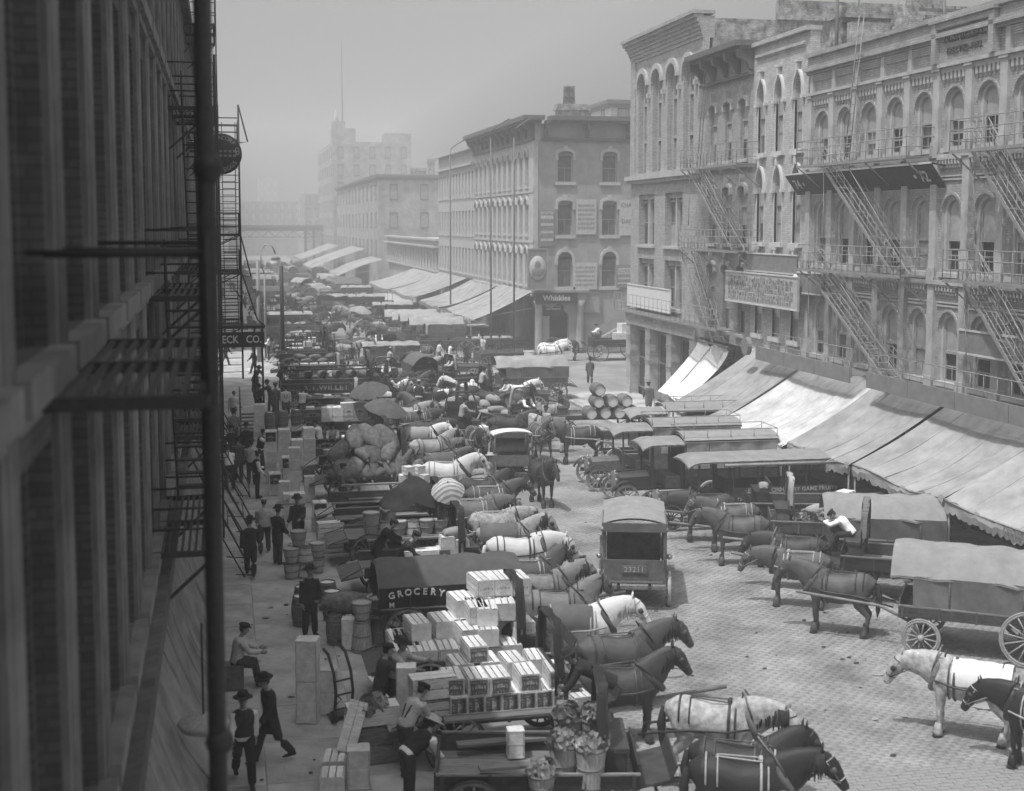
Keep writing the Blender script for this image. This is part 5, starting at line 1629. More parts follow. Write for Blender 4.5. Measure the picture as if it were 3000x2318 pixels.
def barrel_parts(kind):
    if kind in BARR:
        return BARR[kind]
    b, h_, t = MB(), MB(), MB()
    n = 20
    if kind == 'barrel':
        H_, pr = .76, [(.21, 0), (.235, .14), (.255, .30), (.26, .38), (.255, .46), (.235, .62), (.21, .76)]
        hoops, head = (.03, .17, .24, .52, .59, .71), .73
    elif kind == 'bushel':
        H_, pr = .44, [(.16, 0), (.19, .15), (.225, .32), (.24, .44)]
        hoops, head = (.02, .21, .41), .42
    else:                                   # tall hamper
        H_, pr = .74, [(.19, 0), (.215, .25), (.24, .5), (.265, .74)]
        hoops, head = (.03, .36, .68), .72
    for k in range(n):
        a0, a1 = 2*math.pi*(k+.06)/n, 2*math.pi*(k+.94)/n
        dr = .004*(k % 2)
        vs = []
        for r, z in pr:
            vs += [((r+dr)*math.cos(a0), (r+dr)*math.sin(a0), z), ((r+dr)*math.cos(a1), (r+dr)*math.sin(a1), z)]
        b.add(vs, [(2*i, 2*i+1, 2*i+3, 2*i+2) for i in range(len(pr)-1)])
    b.lathe([(r-.006, z) for r, z in pr], 20, smooth=True, caps=False)
    def rad_at(z):
        for (r0, z0), (r1, z1) in zip(pr, pr[1:]):
            if z0 <= z <= z1:
                return r0 + (r1-r0)*(z-z0)/(z1-z0)
        return pr[-1][0]
    for z in hoops:
        r = rad_at(z)+.004
        h_.lathe([(r, z-.018), (r+.009, z-.016), (r+.009, z+.016), (r, z+.018)], 20, caps=False)
    rh = rad_at(head)-.006
    for k in range(4):
        y0, y1 = rh*(-1+k*.5)+.003, rh*(-.5+k*.5)-.003
        a, c = math.sqrt(max(0, rh*rh-y0*y0)), math.sqrt(max(0, rh*rh-y1*y1)); mx = max(a, c)*.98
        t.add([(-a, y0, head), (a, y0, head), (c if c > .01 else .02, y1, head), (-c if c > .01 else -.02, y1, head)], [(0, 1, 2, 3)])
    t.lathe([(rh, head-.02), (.001, head-.015)], 16, caps=False)
    BARR[kind] = (b.data('staves', [None]), h_.data('hoop', [None]), t.data('head', [None]), H_)
    return BARR[kind]
def barrel(label, loc, kind='barrel', m_=None, mh=None, rz=0, rot=None, lid=True, flip=False, group=None, fillm=None):
    s_, h_, t, H_ = barrel_parts(kind)
    nm = {'barrel': 'barrel', 'bushel': 'basket', 'hamper': 'hamper'}[kind]
    r_ = thing(nm, label, nm, loc, rz, group=group)
    if rot is not None:
        r_.rotation_euler = rot
    if flip:
        r_.rotation_euler = (math.pi, 0, rz); r_.location = (loc[0], loc[1], loc[2]+H_)
    put('staves', s_, m_ or (M_barrel if kind == 'barrel' else M_basket), r_)
    put('hoop', h_, M_hoop, r_)
    if lid:
        put('head', t, mh or (M_barh if kind == 'barrel' else M_basket), r_)
    return r_
LEAFB = None
def cabbages(label, loc, r, n=7, m_=None, name='cabbage_heap', seed=0):
    """one head: leaves round a core; returned heads sit in a basket, each its own object"""
    global LEAFB
    if LEAFB is None:
        LEAFB = []
        for v in range(3):
            rr = random.Random(v+5); b = MB(); b.ball((0, 0, 0), (.095, .095, .085), 10, 7)
            for k in range(9):
                a = k*2.4; t = rr.uniform(-.1, .9); rr2 = rr.uniform(.10, .135)
                c = Vector((math.cos(a)*math.cos(t), math.sin(a)*math.cos(t), math.sin(t)))
                s_ = c.cross(Vector((0, 0, 1))).normalized(); u_ = s_.cross(c)
                b.grid(lambda p, q: tuple(c*(rr2*(.75+.35*q*q)+.012*math.sin(p*9+k)) + s_*(p-.5)*.17*(1-.4*(q-.4)**2) + u_*(q-.45)*.17), 5, 4)
            LEAFB.append(b.data('cabbage', [None]))
    rr = random.Random(seed)
    for k in range(n):
        a, d = k*2.4, r*.82*math.sqrt((k+.3)/n)
        o = put('cabbage', LEAFB[k % 3], m_ or M_leaf, None, (loc[0]+d*math.cos(a), loc[1]+d*math.sin(a), loc[2]+.06*(1-d/r)+rr.uniform(0, .03)), rot=(rr.uniform(-.6, .6), rr.uniform(-.6, .6), rr.uniform(0, 6)), scale=rr.uniform(.85, 1.2))
        tag(o, label, 'cabbage', label)
SACKS = []
def sack(label, loc, rz=0, rot=None, scale=1.0, m_=None, group=None):
    if not SACKS:
        for v in range(4):
            rr = random.Random(v+31); b = MB(); ph = [rr.uniform(0, 6) for _ in range(6)]
            rings = []
            n = 16
            for i in range(15):
                t = i/14; x = -.46 + .92*t
                w_ = (math.sin(math.pi*(.06+.88*t))**.42)
                ry, rz_ = .27*w_*(1+.06*math.sin(t*9+ph[0])), .20*w_*(1+.07*math.sin(t*7+ph[1]))
                if t in (0, 1):
                    ry, rz_ = .13, .015
                rg = []
                for k in range(n):
                    a = 2*math.pi*k/n
                    w2 = 1+.04*math.sin(3*a+ph[2]+t*5)+.025*math.sin(7*a+ph[3]-t*9)
                    rg.append((x+.03*math.sin(a*2+ph[4]), ry*w2*math.copysign(abs(math.cos(a))**.85, math.cos(a)), .18 + rz_*w2*math.copysign(abs(math.sin(a))**.85, math.sin(a)) + .03*math.sin(t*3+ph[5])))
                rings.append(rg)
            b.loft(rings)
            for s_ in (1, -1):
                b.tube([(-.45, s_*.1, .18), (-.53, s_*.15, .19), (-.56, s_*.16, .2)], [.035, .03, .012], 6)
            SACKS.append(b.data('sack', [None]))
    o = put('sack', SACKS[R.randrange(4)], m_ or M_sack, None, loc, rz=rz, rot=rot, scale=scale)
    return tag(o, label, 'sack', group)

# ---------------------------------------------------------------- wheels, wagons, trucks
WH = {}
def wheel_parts(r, ns, motor=False):
    k = (round(r, 3), ns, motor)
    if k not in WH:
        t, hb, sp, fl = MB(), MB(), MB(), MB()
        w_ = .05 if motor else .026
        t.lathe([(r-.04, -w_), (r-.012, -w_), (r, -w_*.6), (r, w_*.6), (r-.012, w_), (r-.04, w_), (r-.04, -w_)], 32, axis='y', caps=False)
        fl.lathe([(r-.10, -w_*.9), (r-.042, -w_*.9), (r-.042, w_*.9), (r-.10, w_*.9), (r-.10, -w_*.9)], 32, axis='y', caps=False)
        hb.lathe([(.001, -.14), (.05, -.14), (.075, -.06), (.085, 0), (.075, .06), (.05, .14), (.001, .14)], 12, axis='y')
        sp.tube([(0, 0, .06), (0, 0, (r)*.5), (0, 0, r-.09)], [.024, .019, .022], 6)
        WH[k] = (t.data('tyre', [None]), fl.data('wheel', [None]), hb.data('hub', [None]), sp.data('spoke', [None]))
    return WH[k]
def wheel(root, r, x, y, ns=14, mw=None, mt=None, motor=False, detail=True, mh=None):
    t, f, hb, sp = wheel_parts(r, ns, motor)
    w_ = put('wheel', f, mw or M_wheel, root, (x, y, r), rot=(0, R.uniform(0, 1), 0))
    put('tyre', t, mt or M_iron, w_)
    put('hub', hb, mh or mw or M_wheel, w_)
    if detail:
        for k in range(ns):
            put('spoke', sp, mw or M_wheel, w_, rot=(0, 2*math.pi*k/ns, 0))
    else:
        kk = ('joined', round(r, 3), ns, motor)
        if kk not in WH:
            b = MB()
            for k in range(ns):
                b.T = Matrix.Rotation(2*math.pi*k/ns, 4, 'Y'); b.tube([(0, 0, .06), (0, 0, r-.09)], [.026, .022], 4)
            WH[kk] = b.data('spoke', [None])
        put('spoke', WH[kk], mw or M_wheel, w_)
    return w_
def plank(root, a, b_, m_, name='board'):
    m = MB(); m.box(a, b_); return put(name, m, m_, root)
def wagon(label, loc, face, L_=3.7, W_=1.55, zb=.95, side=.34, m_=None, mw=None, gear=True, tail='down', seat=True, hoop=None, stakes=0, cover=None, flare=.06, rf=.44, rr_=.6, detail=True, shaft='pole', group='horse-drawn market wagons', name='wagon', text=None, mt=None, inner=None, curtain=None, nb=2, tag_m=None):
    """delivery wagon along +x: bed of boards, sides, seat with dash, four spoked wheels, pole or shafts"""
    r_ = thing(name, label, 'wagon', loc, rad(face), group=group)
    m_ = m_ or M_woodd
    mi = inner or M_wood
    x0, x1 = -L_/2, L_/2
    nbd = 5
    for k in range(nbd):
        plank(r_, (x0, -W_/2+W_*k/nbd+.006, zb-.05), (x1, -W_/2+W_*(k+1)/nbd-.006, zb), mi, 'floor_board')
    for s_ in (1, -1):
        for k in range(nb):
            h0, h1 = zb-.06+(side+.06)*k/nb, zb-.06+(side+.06)*(k+1)/nb - .008
            m = MB(); f0, f1 = flare*k/nb, flare*(k+1)/nb
            m.add([(x0, s_*(W_/2+f0), h0), (x1, s_*(W_/2+f0), h0), (x1, s_*(W_/2+f1), h1), (x0, s_*(W_/2+f1), h1), (x0, s_*(W_/2+f0+.035), h0), (x1, s_*(W_/2+f0+.035), h0), (x1, s_*(W_/2+f1+.035), h1), (x0, s_*(W_/2+f1+.035), h1)], [(0,1,2,3), (7,6,5,4), (0,4,5,1), (1,5,6,2), (2,6,7,3), (3,7,4,0)])
            put('side_board', m, m_, r_)
        m = MB(); m.box((x0, s_*(W_/2+flare+.02)-.035, zb+side-.006), (x1, s_*(W_/2+flare+.02)+.035, zb+side+.03)); put('top_rail', m, mi, r_)
        m = MB(); m.box((-.03, -.025, zb-.05), (.03, .025, zb+side+.02)); stm = m.data('stay', [None])
        for k in range(5):
            put('stay', stm, m_, r_, (x0+.1+(L_-.2)*k/4, s_*(W_/2+flare*.5+.06), 0))
    plank(r_, (x1-.04, -W_/2, zb), (x1, W_/2, zb+side+.14), m_, 'headboard')
    if tail == 'down':
        m = MB(); m.beam((x0-.02, 0, zb-.02), (x0-.62, 0, zb-.12), W_*.92, .04); put('tailgate', m, M_canvas if R.random() < .4 else M_woodm, r_)
        m = MB()
        for s_ in (1, -1):
            m.tube([(x0, s_*W_*.44, zb+side*.9), (x0-.58, s_*W_*.44, zb-.09)], .014, 4)
        put('chain', m, M_iron, r_)
    elif tail == 'up':
        plank(r_, (x0-.04, -W_/2, zb), (x0, W_/2, zb+side), m_, 'tailgate')
    if stakes:
        for s_ in (1, -1):
            m = MB()
            for k in range(stakes):
                x = x0+.12+(L_-.24)*k/(stakes-1); m.box((x-.03, s_*(W_/2+.02)-.02, zb+side+.03), (x+.03, s_*(W_/2+.02)+.02, zb+side+.75))
            put('stake', m, m_, r_)
            m = MB(); m.box((x0, s_*(W_/2+.02)-.035, zb+side+.75), (x1, s_*(W_/2+.02)+.035, zb+side+.82)); put('stake_rail', m, m_, r_)
    if seat:
        plank(r_, (x1-.62, -W_*.42, zb+side+.28), (x1-.16, W_*.42, zb+side+.36), M_leather, 'seat')
        plank(r_, (x1-.68, -W_*.42, zb+side+.36), (x1-.62, W_*.42, zb+side+.66), m_, 'seat_back')
        plank(r_, (x1-.58, -W_*.4, zb+side*.5), (x1-.2, W_*.4, zb+side+.28), m_, 'seat_box')
        m = MB(); m.beam((x1, 0, zb-.02), (x1+.55, 0, zb+.12), W_*.85, .04); m.beam((x1+.53, 0, zb+.1), (x1+.64, 0, zb+.36), W_*.85, .035, up=(1,0,0)); put('footboard', m, m_, r_)
    if hoop:
        xh = x1-.62
        m = MB()
        for dx in (-.07, .07):
            pts = [(xh+dx, W_*.47*math.cos(math.pi*k/12)*(1 if True else 1), zb+side+.2+(hoop)*min(1, 1.35*math.sin(math.pi*k/12))) for k in range(13)]
            m.tube(pts, [(.03, .035)]*13, 6)
        put('hood_bow', m, m_, r_)
        m = MB(); m.grid(lambda a, c: (xh-.08+.16*c+.03*math.sin(a*20), W_*.48*math.cos(math.pi*(.06+.88*a)), zb+side+.24+hoop*min(1.0, 1.35*math.sin(math.pi*(.06+.88*a)))), 18, 4, thick=.03); put('folded_hood', m, curtain or M_canvasd, r_)
    if cover:
        hgt, cm, curt = cover
        zs = zb+side
        xa, xb = x0-.05, x1-.35
        def top(a, c):
            y = -W_*.56 + W_*1.12*c; return (xa+(xb+.55-xa)*a, y, zs+hgt*.52+hgt*.48*(1-(abs(c-.5)*2)**2.1)+.05*abs(math.sin(a*4*math.pi))-.03+.015*math.sin(a*31+c*9))
        m = MB(); m.grid(top, 20, 12, thick=.04); put('canvas_roof', m, cm, r_)
        for s_ in (1, -1):
            m = MB(); m.grid(lambda a, c: (xa+(xb-xa)*a, s_*(W_*.555-.02*c+.03*math.sin(a*13+c*2)+.02*math.sin(a*29+c*4)), zs+hgt*.54-(hgt*.52)*c), 22, 5); put('side_curtain', m, curt, r_)
        m = MB(); m.grid(lambda a, c: (xa+.02, -W_*.55+W_*1.1*a, zs+hgt*.52+hgt*.46*(1-(abs(a-.5)*2)**2.1)-(hgt*(.52+.46*(1-(abs(a-.5)*2)**2.1)))*c), 12, 5); put('end_curtain', m, curt, r_)
        m = MB()
        for k in range(5):
            x = xa+(xb-xa)*k/4; m.tube([(x, -W_*.54, zs), (x, -W_*.54, zs+hgt*.5), (x, -W_*.3, zs+hgt*.82), (x, 0, zs+hgt*.92), (x, W_*.3, zs+hgt*.82), (x, W_*.54, zs+hgt*.5), (x, W_*.54, zs)], .02, 4)
        put('cover_bow', m, mi, r_)
        if text:
            for t, fx, z, sz in text:
                if len(t) == 7:
                    for k, c in enumerate(t):
                        a = (k-3)*.078; letters(c, r_, (xa+(xb-xa)*fx+2.6*math.sin(a), -W_*.555-.035, zs+hgt*z-2.6*(1-math.cos(a))), M_white, sz, rot=(rad(90), a, 0), depth=.02)
                    continue
                letters(t, r_, (xa+(xb-xa)*fx, -W_*.555-.035, zs+hgt*z), M_white, sz, depth=.02, spacing=1.15)
    elif text:
        for t, fx, z, sz in text:
            letters(t, r_, (x0+L_*fx, -W_/2-flare*.6-.045, zb+side*z), M_canvas, sz, depth=.003, spacing=1.1)
    for xx, r in ((x1-.55, rf), (x0+.62, rr_)):
        for s_ in (1, -1):
            wheel(r_, r, xx, s_*(W_/2+.16), 14 if r > .5 else 12, mw, mt, detail=detail)
        m = MB(); m.tube([(xx, -W_/2-.16, r), (xx, W_/2+.16, r)], .035, 6); m.box((xx-.06, -W_*.4, r+.03), (xx+.06, W_*.4, r+.1))
        for s_ in (1, -1):
            m.tube([(xx-.4, s_*W_*.36, zb-.1), (xx, s_*W_*.36, r+.08), (xx+.4, s_*W_*.36, zb-.1)], [(.03, .02)]*3, 5)
        put('axle', m, M_iron, r_)
    if shaft == 'pole':
        m = MB(); m.tube([(x1-.5, 0, .62), (x1+3.1, 0, .95)], .045, 6); m.beam((x1+.35, -.65, .68), (x1+.35, .65, .68), .05); put('draught_pole', m, M_wood, r_)
    elif shaft == 'shafts':
        m = MB()
        for s_ in (1, -1):
            m.tube([(x1-.3, s_*.5, .65), (x1+.5, s_*.46, .98), (x1+2.55, s_*.42, 1.12)], .036, 6)
        m.beam((x1-.2, -.55, .66), (x1-.2, .55, .66), .06); put('shaft', m, M_wood, r_)
    return r_
def umbrella(label, loc, m_, lean=(0, 0), r=.85, group=None):
    o = thing('umbrella', label, 'umbrella', loc, 0, group=group)
    m = MB(); m.grid(lambda a, c: (r*c*math.cos(a*2*math.pi)*(1-.06*abs(math.sin(a*4*math.pi))), r*c*math.sin(a*2*math.pi)*(1-.06*abs(math.sin(a*4*math.pi))), .5-.42*c*c+.02*math.sin(a*16*math.pi)*c), 32, 6); put('canopy', m, m_, o)
    m = MB(); m.tube([(0, 0, -1.3), (0, 0, .55)], .02, 5)
    for k in range(8):
        a = 2*math.pi*k/8; m.tube([(0, 0, .46), (r*.97*math.cos(a), r*.97*math.sin(a), .06)], .01, 4)
    put('umbrella_rib', m, M_iron, o)
    o.rotation_euler = (rad(lean[0]), rad(lean[1]), 0)
    return o
def truck(label, loc, face, m_=None, Lb=3.0, W_=1.7, roof=True, body='panel', hood=True, rail=False, canopy=False, text=None, rear_w=None, mt=None, disc=False, curtain=False, xr=-1.75, wo=.05):
    """motor truck along +x: radiator, bonnet, fenders, open cab with curved roof, body behind"""
    r_ = thing('motor_truck', label, 'truck', loc, rad(face), group='motor trucks in the street')
    m_ = m_ or M_woodd
    r = .46
    xf = 1.45
    for x, rr2 in ((xf, r), (xr, r+.02)):
        for s_ in (1, -1):
            w_ = wheel(r_, rr2, x, s_*(W_*.5+wo), 12, M_strapl if not disc else M_iron, mt or M_tyre, motor=True)
        m = MB(); m.tube([(x, -W_*.5, r), (x, W_*.5, r)], .04, 6); put('axle', m, M_iron, r_)
    m = MB()
    for s_ in (1, -1):
        m.box((-3.0, s_*.42-.04, .58), (xf+.4, s_*.42+.04, .70))
    put('chassis_rail', m, M_iron, r_)
    if hood:
        m = MB()
        def hr(x, w_, z1): return [(x, -w_, .68), (x, -w_, z1-.12), (x, -w_*.7, z1-.02), (x, 0, z1+.02), (x, w_*.7, z1-.02), (x, w_, z1-.12), (x, w_, .68)]
        m.loft([hr(.42, .42, 1.22), hr(xf+.15, .33, 1.16)], smooth=False); put('bonnet', m, m_, r_)
        m = MB(); m.box((xf+.15, -.34, .6), (xf+.27, .34, 1.2)); m.tube([(xf+.2, 0, 1.2), (xf+.2, 0, 1.28)], .04, 8); put('radiator', m, M_chrome, r_)
        for s_ in (1, -1):
            m = MB(); m.lathe([(.001, 0), (.07, .02), (.11, .12), (.11, .14), (.001, .15)], 12, (xf+.18, s_*.5, .98), axis='x'); put('headlamp', m, M_chrome, r_)
            m = MB()
            def fen(a, c):
                t = rad(200*(1-a)-15); return (xf+(r+.14)*math.cos(t)*1.05 - (.0 if a < .7 else (a-.7)*1.2), s_*(W_*.46+.13-.26*c), r+(r+.12)*math.sin(t))
            m.grid(lambda a, c: (xf+(r+.13)*math.cos(rad(20+125*a))-(.0 if a < .8 else (a-.8)*1.5), s_*(W_*.5-.08+.26*c), r+(r+.12)*math.sin(rad(20+125*a))-(0 if a < .8 else (a-.8)*1.0)), 14, 3, thick=.02); put('mudguard', m, M_black, r_)
            m = MB(); m.box((-.95, s_*W_*.46-.16, .42), (.75, s_*W_*.46+.16, .46)); put('running_board', m, M_iron, r_)
    # cab
    m = MB(); m.box((.30, -W_*.44, .7), (.42, W_*.44, 1.38)); put('dashboard', m, m_, r_)
    plank(r_, (-.62, -W_*.44, .7), (-.1, W_*.44, 1.12), M_leather, 'seat')
    plank(r_, (-.72, -W_*.46, .7), (-.64, W_*.46, 1.65), m_, 'seat_back')
    m = MB(); m.lathe([(.2, -.012), (.215, 0), (.2, .012)], 16, caps=False)
    wh = put('steering_wheel', m, M_black, r_, (.12, -.35, 1.34), rot=(0, rad(-35), 0))
    m = MB(); m.tube([(.12, -.35, 1.34), (.45, -.35, .85)], .02, 5); put('steering_column', m, M_iron, r_)
    zt = 2.32
    if roof:
        for x in (.42, -.66):
            for s_ in (1, -1):
                m = MB(); m.box((x-.03, s_*W_*.45-.03, .7), (x+.03, s_*W_*.45+.03, zt)); put('roof_post', m, m_, r_)
        xb = -.70-Lb if canopy else -.75
        def rf(a, c):
            x = .85+(xb-.85)*a; e = max(0, (x-.35)/.5)
            return (x, -W_*.54+W_*1.08*c, zt+.16*(1-(abs(c-.5)*2)**2.2)-.16*e*e+.006*math.sin(a*40))
        m = MB(); m.grid(rf, 24, 12, thick=.05); put('roof', m, mat('roof_canvas', .24, .9, .12, 3, rnd=.1), r_)
    x1, x0 = -.74, -.74-Lb
    if body == 'panel':
        for s_ in (1, -1):
            for k in range(3):
                plank(r_, (x0, s_*W_*.5-.025, .8+.32*k), (x1, s_*W_*.5+.025, .8+.32*(k+1)-.01), m_, 'side_panel')
            if curtain:
                m = MB(); m.grid(lambda a, c: (x0+(x1-x0)*a, s_*(W_*.52+.02*math.sin(a*25)), 2.4-1.0*c), 24, 5); put('side_curtain', m, mat('pale_side_curtain', .30, .95, .2, 3, bump=.3), r_)
            m = MB()
            for k in range(5):
                x = x0+.05+(Lb-.1)*k/4; m.box((x-.025, s_*W_*.5-.03, 1.76), (x+.025, s_*W_*.5+.03, 2.32))
            put('body_post', m, m_, r_)
        if not canopy:
            m = MB(); m.grid(lambda a, c: (x1+(x0-.06-x1)*a, -W_*.54+W_*1.08*c, 2.46+.2*(1-(abs(c-.5)*2)**2.2)), 10, 12, thick=.08); put('body_roof', m, mat('roof_canvas', .24, .9, .12, 3, rnd=.1), r_)
        plank(r_, (x1-.04, -W_*.49, 1.72), (x1, W_*.49, 2.4), m_, 'bulkhead')
        plank(r_, (x0, -W_*.49, .8), (x0+.05, W_*.49, 1.75), m_, 'tailgate')
    elif body == 'express':
        for s_ in (1, -1):
            for k in range(2):
                plank(r_, (x0, s_*W_*.5-.025, .8+.3*k), (x1, s_*W_*.5+.025, .8+.3*(k+1)-.01), m_, 'side_panel')
            m = MB()
            for k in range(5):
                x = x0+.05+(Lb-.1)*k/4; m.box((x-.025, s_*W_*.5-.03, 1.4), (x+.025, s_*W_*.5+.03, 2.3))
            put('body_post', m, m_, r_)
            m = MB(); m.tube([(x0, s_*(W_*.52), 2.18), (x1+.3, s_*(W_*.52), 2.2)], .07, 8); put('rolled_curtain', m, M_canvas, r_)
        plank(r_, (x0, -W_*.49, .8), (x0+.05, W_*.49, 1.35), m_, 'tailgate')
    plank(r_, (x0, -W_*.48, .72), (x1, W_*.48, .79), M_wood, 'body_floor')
    if rail:
        m = MB()
        for z in (2.82,):
            m.tube([(x1, -W_*.46, z), (x0, -W_*.46, z), (x0, W_*.46, z), (x1, W_*.46, z), (x1, -W_*.46, z)], .016, 4)
        for k in range(5):
            x = x0+Lb*k/4
            for s_ in (1, -1):
                m.tube([(x, s_*W_*.46, 2.5), (x, s_*W_*.46, 2.82)], .014, 4)
        put('roof_rail', m, M_irong, r_)
    if text:
        for t, fx, z, sz in text:
            for s_, rzz in ((1, rad(180)),):
                letters(t, r_, (x0+Lb*fx, s_*(W_*.5+.03), z), M_strapl, sz, rot=(rad(90), 0, rzz), depth=.004, spacing=1.08)
    return r_
# ---------------------------------------------------------------- placement
ZR, ZP = .02, .172           # road and pavement levels
def W(label, x, y, face=0, **k):
    return wagon(label, (x, y, ZR), face, **k)
OR = (.72, .38, .325)
OB = (.80, .42, .37)
# first wagon at the picture's lower edge: low sides, board benches, hampers of cabbages
W('low black wagon at the lower picture edge with cabbage hampers on its front', 5.15, 21.7, -12, L_=3.4, W_=1.7, side=.30, hoop=1.15, tail='up', text=(('S.MCC', .93, -.1, .17),))
for i, (x, y, z, r) in enumerate(((5.45, 21.0, 1.0, .0), (5.85, 20.75, 1.0, .3), (5.75, 21.85, 1.12, .2), (6.2, 21.7, 1.12, .6))):
    pos = ('nearest to the wagon tail in the front row', 'nearest to the horses in the front row', 'behind the front row, tail side', 'behind the front row, horse side')[i]
    barrel('splint hamper heaped with cabbages, %s' % pos, (x, y, z), 'hamper', lid=False, rz=r, group='cabbage hampers on the first wagon')
    cabbages('cabbage heaped in the hamper %s' % pos, (x, y, z+.72), .26, 8, seed=i)
barrel('small basket of cabbages low at the picture edge', (5.0, 20.75, .9), 'bushel', lid=False)
cabbages('cabbage heaped in the small basket at the picture edge', (5.0, 20.75, 1.32), .22, 6, seed=9)
crate('small upright pine box standing alone in the first wagon bed', (4.9, 22.3, 1.0), rad(85), (.5, .28, .26), upright=True)
for i, (y, x0, x1, z) in enumerate(((23.35, 3.8, 6.6, 1.32), (21.0, 4.0, 5.3, 1.36), (22.6, 3.9, 6.3, 1.15))):
    m = MB(); m.box((x0, y-.11, z), (x1, y+.11, z+.05)); tag(put('bench_board', m, M_wood, None), 'long worn bench board across the %s' % ('gap behind the first wagon', 'tail end of the first wagon', 'middle of the first wagon')[i], 'board')
# second wagon: labelled orange crates
W('black wagon loaded with two tiers of labelled orange crates', 5.15, 24.95, 0, L_=3.3, W_=1.75, side=.14, hoop=1.35, zb=1.0)
ordn = ('first', 'second', 'third', 'fourth', 'fifth', 'sixth', 'seventh', 'eighth', 'ninth')
for i in range(7):
    crate('orange crate on its side in the lower labelled row, %s from the wagon tail' % ordn[i], (4.22+.335*i, 24.55, 1.06), rad(90), OR, lab='WELCOME', side=True, group='labelled orange crates on the second wagon')
    crate('orange crate in the row hidden behind the lower labelled one, %s from the tail' % ordn[i], (4.2+.335*i, 25.35, 1.06), rad(90), OR, side=True, group='labelled orange crates on the second wagon')
for i, (x, y) in enumerate(((4.15, 24.62), (4.60, 24.55), (5.02, 24.53), (5.62, 24.58), (6.22, 24.62))):
    crate('orange crate in the upper labelled row, %s from the wagon tail' % ordn[i], (x, y, 1.45), rad(90)+R.uniform(-.05, .05), OR, lab='WELCOME', group='labelled orange crates on the second wagon')
for i, (x, y, z) in enumerate(((4.45, 25.4, 1.45), (5.0, 25.42, 1.45), (5.5, 25.35, 1.45), (4.75, 25.45, 1.78), (6.0, 25.4, 1.45))):
    crate('orange crate in the second tier behind the labelled row, %s from the tail' % ordn[i], (x, y, z), rad(90)+R.uniform(-.08, .08), OR, lab='WELCOME' if i == 3 else None, group='labelled orange crates on the second wagon')
crate('wide pine box lying across two crates at the tail of the second wagon', (3.75, 24.45, 1.42), rad(6), (.86, .42, .40), 2)
crate('wide pine box under the one lying across, at the tail of the second wagon', (3.78, 24.5, 1.0), rad(4), (.8, .42, .36), 2)
crate('tall upright crate being handled at the tail of the second wagon', (3.35, 25.2, .95), rad(80), (.85, .36, .33), upright=True)
crate('crate tilted in the bed by the hood of the second wagon', (6.55, 24.3, 1.02), rad(98), OR)
# third wagon
W('black wagon piled with plain pine crates behind the labelled ones', 5.1, 28.1, 0, L_=3.3, W_=1.75, side=.14, hoop=1.3, zb=1.0)
k = 0
for i in range(6):
    crate('pine crate in the front row of the third wagon, %s from the tail' % ordn[i], (3.62+.46*i, 27.6, 1.02), rad(90)+R.uniform(-.04, .04), OB, lab=' ' if 1 < i else None, art=[M_pine2, M_lab2], group='pine crates on the third wagon')
for i in range(6):
    crate('pine crate in the back row of the third wagon, %s from the tail' % ordn[i], (3.62+.46*i, 28.5, 1.02), rad(90)+R.uniform(-.04, .04), OB, group='pine crates on the third wagon')
for i, (x, y, z) in enumerate(((4.55, 28.3, 1.41), (4.97, 28.3, 1.41), (5.4, 28.35, 1.41), (5.85, 28.4, 1.41), (5.0, 27.6, 1.41), (5.4, 27.55, 1.41), (5.45, 28.45, 1.8), (5.85, 28.5, 1.8), (6.2, 28.4, 1.41))):
    crate('pine crate stacked on top of the third wagon load, %s from the tail' % ordn[i], (x, y, z), rad(90)+R.uniform(-.14, .14), OB, lab=' ' if i in (6, 7, 8) else None, art=[M_pine2, M_lab2], group='pine crates on the third wagon')
for i, (x, y) in enumerate(((3.55, 27.9), (3.55, 28.4), (3.95, 28.9))):
    crate('small box at the tail of the third wagon, %s' % ('nearest the viewpoint', 'middle', 'farthest')[i], (x, y, 1.0), rad(90), (.4, .3, .34), 3)
for i, (x, y, z) in enumerate(((3.75, 28.0, 1.02), (3.7, 28.45, 1.02), (4.0, 28.25, 1.41), (5.45, 27.75, 1.8), (5.9, 28.05, 1.8), (5.02, 28.5, 1.8), (5.5, 28.6, 2.19), (5.9, 28.6, 2.19), (6.3, 28.55, 2.19), (6.25, 27.9, 1.41), (5.25, 27.9, 1.8))):
    crate('pale pine crate in the topmost heap of the third wagon, %s from the tail' % ordn[min(i, 8)] if i < 9 else 'pale pine crate on the near shoulder of the third wagon heap, %s one' % ('tail side', 'hood side')[i-9], (x, y, z), rad(90)+R.uniform(-.12, .12), OB, lab=' ' if i > 5 else None, art=[M_pine2, M_lab2], group='pine crates on the third wagon')
m = MB(); m.ball((0, 0, 0), (.55, .42, .28), 12, 7); tag(put('tarpaulin', m, M_canvasd, None, (6.35, 28.1, 1.45)), 'dark tarpaulin bundle by the hood of the third wagon', 'tarpaulin')
# grocery wagon
W('dark covered wagon lettered GROCERY with a rounded canvas roof', 5.2, 32.1, 0, L_=3.3, W_=1.8, side=.2, cover=(1.0, mat('dark_canvas_roof', .085, .9, .15, 3), M_canvasd), hoop=None, text=(('GROCERY', .30, .42, .22), ('M', .10, .12, .17)))
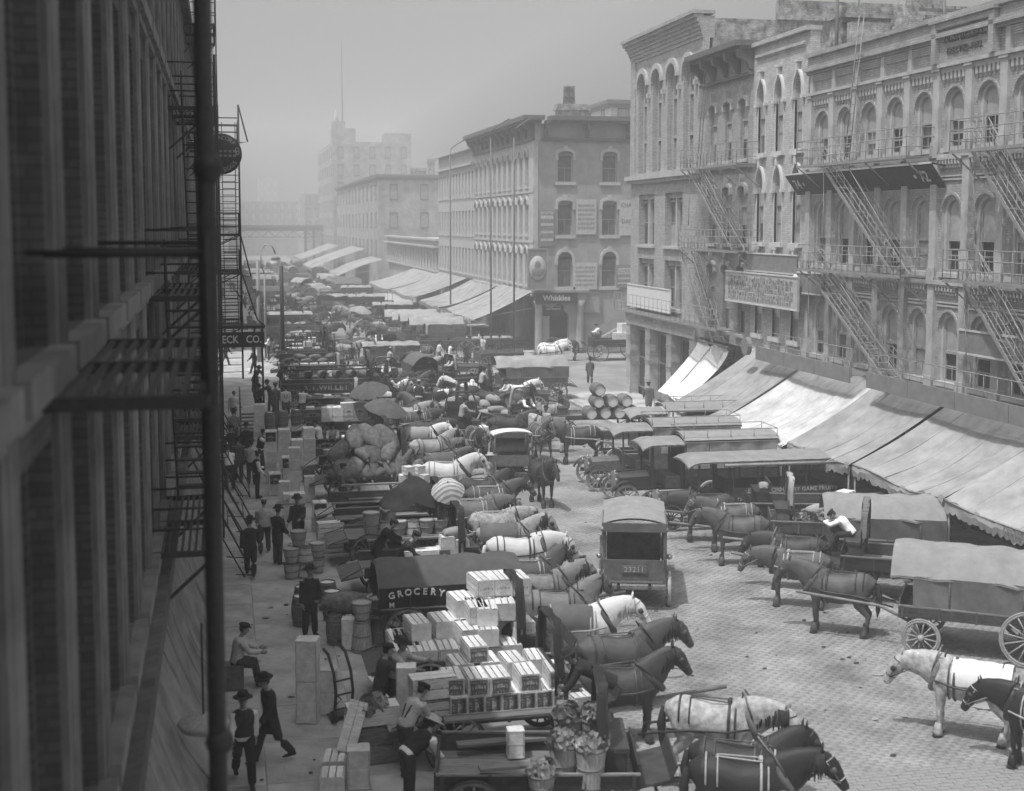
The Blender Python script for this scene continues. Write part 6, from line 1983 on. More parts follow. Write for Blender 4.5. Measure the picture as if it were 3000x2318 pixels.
# fifth: crates and bent workers
W('black open wagon with boxes between the GROCERY wagon and the tarpaulin wagon', 5.2, 35.9, 0, L_=3.3, W_=1.7, side=.24, hoop=1.2, nb=2)
crate('long pine box on the wagon behind the GROCERY roof', (5.1, 35.2, 1.2), rad(2), (.95, .42, .38), 2)
for i, (x, z, h_) in enumerate(((5.75, 1.2, .36), (6.1, 1.2, .36), (5.85, 1.58, .3), (6.25, 1.58, .2))):
    crate('square box near the seat of the wagon behind the GROCERY roof, %s' % ('lower one tail side', 'lower one seat side', 'upper one tail side', 'upper one seat side')[i], (x, 35.4, z), rad(90), (.45, .36, h_), 2, lab=' ' if i == 0 else None)
sack('round pale sack on top of the square boxes', (6.1, 35.5, 1.8), .4, scale=.8, m_=M_canvas)
# sixth: dark tarpaulin over baskets
W('black wagon of baskets under a dark tarpaulin and a striped umbrella', 5.2, 39.9, 0, L_=3.4, W_=1.7, side=.08, hoop=1.3)
for i in range(6):
    barrel('splint basket on the tarpaulin wagon edge, %s from the tail' % ordn[i], (4.2+.42*i, 39.25, 1.06), 'hamper' if i == 0 else 'bushel', flip=i in (1, 3), lid=True, rz=i, group='baskets under the dark tarpaulin')
barrel('tall splint basket behind the edge row of the tarpaulin wagon', (4.75, 39.7, 1.06), 'hamper')
o_ = MB(); o_.grid(lambda a, c: (4.55+2.25*a, 39.35+1.35*c, 1.35+1.25*math.sin(math.pi*min(1, .12+.78*a))*(.35+.65*math.sin(math.pi*min(1, .05+.75*c)))+.05*math.sin(a*17+c*9)), 26, 18)
tag(put('tarpaulin', o_, M_canvasd, None), 'big dark tarpaulin draped over the basket load beside the striped umbrella', 'tarpaulin')
umbrella('striped wagon umbrella tilted over the seat of the tarpaulin wagon', (6.55, 39.35, 2.25), M_stripe, lean=(38, -8), r=.52)
# seventh and eighth
W('low empty wagon with board benches in front of the sack wagon', 5.1, 44.0, 0, L_=3.3, W_=1.7, side=.3, tail='down')
W('low bare wagon between the tarpaulin wagon and the empty one', 5.0, 42.0, 2, L_=3.2, W_=1.5, side=.2, tail='down')
for i, (y, z) in enumerate(((45.9, 1.3), (43.2, 1.35), (41.2, 1.2), (37.6, 1.3), (33.6, 1.2))):
    m = MB(); m.box((3.9, y-.1, z), (6.2+.3*(i % 2), y+.1, z+.05)); tag(put('bench_board', m, M_wood, None), 'worn bench board across a wagon in the left-hand row, %s from the sack wagon' % ordn[i], 'board')
W('wagon stacked high with burlap sacks', 5.3, 49.2, 0, L_=3.5, W_=1.8, side=.25, hoop=1.3)
k = 0
for tier, (n, z, y0, xs, lie) in enumerate(((5, 1.0, 48.4, 4.2, 1), (5, 1.35, 48.6, 4.05, 0), (4, 1.85, 48.8, 4.2, 0), (4, 1.1, 49.4, 4.2, 1), (4, 1.5, 49.5, 4.2, 0), (3, 2.3, 49.1, 4.6, 0))):
    for i in range(n):
        sack('bulging burlap sack on the sack wagon, row %s up, %s from the tail' % (ordn[tier], ordn[i]), (xs+.58*i+R.uniform(-.06, .06), y0+R.uniform(-.05, .05), z), 0, rot=(R.uniform(-.15, .15), R.uniform(-.15, .15), R.uniform(-.25, .25)) if lie else (rad(R.uniform(-35, 35)), rad(-48+R.uniform(-16, 16)), rad(90+R.uniform(-60, 60))), scale=1.32+R.uniform(-.1, .12), group='burlap sacks on the sack wagon')
for i, (x, y, z) in enumerate(((6.55, 48.6, 1.6), (6.75, 48.7, 1.15), (6.95, 48.5, 1.15))):
    sack('sunlit sack spilling at the seat end of the sack wagon, %s' % ('top one', 'middle one', 'outer one')[i], (x, y, z), R.uniform(0, 3), rot=(R.uniform(-.5, .5), rad(-60), R.uniform(0, 3)))
for i, (x, y, z) in enumerate(((6.3, 47.6, 1.0), (6.65, 47.6, 1.0), (6.45, 47.5, 1.32), (6.85, 47.7, 1.3), (7.0, 47.5, 1.0))):
    crate('small pale box at the front corner of the sack wagon, %s' % ('lower tail side', 'lower middle', 'upper tail side', 'upper seat side', 'lower seat side')[i], (x, y, z), rad(90+10*i), (.4, .32, .28), 2, group='small pale boxes by the sack wagon')
# ninth to twelfth
W('open wagon with two men sitting on its tail and mixed boxes', 5.3, 57.0, 0, L_=3.6, W_=1.7, side=.35, hoop=1.1)
W('wagon of stacked white labelled boxes under a dark umbrella', 5.4, 62.2, 0, L_=3.6, W_=1.7, side=.3, hoop=1.1)
k = 0
for lev in range(2):
    for i in range(5):
        crate('pale square box in the %s tier under the dark umbrella, %s from the tail' % (('lower', 'upper')[lev], ordn[i]), (4.6+.5*i, 61.9, 1.05+.42*lev), rad(90), (.6, .46, .40), 2, lab=' ' if i > 1 else None, art=[M_pine2, M_lab], group='pale boxes under the dark umbrella')
crate('flat pale box lying on top of the tiers under the dark umbrella', (5.9, 61.9, 1.9), 0, (1.3, .5, .16), 2)
for i in range(6):
    crate('mixed box on the wagon of the two sitting men, %s from the tail' % ordn[i], (5.0+.34*i, 56.6+.3*(i % 2), 1.0+.36*(i % 3 == 1)), rad(90), (.5, .33, .34), 2, group='mixed boxes on the wagon of sitting men')
barrel('bushel basket turned over on the wagon of the two sitting men', (5.5, 57.0, 1.3), 'bushel', flip=True)
barrel('bushel basket lying beside the turned one', (6.3, 57.1, 1.0), 'bushel')
for i, (x, y, z) in enumerate(((6.55, 61.4, 2.55), (6.7, 56.6, 2.35), (11.9, 118, 2.6))):
    umbrella(('big faded umbrella pitched over the white box wagon', 'big faded umbrella pitched over the seat of the wagon with sitting men', 'pale open umbrella among the far vans')[i], (x, y, z), mat('faded_dark_umbrella', .10, .9, .2, 3) if i < 2 else M_canvas, lean=(14, 12 if i else -10), r=.95)
W('long dark stake wagon with a lettered board and barrels aboard', 5.9, 75.6, 0, L_=5.6, W_=1.9, side=.5, stakes=8, tail='up', text=(('A.T.WILLET   CO.', .55, .55, .46),), hoop=1.0)
for i in range(5):
    barrel('barrel lying on the stake wagon, %s from its tail' % ordn[i], (4.6+.85*i, 75.2, 1.9), 'barrel', rot=(rad(-90), 0, .1*i), mh=M_pine2, group='barrels on the stake wagon')
W('sack and box wagon beyond the stake wagon', 5.6, 87.0, 0, L_=4.2, W_=1.8, side=.3, m_=M_woodm)
for i in range(7):
    sack('sack lying on the wagon beyond the stake wagon, %s from the tail' % ordn[i], (4.3+.5*i, 87.2+.3*(i % 2), 1.3+.22*(i % 2)), .2*i, group='sacks beyond the stake wagon')
for i in range(5):
    crate('box along the side of the wagon beyond the stake wagon, %s from the tail' % ordn[i], (4.4+.62*i, 86.4, 1.0), rad(90), (.5, .5, .4), 2, group='boxes beyond the stake wagon')
W('second sack wagon farther up the row', 5.6, 93.5, 3, L_=4.0, W_=1.8, side=.5, hoop=1.3)
W('slatted poultry wagon with tall stake sides', 5.4, 113, 0, L_=5.4, W_=2.0, side=.9, stakes=10, m_=M_woodm, detail=False)
# horses of that row, standing outward
HR = [('pale grey horse with a cropped mane at the lower picture edge', 'low2', 8.45, 22.5, -28, H_dap, M_dmane, None), ('dark horse cut by the lower picture edge', 'turnb', 8.6, 20.7, -26, H_black, None, None),
      ('black horse half hidden by the first wagon hood', 'mid', 8.3, 19.9, -22, H_black, None, None),
      ('glossy bay horse with blinkers looking out over the empty street', 'up', 7.75, 24.9, -6, H_bay, None, None), ('bay horse beside the second wagon hood', 'mid', 7.85, 26.6, -4, H_brown, None, None),
      ('white horse wearing a grey blanket behind the hoods', 'mid', 7.75, 28.9, -4, H_white, M_lmane, M_canvasg), ('dun horse with a brown mane behind the blanketed white one', 'mid', 7.65, 30.4, 0, H_dun, None, None),
      ('roan horse with a long mane beside the motor truck', 'mid', 7.9, 32.3, -3, H_roan, None, None), ('brown horse with pale rump beside the GROCERY wagon front', 'low', 7.75, 33.6, 0, H_brown, None, None),
      ('pure white horse standing across the row with a pale saddle pad', 'up', 7.95, 35.9, 3, H_white, M_lmane, None), ('grey blanketed horse just beyond the pure white one', 'mid', 7.9, 37.6, 0, H_grey, None, M_canvasg),
      ('white faced grey horse at the striped umbrella', 'low', 8.0, 39.4, 2, H_dap, M_dmane, None), ('dun horse with lowered head near the striped umbrella', 'low', 7.8, 41.0, 4, H_dun, None, None),
      ('brown horse with a thick dark mane facing the small cart', 'mid', 8.4, 43.4, 8, H_brown, None, None), ('bay horse behind the thick maned brown one', 'turn', 8.5, 45.0, 8, H_bay, None, None),
      ('white horse with harness beside the sunlit sacks', 'mid', 8.0, 47.9, -8, H_white, M_lmane, None), ('brown horse under a cloth beside the sack wagon', 'mid', 8.3, 50.3, 2, H_brown, None, M_canvasg),
      ('pale grey horse beyond the sack wagon', 'up', 8.4, 53.2, 5, H_grey, None, None), ('white horse under a cloth by the faded umbrella', 'mid', 8.4, 56.6, 0, H_white, M_lmane, M_canvas), ('dark horse by the faded umbrella', 'low', 8.6, 58.5, 0, H_bay, None, None),
      ('brown horse by the white box wagon', 'up', 8.6, 61.8, 5, H_brown, None, None), ('grey horse by the white box wagon', 'mid', 8.6, 63.6, 0, H_grey, None, None), ('bay horse in front of the stake wagon', 'up', 10.6, 74.9, 0, H_bay, None, None), ('dark horse paired in front of the stake wagon', 'mid', 10.6, 76.6, 0, H_black, None, None),
      ('dark horse standing crosswise past the sack and box wagon', 'low', 8.9, 87, -80, H_bay, None, None)]
for lab, ps, x, y, f, c, mn, bl_ in HR:
    horse(lab, ps if R.random() < .6 else R.choice(('turn', 'turnb', 'low2', 'low', 'step')), (x+R.uniform(-.25, .35), y, ZR), f+(R.uniform(-16, 16) if y > 26 else 0), c, mn, bl_)

# the motor truck seen from behind in the middle of the street
TR = truck('motor truck seen from behind in the street with a canvas top and number plate', (11.45, 36.2, ZR), 73, m_=M_woodm, Lb=1.9, W_=1.62, canopy=True, body='express', mt=M_tyre, xr=-2.2, wo=.14)
m = MB(); m.box((-2.68, -.34, 1.0), (-2.645, .34, 1.2)); put('number_plate', m, M_lab, TR)
letters('23211', TR, (-2.685, 0, 1.1), M_strapl, .2, rot=(rad(90), 0, rad(-90)), depth=.004, spacing=1.1)
m = MB(); m.box((-2.66, -.84, 2.12), (-2.61, .84, 2.36)); m.box((-2.6, -.87, 1.7), (-.9, -.84, 2.34)); m.box((-2.6, .84, 1.7), (-.9, .87, 2.34)); put('canvas_valance', m, M_canvasg, TR)
m = MB(); m.box((-2.85, -.85, .6), (-2.66, .85, .7)); put('rear_step', m, M_wood, TR)
for s_ in (1, -1):
    m = MB(); m.lathe([(.001, 0), (.06, .02), (.08, .1), (.001, .12)], 10, (-2.5, s_*.95, 1.4), axis='x'); put('side_lamp', m, M_chrome, TR)
# motor trucks backed to the right-hand kerb
truck('black open truck lettered E.A.AARON with rolled side curtains', (16.1, 43.0, ZR), 179, m_=M_woodd, Lb=3.6, W_=1.75, canopy=True, body='express', text=(('E.A.AARON', .68, 1.28, .22), ('72-74 W.SO. WATER ST.', .70, 1.0, .16), ('POULTRY GAME FRUITS', .26, 1.28, .2), ('VEGETABLES', .26, 1.0, .2)), disc=True)
truck('grey roofed panel truck with curtained sides, second from the lettered one', (15.7, 46.7, ZR), 178, m_=M_woodd, Lb=3.6, W_=1.75, curtain=True, rail=True)
truck('panel truck with a curved cab roof, third in the motor row', (15.6, 50.1, ZR), 178, m_=M_woodm, Lb=3.6, W_=1.75, curtain=True, rail=True)
truck('tall boxy van with roof rails at the back of the motor row', (17.6, 54.4, ZR), 178, m_=M_woodm, Lb=3.4, W_=1.8, rail=True, hood=False)
# right-hand wagons and their horses
A1 = W('big covered wagon with a grey canvas curtain at the picture edge', 17.85, 28.6, 146, L_=3.6, W_=1.75, side=.22, zb=.95, cover=(1.42, mat('grey_canvas_roof', .24, .9, .12, 3), M_canvasg), rf=.46, rr_=.68, m_=M_woodm, mw=mat('pale_painted_wheel', .30, .6, .15, 6), mt=mat('pale_iron_tyre', .3, .5, .15, 6), shaft='shafts', seat=False)
horse('dark brown horse in shafts before the big covered wagon', 'mid', (15.05, 30.55, ZR), 146, H_brown, None, None)
W('dark wagon with a driver bent forward on its seat', 18.3, 33.0, 150, L_=3.4, W_=1.6, side=.3, zb=1.0, hoop=1.2, text=(('CHA', .8, .4, .2),), curtain=M_wood)
horse('sleek dark horse in the driver team, outer one', 'low', (15.05, 33.0, ZR), 150, H_brown, None, None)
horse('sleek dark horse in the driver team, inner one', 'low', (15.7, 34.6, ZR), 150, H_bay, None, None)
W('covered wagon with a smooth rounded canvas top behind the driver', 19.0, 35.6, 160, L_=3.2, W_=1.6, side=.2, zb=1.0, cover=(1.2, mat('grey_canvas_roof', .42), M_canvasg), m_=M_woodm, seat=False)
W('produce wagon with a white bow frame and leafy load', 18.1, 37.9, 160, L_=3.2, W_=1.5, side=.3, zb=.95, m_=M_woodm, hoop=1.1, curtain=M_canvas)
horse('chestnut dark horse with a pale collar before the produce wagon', 'mid', (15.2, 37.5, ZR), 160, H_brown, None, None)
cabbages('bundle of greens heaped on the produce wagon', (17.7, 37.8, 1.3), .7, 26, seed=4)
for i, (x, y, z) in enumerate(((18.5, 37.4, 1.35), (18.9, 37.2, 1.35), (18.7, 37.5, 1.75))):
    crate('pale carton on the produce wagon, %s' % ('nearer the bow', 'nearer the kerb', 'on top')[i], (x, y, z), .3*i, (.5, .42, .40), 2, m_=M_white)
sack('round white bundle on the produce wagon', (18.0, 38.1, 1.35), .4, scale=.8, m_=M_canvas)
W('dark wagon lettered CHAS with a cushioned seat', 18.3, 40.2, 165, L_=3.2, W_=1.5, side=.4, zb=.95, text=(('CHAS.G', .62, .4, .2),), m_=M_woodd)
sack('folded pale seat cushion on the CHAS wagon', (17.2, 40.3, 1.7), 1.2, scale=.7, m_=M_canvas)
horse('dark horse in front of the disc wheeled truck, head toward the street', 'low', (15.3, 40.6, ZR), 166, H_bay, None, None)
horse('dark horse paired behind it by the CHAS wagon', 'mid', (15.6, 39.2, ZR), 166, H_brown, None, None)
horse('white blanketed horse with shaggy mane at the lower right', 'low', (14.5, 23.55, ZR), 140, H_dap, mat('grey_mane', .22, .9, .3, 12), M_white, straps=M_leather)
horse('black horse with drooping head at the right picture edge', 'low', (15.0, 21.75, ZR), 128, H_black, None, M_white)
W('wagon of the blanketed horses, mostly beyond the picture edge', 17.9, 20.9, 140, L_=3.4, W_=1.7, side=.4, shaft='shafts')
# middle of the street
W('small cart with a white bowed roof seen from behind', 11.1, 51.6, 78, L_=2.7, W_=1.5, side=.4, zb=.95, m_=M_woodm, cover=None, tail='up', seat=True, mw=mat('pale_painted_wheel', .30))
m = MB(); m.grid(lambda a, c: (-.8+1.6*a, -.45+.9*c, .12*(1-(abs(a-.5)*2)**2.5)), 12, 4, thick=.05); r_ = thing('bowed_roof', 'white bowed roof on thin posts over the small cart', 'cart roof', (11.1, 51.3, 2.1))
put('roof_sheet', m, M_white, r_)
m = MB()
for a in (-.75, .75):
    for c in (-.4, .4):
        m.tube([(a, c, 0.02), (a, c, -.95)], .03, 5)
put('roof_post', m, M_wood, r_)
horse('thin dark horse harnessed to the small white roofed cart, facing the viewpoint', 'mid', (11.4, 47.2, ZR), -82, H_bay, None, None)
horse('dark horse facing the viewpoint with a pale collar', 'low', (10.5, 55.6, ZR), -85, H_bay, None, None, straps=M_strapl)
horse('brown horse stepping toward the viewpoint in the middle of the street', 'step', (13.5, 56.2, ZR), -80, H_brown, None, None)
horse('dappled pale horse turning in the middle of the street', 'mid', (14.3, 58.4, ZR), 160, H_dap, M_dmane, M_canvasg)
horse('dark horse with drooping head left of the motor row', 'low', (14.9, 55.2, ZR), 175, H_bay, None, None)
W('driver wagon with a thin hoop frame facing the viewpoint', 13.3, 61.5, -70, L_=3.2, W_=1.5, side=.35, hoop=1.2, m_=M_woodm, curtain=M_canvas)
W('barrel wagon standing beside the tall corner block', 18.0, 62.6, 175, L_=4.6, W_=1.8, side=.15, m_=M_woodm)
for i, (x, z) in enumerate(((17.1, 1.08), (17.8, 1.08), (18.5, 1.08), (19.2, 1.08), (17.45, 1.63), (18.15, 1.63), (18.85, 1.63), (17.5, 2.2))):
    barrel('white headed barrel on the barrel wagon, %s' % (('bottom row first', 'bottom row second', 'bottom row third', 'bottom row fourth', 'second row first', 'second row middle', 'second row last', 'single one on top')[i]), (x, 61.75, z+.26), 'barrel', rot=(rad(90), 0, 0), group='white headed barrels', mh=M_white).scale = (1.25,)*3
    BB_ = 0
W('empty wagon with a rolled cloth behind the small cart', 10.6, 60.5, 75, L_=3.4, W_=1.6, side=.4, m_=M_woodd, hoop=.9)
W('flat wagon of white sacks in the middle of the crush', 12.0, 66, 20, L_=3.6, W_=1.7, side=.2, m_=M_woodm)
for i in range(6):
    sack('white flour sack on the flat wagon, %s from its tail' % ordn[i], (10.8+.5*i, 65.6+.25*(i % 2), 1.1+.2*(i % 2)), .4*i, m_=M_canvas, scale=1.1, group='white flour sacks')
for i, (ps, x, y, f, c, lab) in enumerate((('mid', 9.8, 66.5, 20, H_bay, 'dark horse left of the flour sacks'), ('up', 14.8, 67.5, 20, H_brown, 'brown horse pulling the flour sack wagon'), ('low', 11.4, 69.8, -70, H_bay, 'dark horse facing the viewpoint behind the flour sacks'), ('mid', 9.2, 70.2, -60, H_brown, 'brown horse with a white blaze near the delivery van'), ('up', 12.9, 72.8, 170, H_white, 'white horse facing the delivery van'), ('mid', 15.4, 63.2, 165, H_grey, 'grey horse before the barrel wagon'), ('low', 9.0, 79, 160, H_bay, 'dark horse beside the stake wagon end'))):
    horse(lab, ps, (x, y, ZR), f, c)
W('canvas sided van with a long flat roof near the side street', 17.6, 75.8, 178, L_=4.0, W_=1.8, side=.5, cover=(1.2, M_canvas, M_canvasg), m_=M_woodm)
W('small hooded buggy with a grey top in the crush', 11.6, 79.5, -85, L_=2.6, W_=1.5, side=.4, cover=(1.2, M_canvasg, M_canvasg), m_=M_woodd)
W('open wagon with a low driver seat left of the hooded buggy', 9.2, 77.5, -95, L_=3.0, W_=1.5, side=.4, hoop=1.1, m_=M_woodd, curtain=M_canvas)
W('grey enclosed delivery van with a small window', 11.0, 89.3, 180, L_=3.6, W_=1.8, side=1.25, zb=.75, cover=(.45, M_canvas, mat('van_grey_paint', .13, .6, .15, 4)), m_=mat('van_grey_paint', .13), tail='up', nb=3, flare=.02)
W('grey high wheeled dump cart turned toward the side street', 18.2, 88.2, 4, L_=3.0, W_=1.7, side=.6, zb=1.1, rf=.8, rr_=.8, m_=M_woodm, mw=mat('pale_painted_wheel', .30), seat=False, tail='up', flare=.2)
m = MB(); m.grid(lambda a, c: (-1.2+2.4*a, -.9+1.8*c, .5*math.sin(math.pi*a)*math.sin(math.pi*c)+.05*math.sin(a*11)), 12, 8, thick=.1); tag(put('canvas_heap', m, M_canvas, None, (20.2, 89.5, 1.0)), 'pale canvas heap behind the high wheeled cart', 'canvas')
horse('white horse of a pair crossing into the side street, nearer one', 'mid', (23.3, 93.6, ZR), 0, H_white, M_lmane, None); horse('white horse of a pair crossing into the side street, farther one', 'mid', (23.6, 95.0, ZR), 0, H_white, M_lmane, None)
W('wagon with large spoked wheels and a driver outside the saloon', 29.3, 97.4, 178, L_=4.0, W_=1.7, side=.5, zb=1.1, rf=.62, rr_=.8, m_=M_woodd, mw=mat('pale_painted_wheel', .30))
horse('dark horse of the wagon outside the saloon door', 'mid', (25.3, 97.5, ZR), 178, H_bay)
crate('large pale case on the wagon outside the saloon', (29.6, 97.2, 1.3), 0, (1.1, .9, .8), 3)
crate('second pale case stacked behind on the saloon wagon', (30.0, 97.4, 2.1), .2, (1.0, .8, .7), 3)

# the jam of rigs in the middle of the street
JAM = [(9.6, 58.2, 10, 'open'), (12.2, 63.4, 150, 'hoop'), (9.3, 64.6, 80, 'hoop'), (15.6, 70.0, 165, 'open'), (12.9, 70.5, 15, 'hoop'), (9.8, 73.0, -100, 'open'), (14.0, 78.0, 200, 'hoop'), (12.6, 83.5, 95, 'open'), (9.4, 83.5, 8, 'hoop'), (15.2, 84.5, 150, 'open'), (7.6, 68.6, 5, 'open'), (7.6, 81.5, 0, 'hoop')]
for i, (x, y, f, kd) in enumerate(JAM):
    full = '%s %s wagon in the street jam, %s beyond the white roofed cart' % (('dark', 'grey')[i % 2], {'open': 'open', 'hoop': 'bow framed'}[kd], ('first', 'second', 'third', 'fourth', 'fifth', 'sixth', 'seventh', 'eighth', 'ninth', 'tenth', 'eleventh', 'twelfth')[i])
    nm = 'jammed wagon ' + full.split(', ')[1]
    wagon(full, (x, y, ZR), f, L_=3.2, W_=1.55, side=.32, m_=(M_woodd, M_woodm)[i % 2], hoop=1.15 if kd == 'hoop' else None, curtain=(M_canvas, M_canvasd, M_canvasg)[i % 3], detail=y < 75, group='wagons in the street jam', mw=mat('pale_painted_wheel', .30) if i % 3 == 0 else None, shaft='shafts')
    a = rad(f)
    horse('%s horse of the %s' % (('bay', 'brown', 'grey', 'black', 'white', 'dun')[i % 6], nm), ('mid', 'up', 'low', 'turn')[i % 4], (x+3.1*math.cos(a), y+3.1*math.sin(a), ZR), f+R.uniform(-12, 12), (H_bay, H_brown, H_grey, H_black, H_white, H_dun)[i % 6], None, M_canvasg if i % 5 == 2 else None)
    if i % 2 == 0:
        person('driver on the %s' % nm, 'sit', (x+.75*math.cos(a), y+.75*math.sin(a), 1.18), f, 'shirt', (C_white, C_pale)[i % 4 == 0], C_dark, ('cap', 'soft', 'straw')[i % 3], None, C_dark if i % 4 == 2 else None)
    for k in range(3):
        if i % 3 == 1:
            sack('sack on the %s' % nm, (x-(.3+.5*k)*math.cos(a), y-(.3+.5*k)*math.sin(a), 1.0+.2*(k == 1)), a+k, m_=M_canvas if i % 2 else M_sack, group='sacks in the street jam')
        elif i % 3 == 2:
            crate('%s box behind the seat of the %s' % (ordn[k], nm), (x-(.1+.55*k)*math.cos(a), y-(.1+.55*k)*math.sin(a), .98), a+.1*k, (.5, .45, .42), 2, group='boxes in the street jam')
for i, (x, y, f, ps) in enumerate(((11.2, 57.6, 40, 'stand2'), (8.7, 60.2, -60, 'stand'), (15.0, 61.2, 200, 'walk'), (11.0, 74.4, -90, 'walk'), (13.9, 74.8, 160, 'stand2'), (16.9, 66.0, 190, 'stand'), (8.2, 75.4, 0, 'walk2'), (16.0, 80.2, 120, 'walk'), (10.9, 86.4, -60, 'stand'))):
    person('man on foot among the jammed rigs, %s going up the street' % ordn[i], ps, (x, y, ZR), f, ('shirt', 'coat')[i % 2], (C_white, C_dark, C_pale, C_grey)[i % 4], C_dark, ('cap', 'bowler', 'soft')[i % 3])

for i, (x, y, f, hp_) in enumerate(((5.2, 53.2, 3, 1.1), (5.3, 66.2, -4, 1.2), (5.5, 70.6, 4, None), (5.6, 80.6, 0, 1.1))):
    nm = 'shaded row wagon, %s beyond the sacks' % ordn[i]
    W(nm, x, y, f, L_=3.4, W_=1.65, side=.3, hoop=hp_, m_=(M_woodd, M_woodm)[i % 2], curtain=(M_canvasd, M_canvas)[i % 2])
    for k in range(5):
        if (i+k) % 3 == 0:
            barrel('basket aboard the %s, place %s' % (nm, ordn[k]), (x-1.2+.5*k, y-.3+.2*(k % 2), .98), 'bushel', group='baskets on the extra wagons')
        elif (i+k) % 3 == 1:
            crate('box aboard the %s, place %s' % (nm, ordn[k]), (x-1.2+.5*k, y-.25, .98), rad(90)+.1*k, (.55, .4, .38), 2, group='boxes on the extra wagons')
        else:
            sack('sack aboard the %s, place %s' % (nm, ordn[k]), (x-1.2+.5*k, y-.2, .98), .5*k, group='sacks on the extra wagons')
    horse('%s horse of the %s' % (('roan', 'bay', 'white', 'brown')[i], nm), ('low', 'mid', 'up', 'turn')[i], (x+3.1, y+.1, ZR), f+R.uniform(-10, 10), (H_roan, H_bay, H_white, H_brown)[i], None, (None, M_canvasg, None, None)[i])
lit = MB(); rr = random.Random(77)
for k in range(420):
    y = rr.uniform(22, 74); x = rr.uniform(9.5, 19) if rr.random() < .8 else rr.uniform(.2, 3.4)
    z = (ZP if x < 4 else ZR) + .012; s_ = rr.uniform(.012, .05); a = rr.uniform(0, 6)
    if rr.random() < .5:
        lit.beam((x, y, z), (x+rr.uniform(.06, .2)*math.cos(a), y+.2*math.sin(a)*rr.random(), z), .012, .008)
    else:
        lit.ball((x, y, z), (s_*1.5, s_, s_*.6), 6, 4, mi=1)
put('litter', lit, [M_canvas, mat('dung', .05, .9, .3, 9)], None, kind='stuff')
# ---------------------------------------------------------------- goods on the near pavement
def Q(px, py, z=ZP):
    a = at(px, py, z); return (a[0], a[1], z)
crate('tall slatted crate standing on end upon another, alone on the pavement', (1.55, 27.0, ZP), rad(75), (.86, .42, .40), 4, upright=True)
crate('slatted crate on top of the tall one alone on the pavement', (1.55, 27.0, ZP+.87), rad(75), (.86, .42, .40), 4, upright=True)
crate('slatted crate standing on end behind the hand truck', (1.98, 27.35, ZP), rad(80), (.95, .36, .33), 3, upright=True)
crate('pine case under the open box of greens at the kerb', (2.65, 24.7, ZP), rad(4), (.92, .5, .72), 2, m_=M_wood)
crate('open pine box of greens with a stencilled side on the kerb pile', (2.62, 24.65, ZP+.75), rad(4), (.98, .46, .34), 1)
cabbages('green in the open pine box at the kerb', (2.62, 24.65, ZP+1.05), .3, 8, seed=12)
crate('pine crate with raised lid board near the lower picture edge', (1.85, 24.0, ZP), rad(80), (.62, .40, .42), 3)
crate('upright pine crate at the lower picture edge beside the one with a raised lid', (2.25, 23.55, ZP), rad(85), (.72, .38, .36), 2, upright=True)
crate('low pine box cut by the lower picture edge', (1.75, 23.3, ZP), rad(82), (.5, .40, .40), 3)
m = MB(); m.box((-.17, -.02, 0), (-.005, .02, .95)); m.box((.005, -.02, 0), (.17, .02, .95)); o_ = put('lid_board', m, M_pine, None, (2.05, 24.05, ZP+.45), rot=(rad(-28), rad(14), rad(-15))); tag(o_, 'loose pale lid leaning on the crate near the lower picture edge', 'board')
crate('pine box with a tilted top just behind the open box of greens', (2.35, 25.6, ZP), rad(85), (.5, .34, .34), 2, upright=True)
m = MB(); m.box((0, -.04, -.02), (1.2, .04, .02)); tag(put('plank', m, M_pine, None, (2.75, 26.5, ZP+1.0), rot=(0, rad(28), rad(-55))), 'loose pale plank slanting against the wagon tail', 'plank')
# hand truck
r_ = thing('hand_truck', 'dark iron hand truck with curved handles beside the slatted crate', 'hand truck', (2.25, 26.9, ZP), rad(-65))
for s_ in (-.2, .2):
    m = MB(); m.tube([(0, s_, .08), (.08, s_, .6), (.0, s_, 1.0), (-.22, s_, 1.35), (-.42, s_, 1.42)], .035, 6); put('handle', m, M_iron, r_)
m = MB()
for z in (.25, .55, .85):
    m.tube([(.05, -.2, z), (.05, .2, z)], .022, 5)
m.tube([(0, -.2, .6), (.3, -.2, .55), (.05, -.2, .35)], .018, 5); m.box((-.3, -.22, .04), (.02, .22, .07)); put('cross_bar', m, M_iron, r_)
for s_ in (-.27, .27):
    m = MB(); m.lathe([(.001, -.03), (.13, -.03), (.13, .03), (.001, .03)], 14, (.1, s_, .13), axis='y'); put('wheel', m, M_iron, r_)
# barrels and baskets
for lab, x, y, kd, lid, z in (('dark oak barrel behind the man in the long dark coat, nearer one', 1.8, 33.7, 'barrel', True, 0), ('dark oak barrel behind the man in the long dark coat, farther one', 1.9, 34.6, 'barrel', True, 0), ('barrel with a pale lid right of the man in the long dark coat', 2.6, 34.0, 'barrel', True, 0), ('second pale lidded barrel farther along the kerb', 2.55, 34.9, 'barrel', True, 0), ('dark barrel under the long sack', 2.55, 32.0, 'barrel', True, 0)):
    barrel(lab, (x, y, ZP+z), kd, lid=lid, group='barrels on the near pavement')
sack('long sack lying across a barrel and crate', (2.75, 32.1, ZP+.76), .1, scale=1.25)
crate('slatted crate standing between the sack barrel and the stacked baskets', (2.82, 31.5, ZP), rad(80), (.75, .34, .32), 3, upright=True)
barrel('upturned splint hamper under the lidded one by the crate', (3.1, 31.3, ZP), 'hamper', flip=True); barrel('lidded splint hamper stacked on the upturned one by the crate', (3.1, 31.3, ZP+.75), 'bushel')
barrel('darker upturned hamper at the wagon tail', (3.55, 31.6, ZP), 'hamper', flip=True, m_=M_barrel); barrel('darker hamper stacked at the wagon tail', (3.55, 31.6, ZP+.75), 'bushel', m_=M_barrel)
k = 0
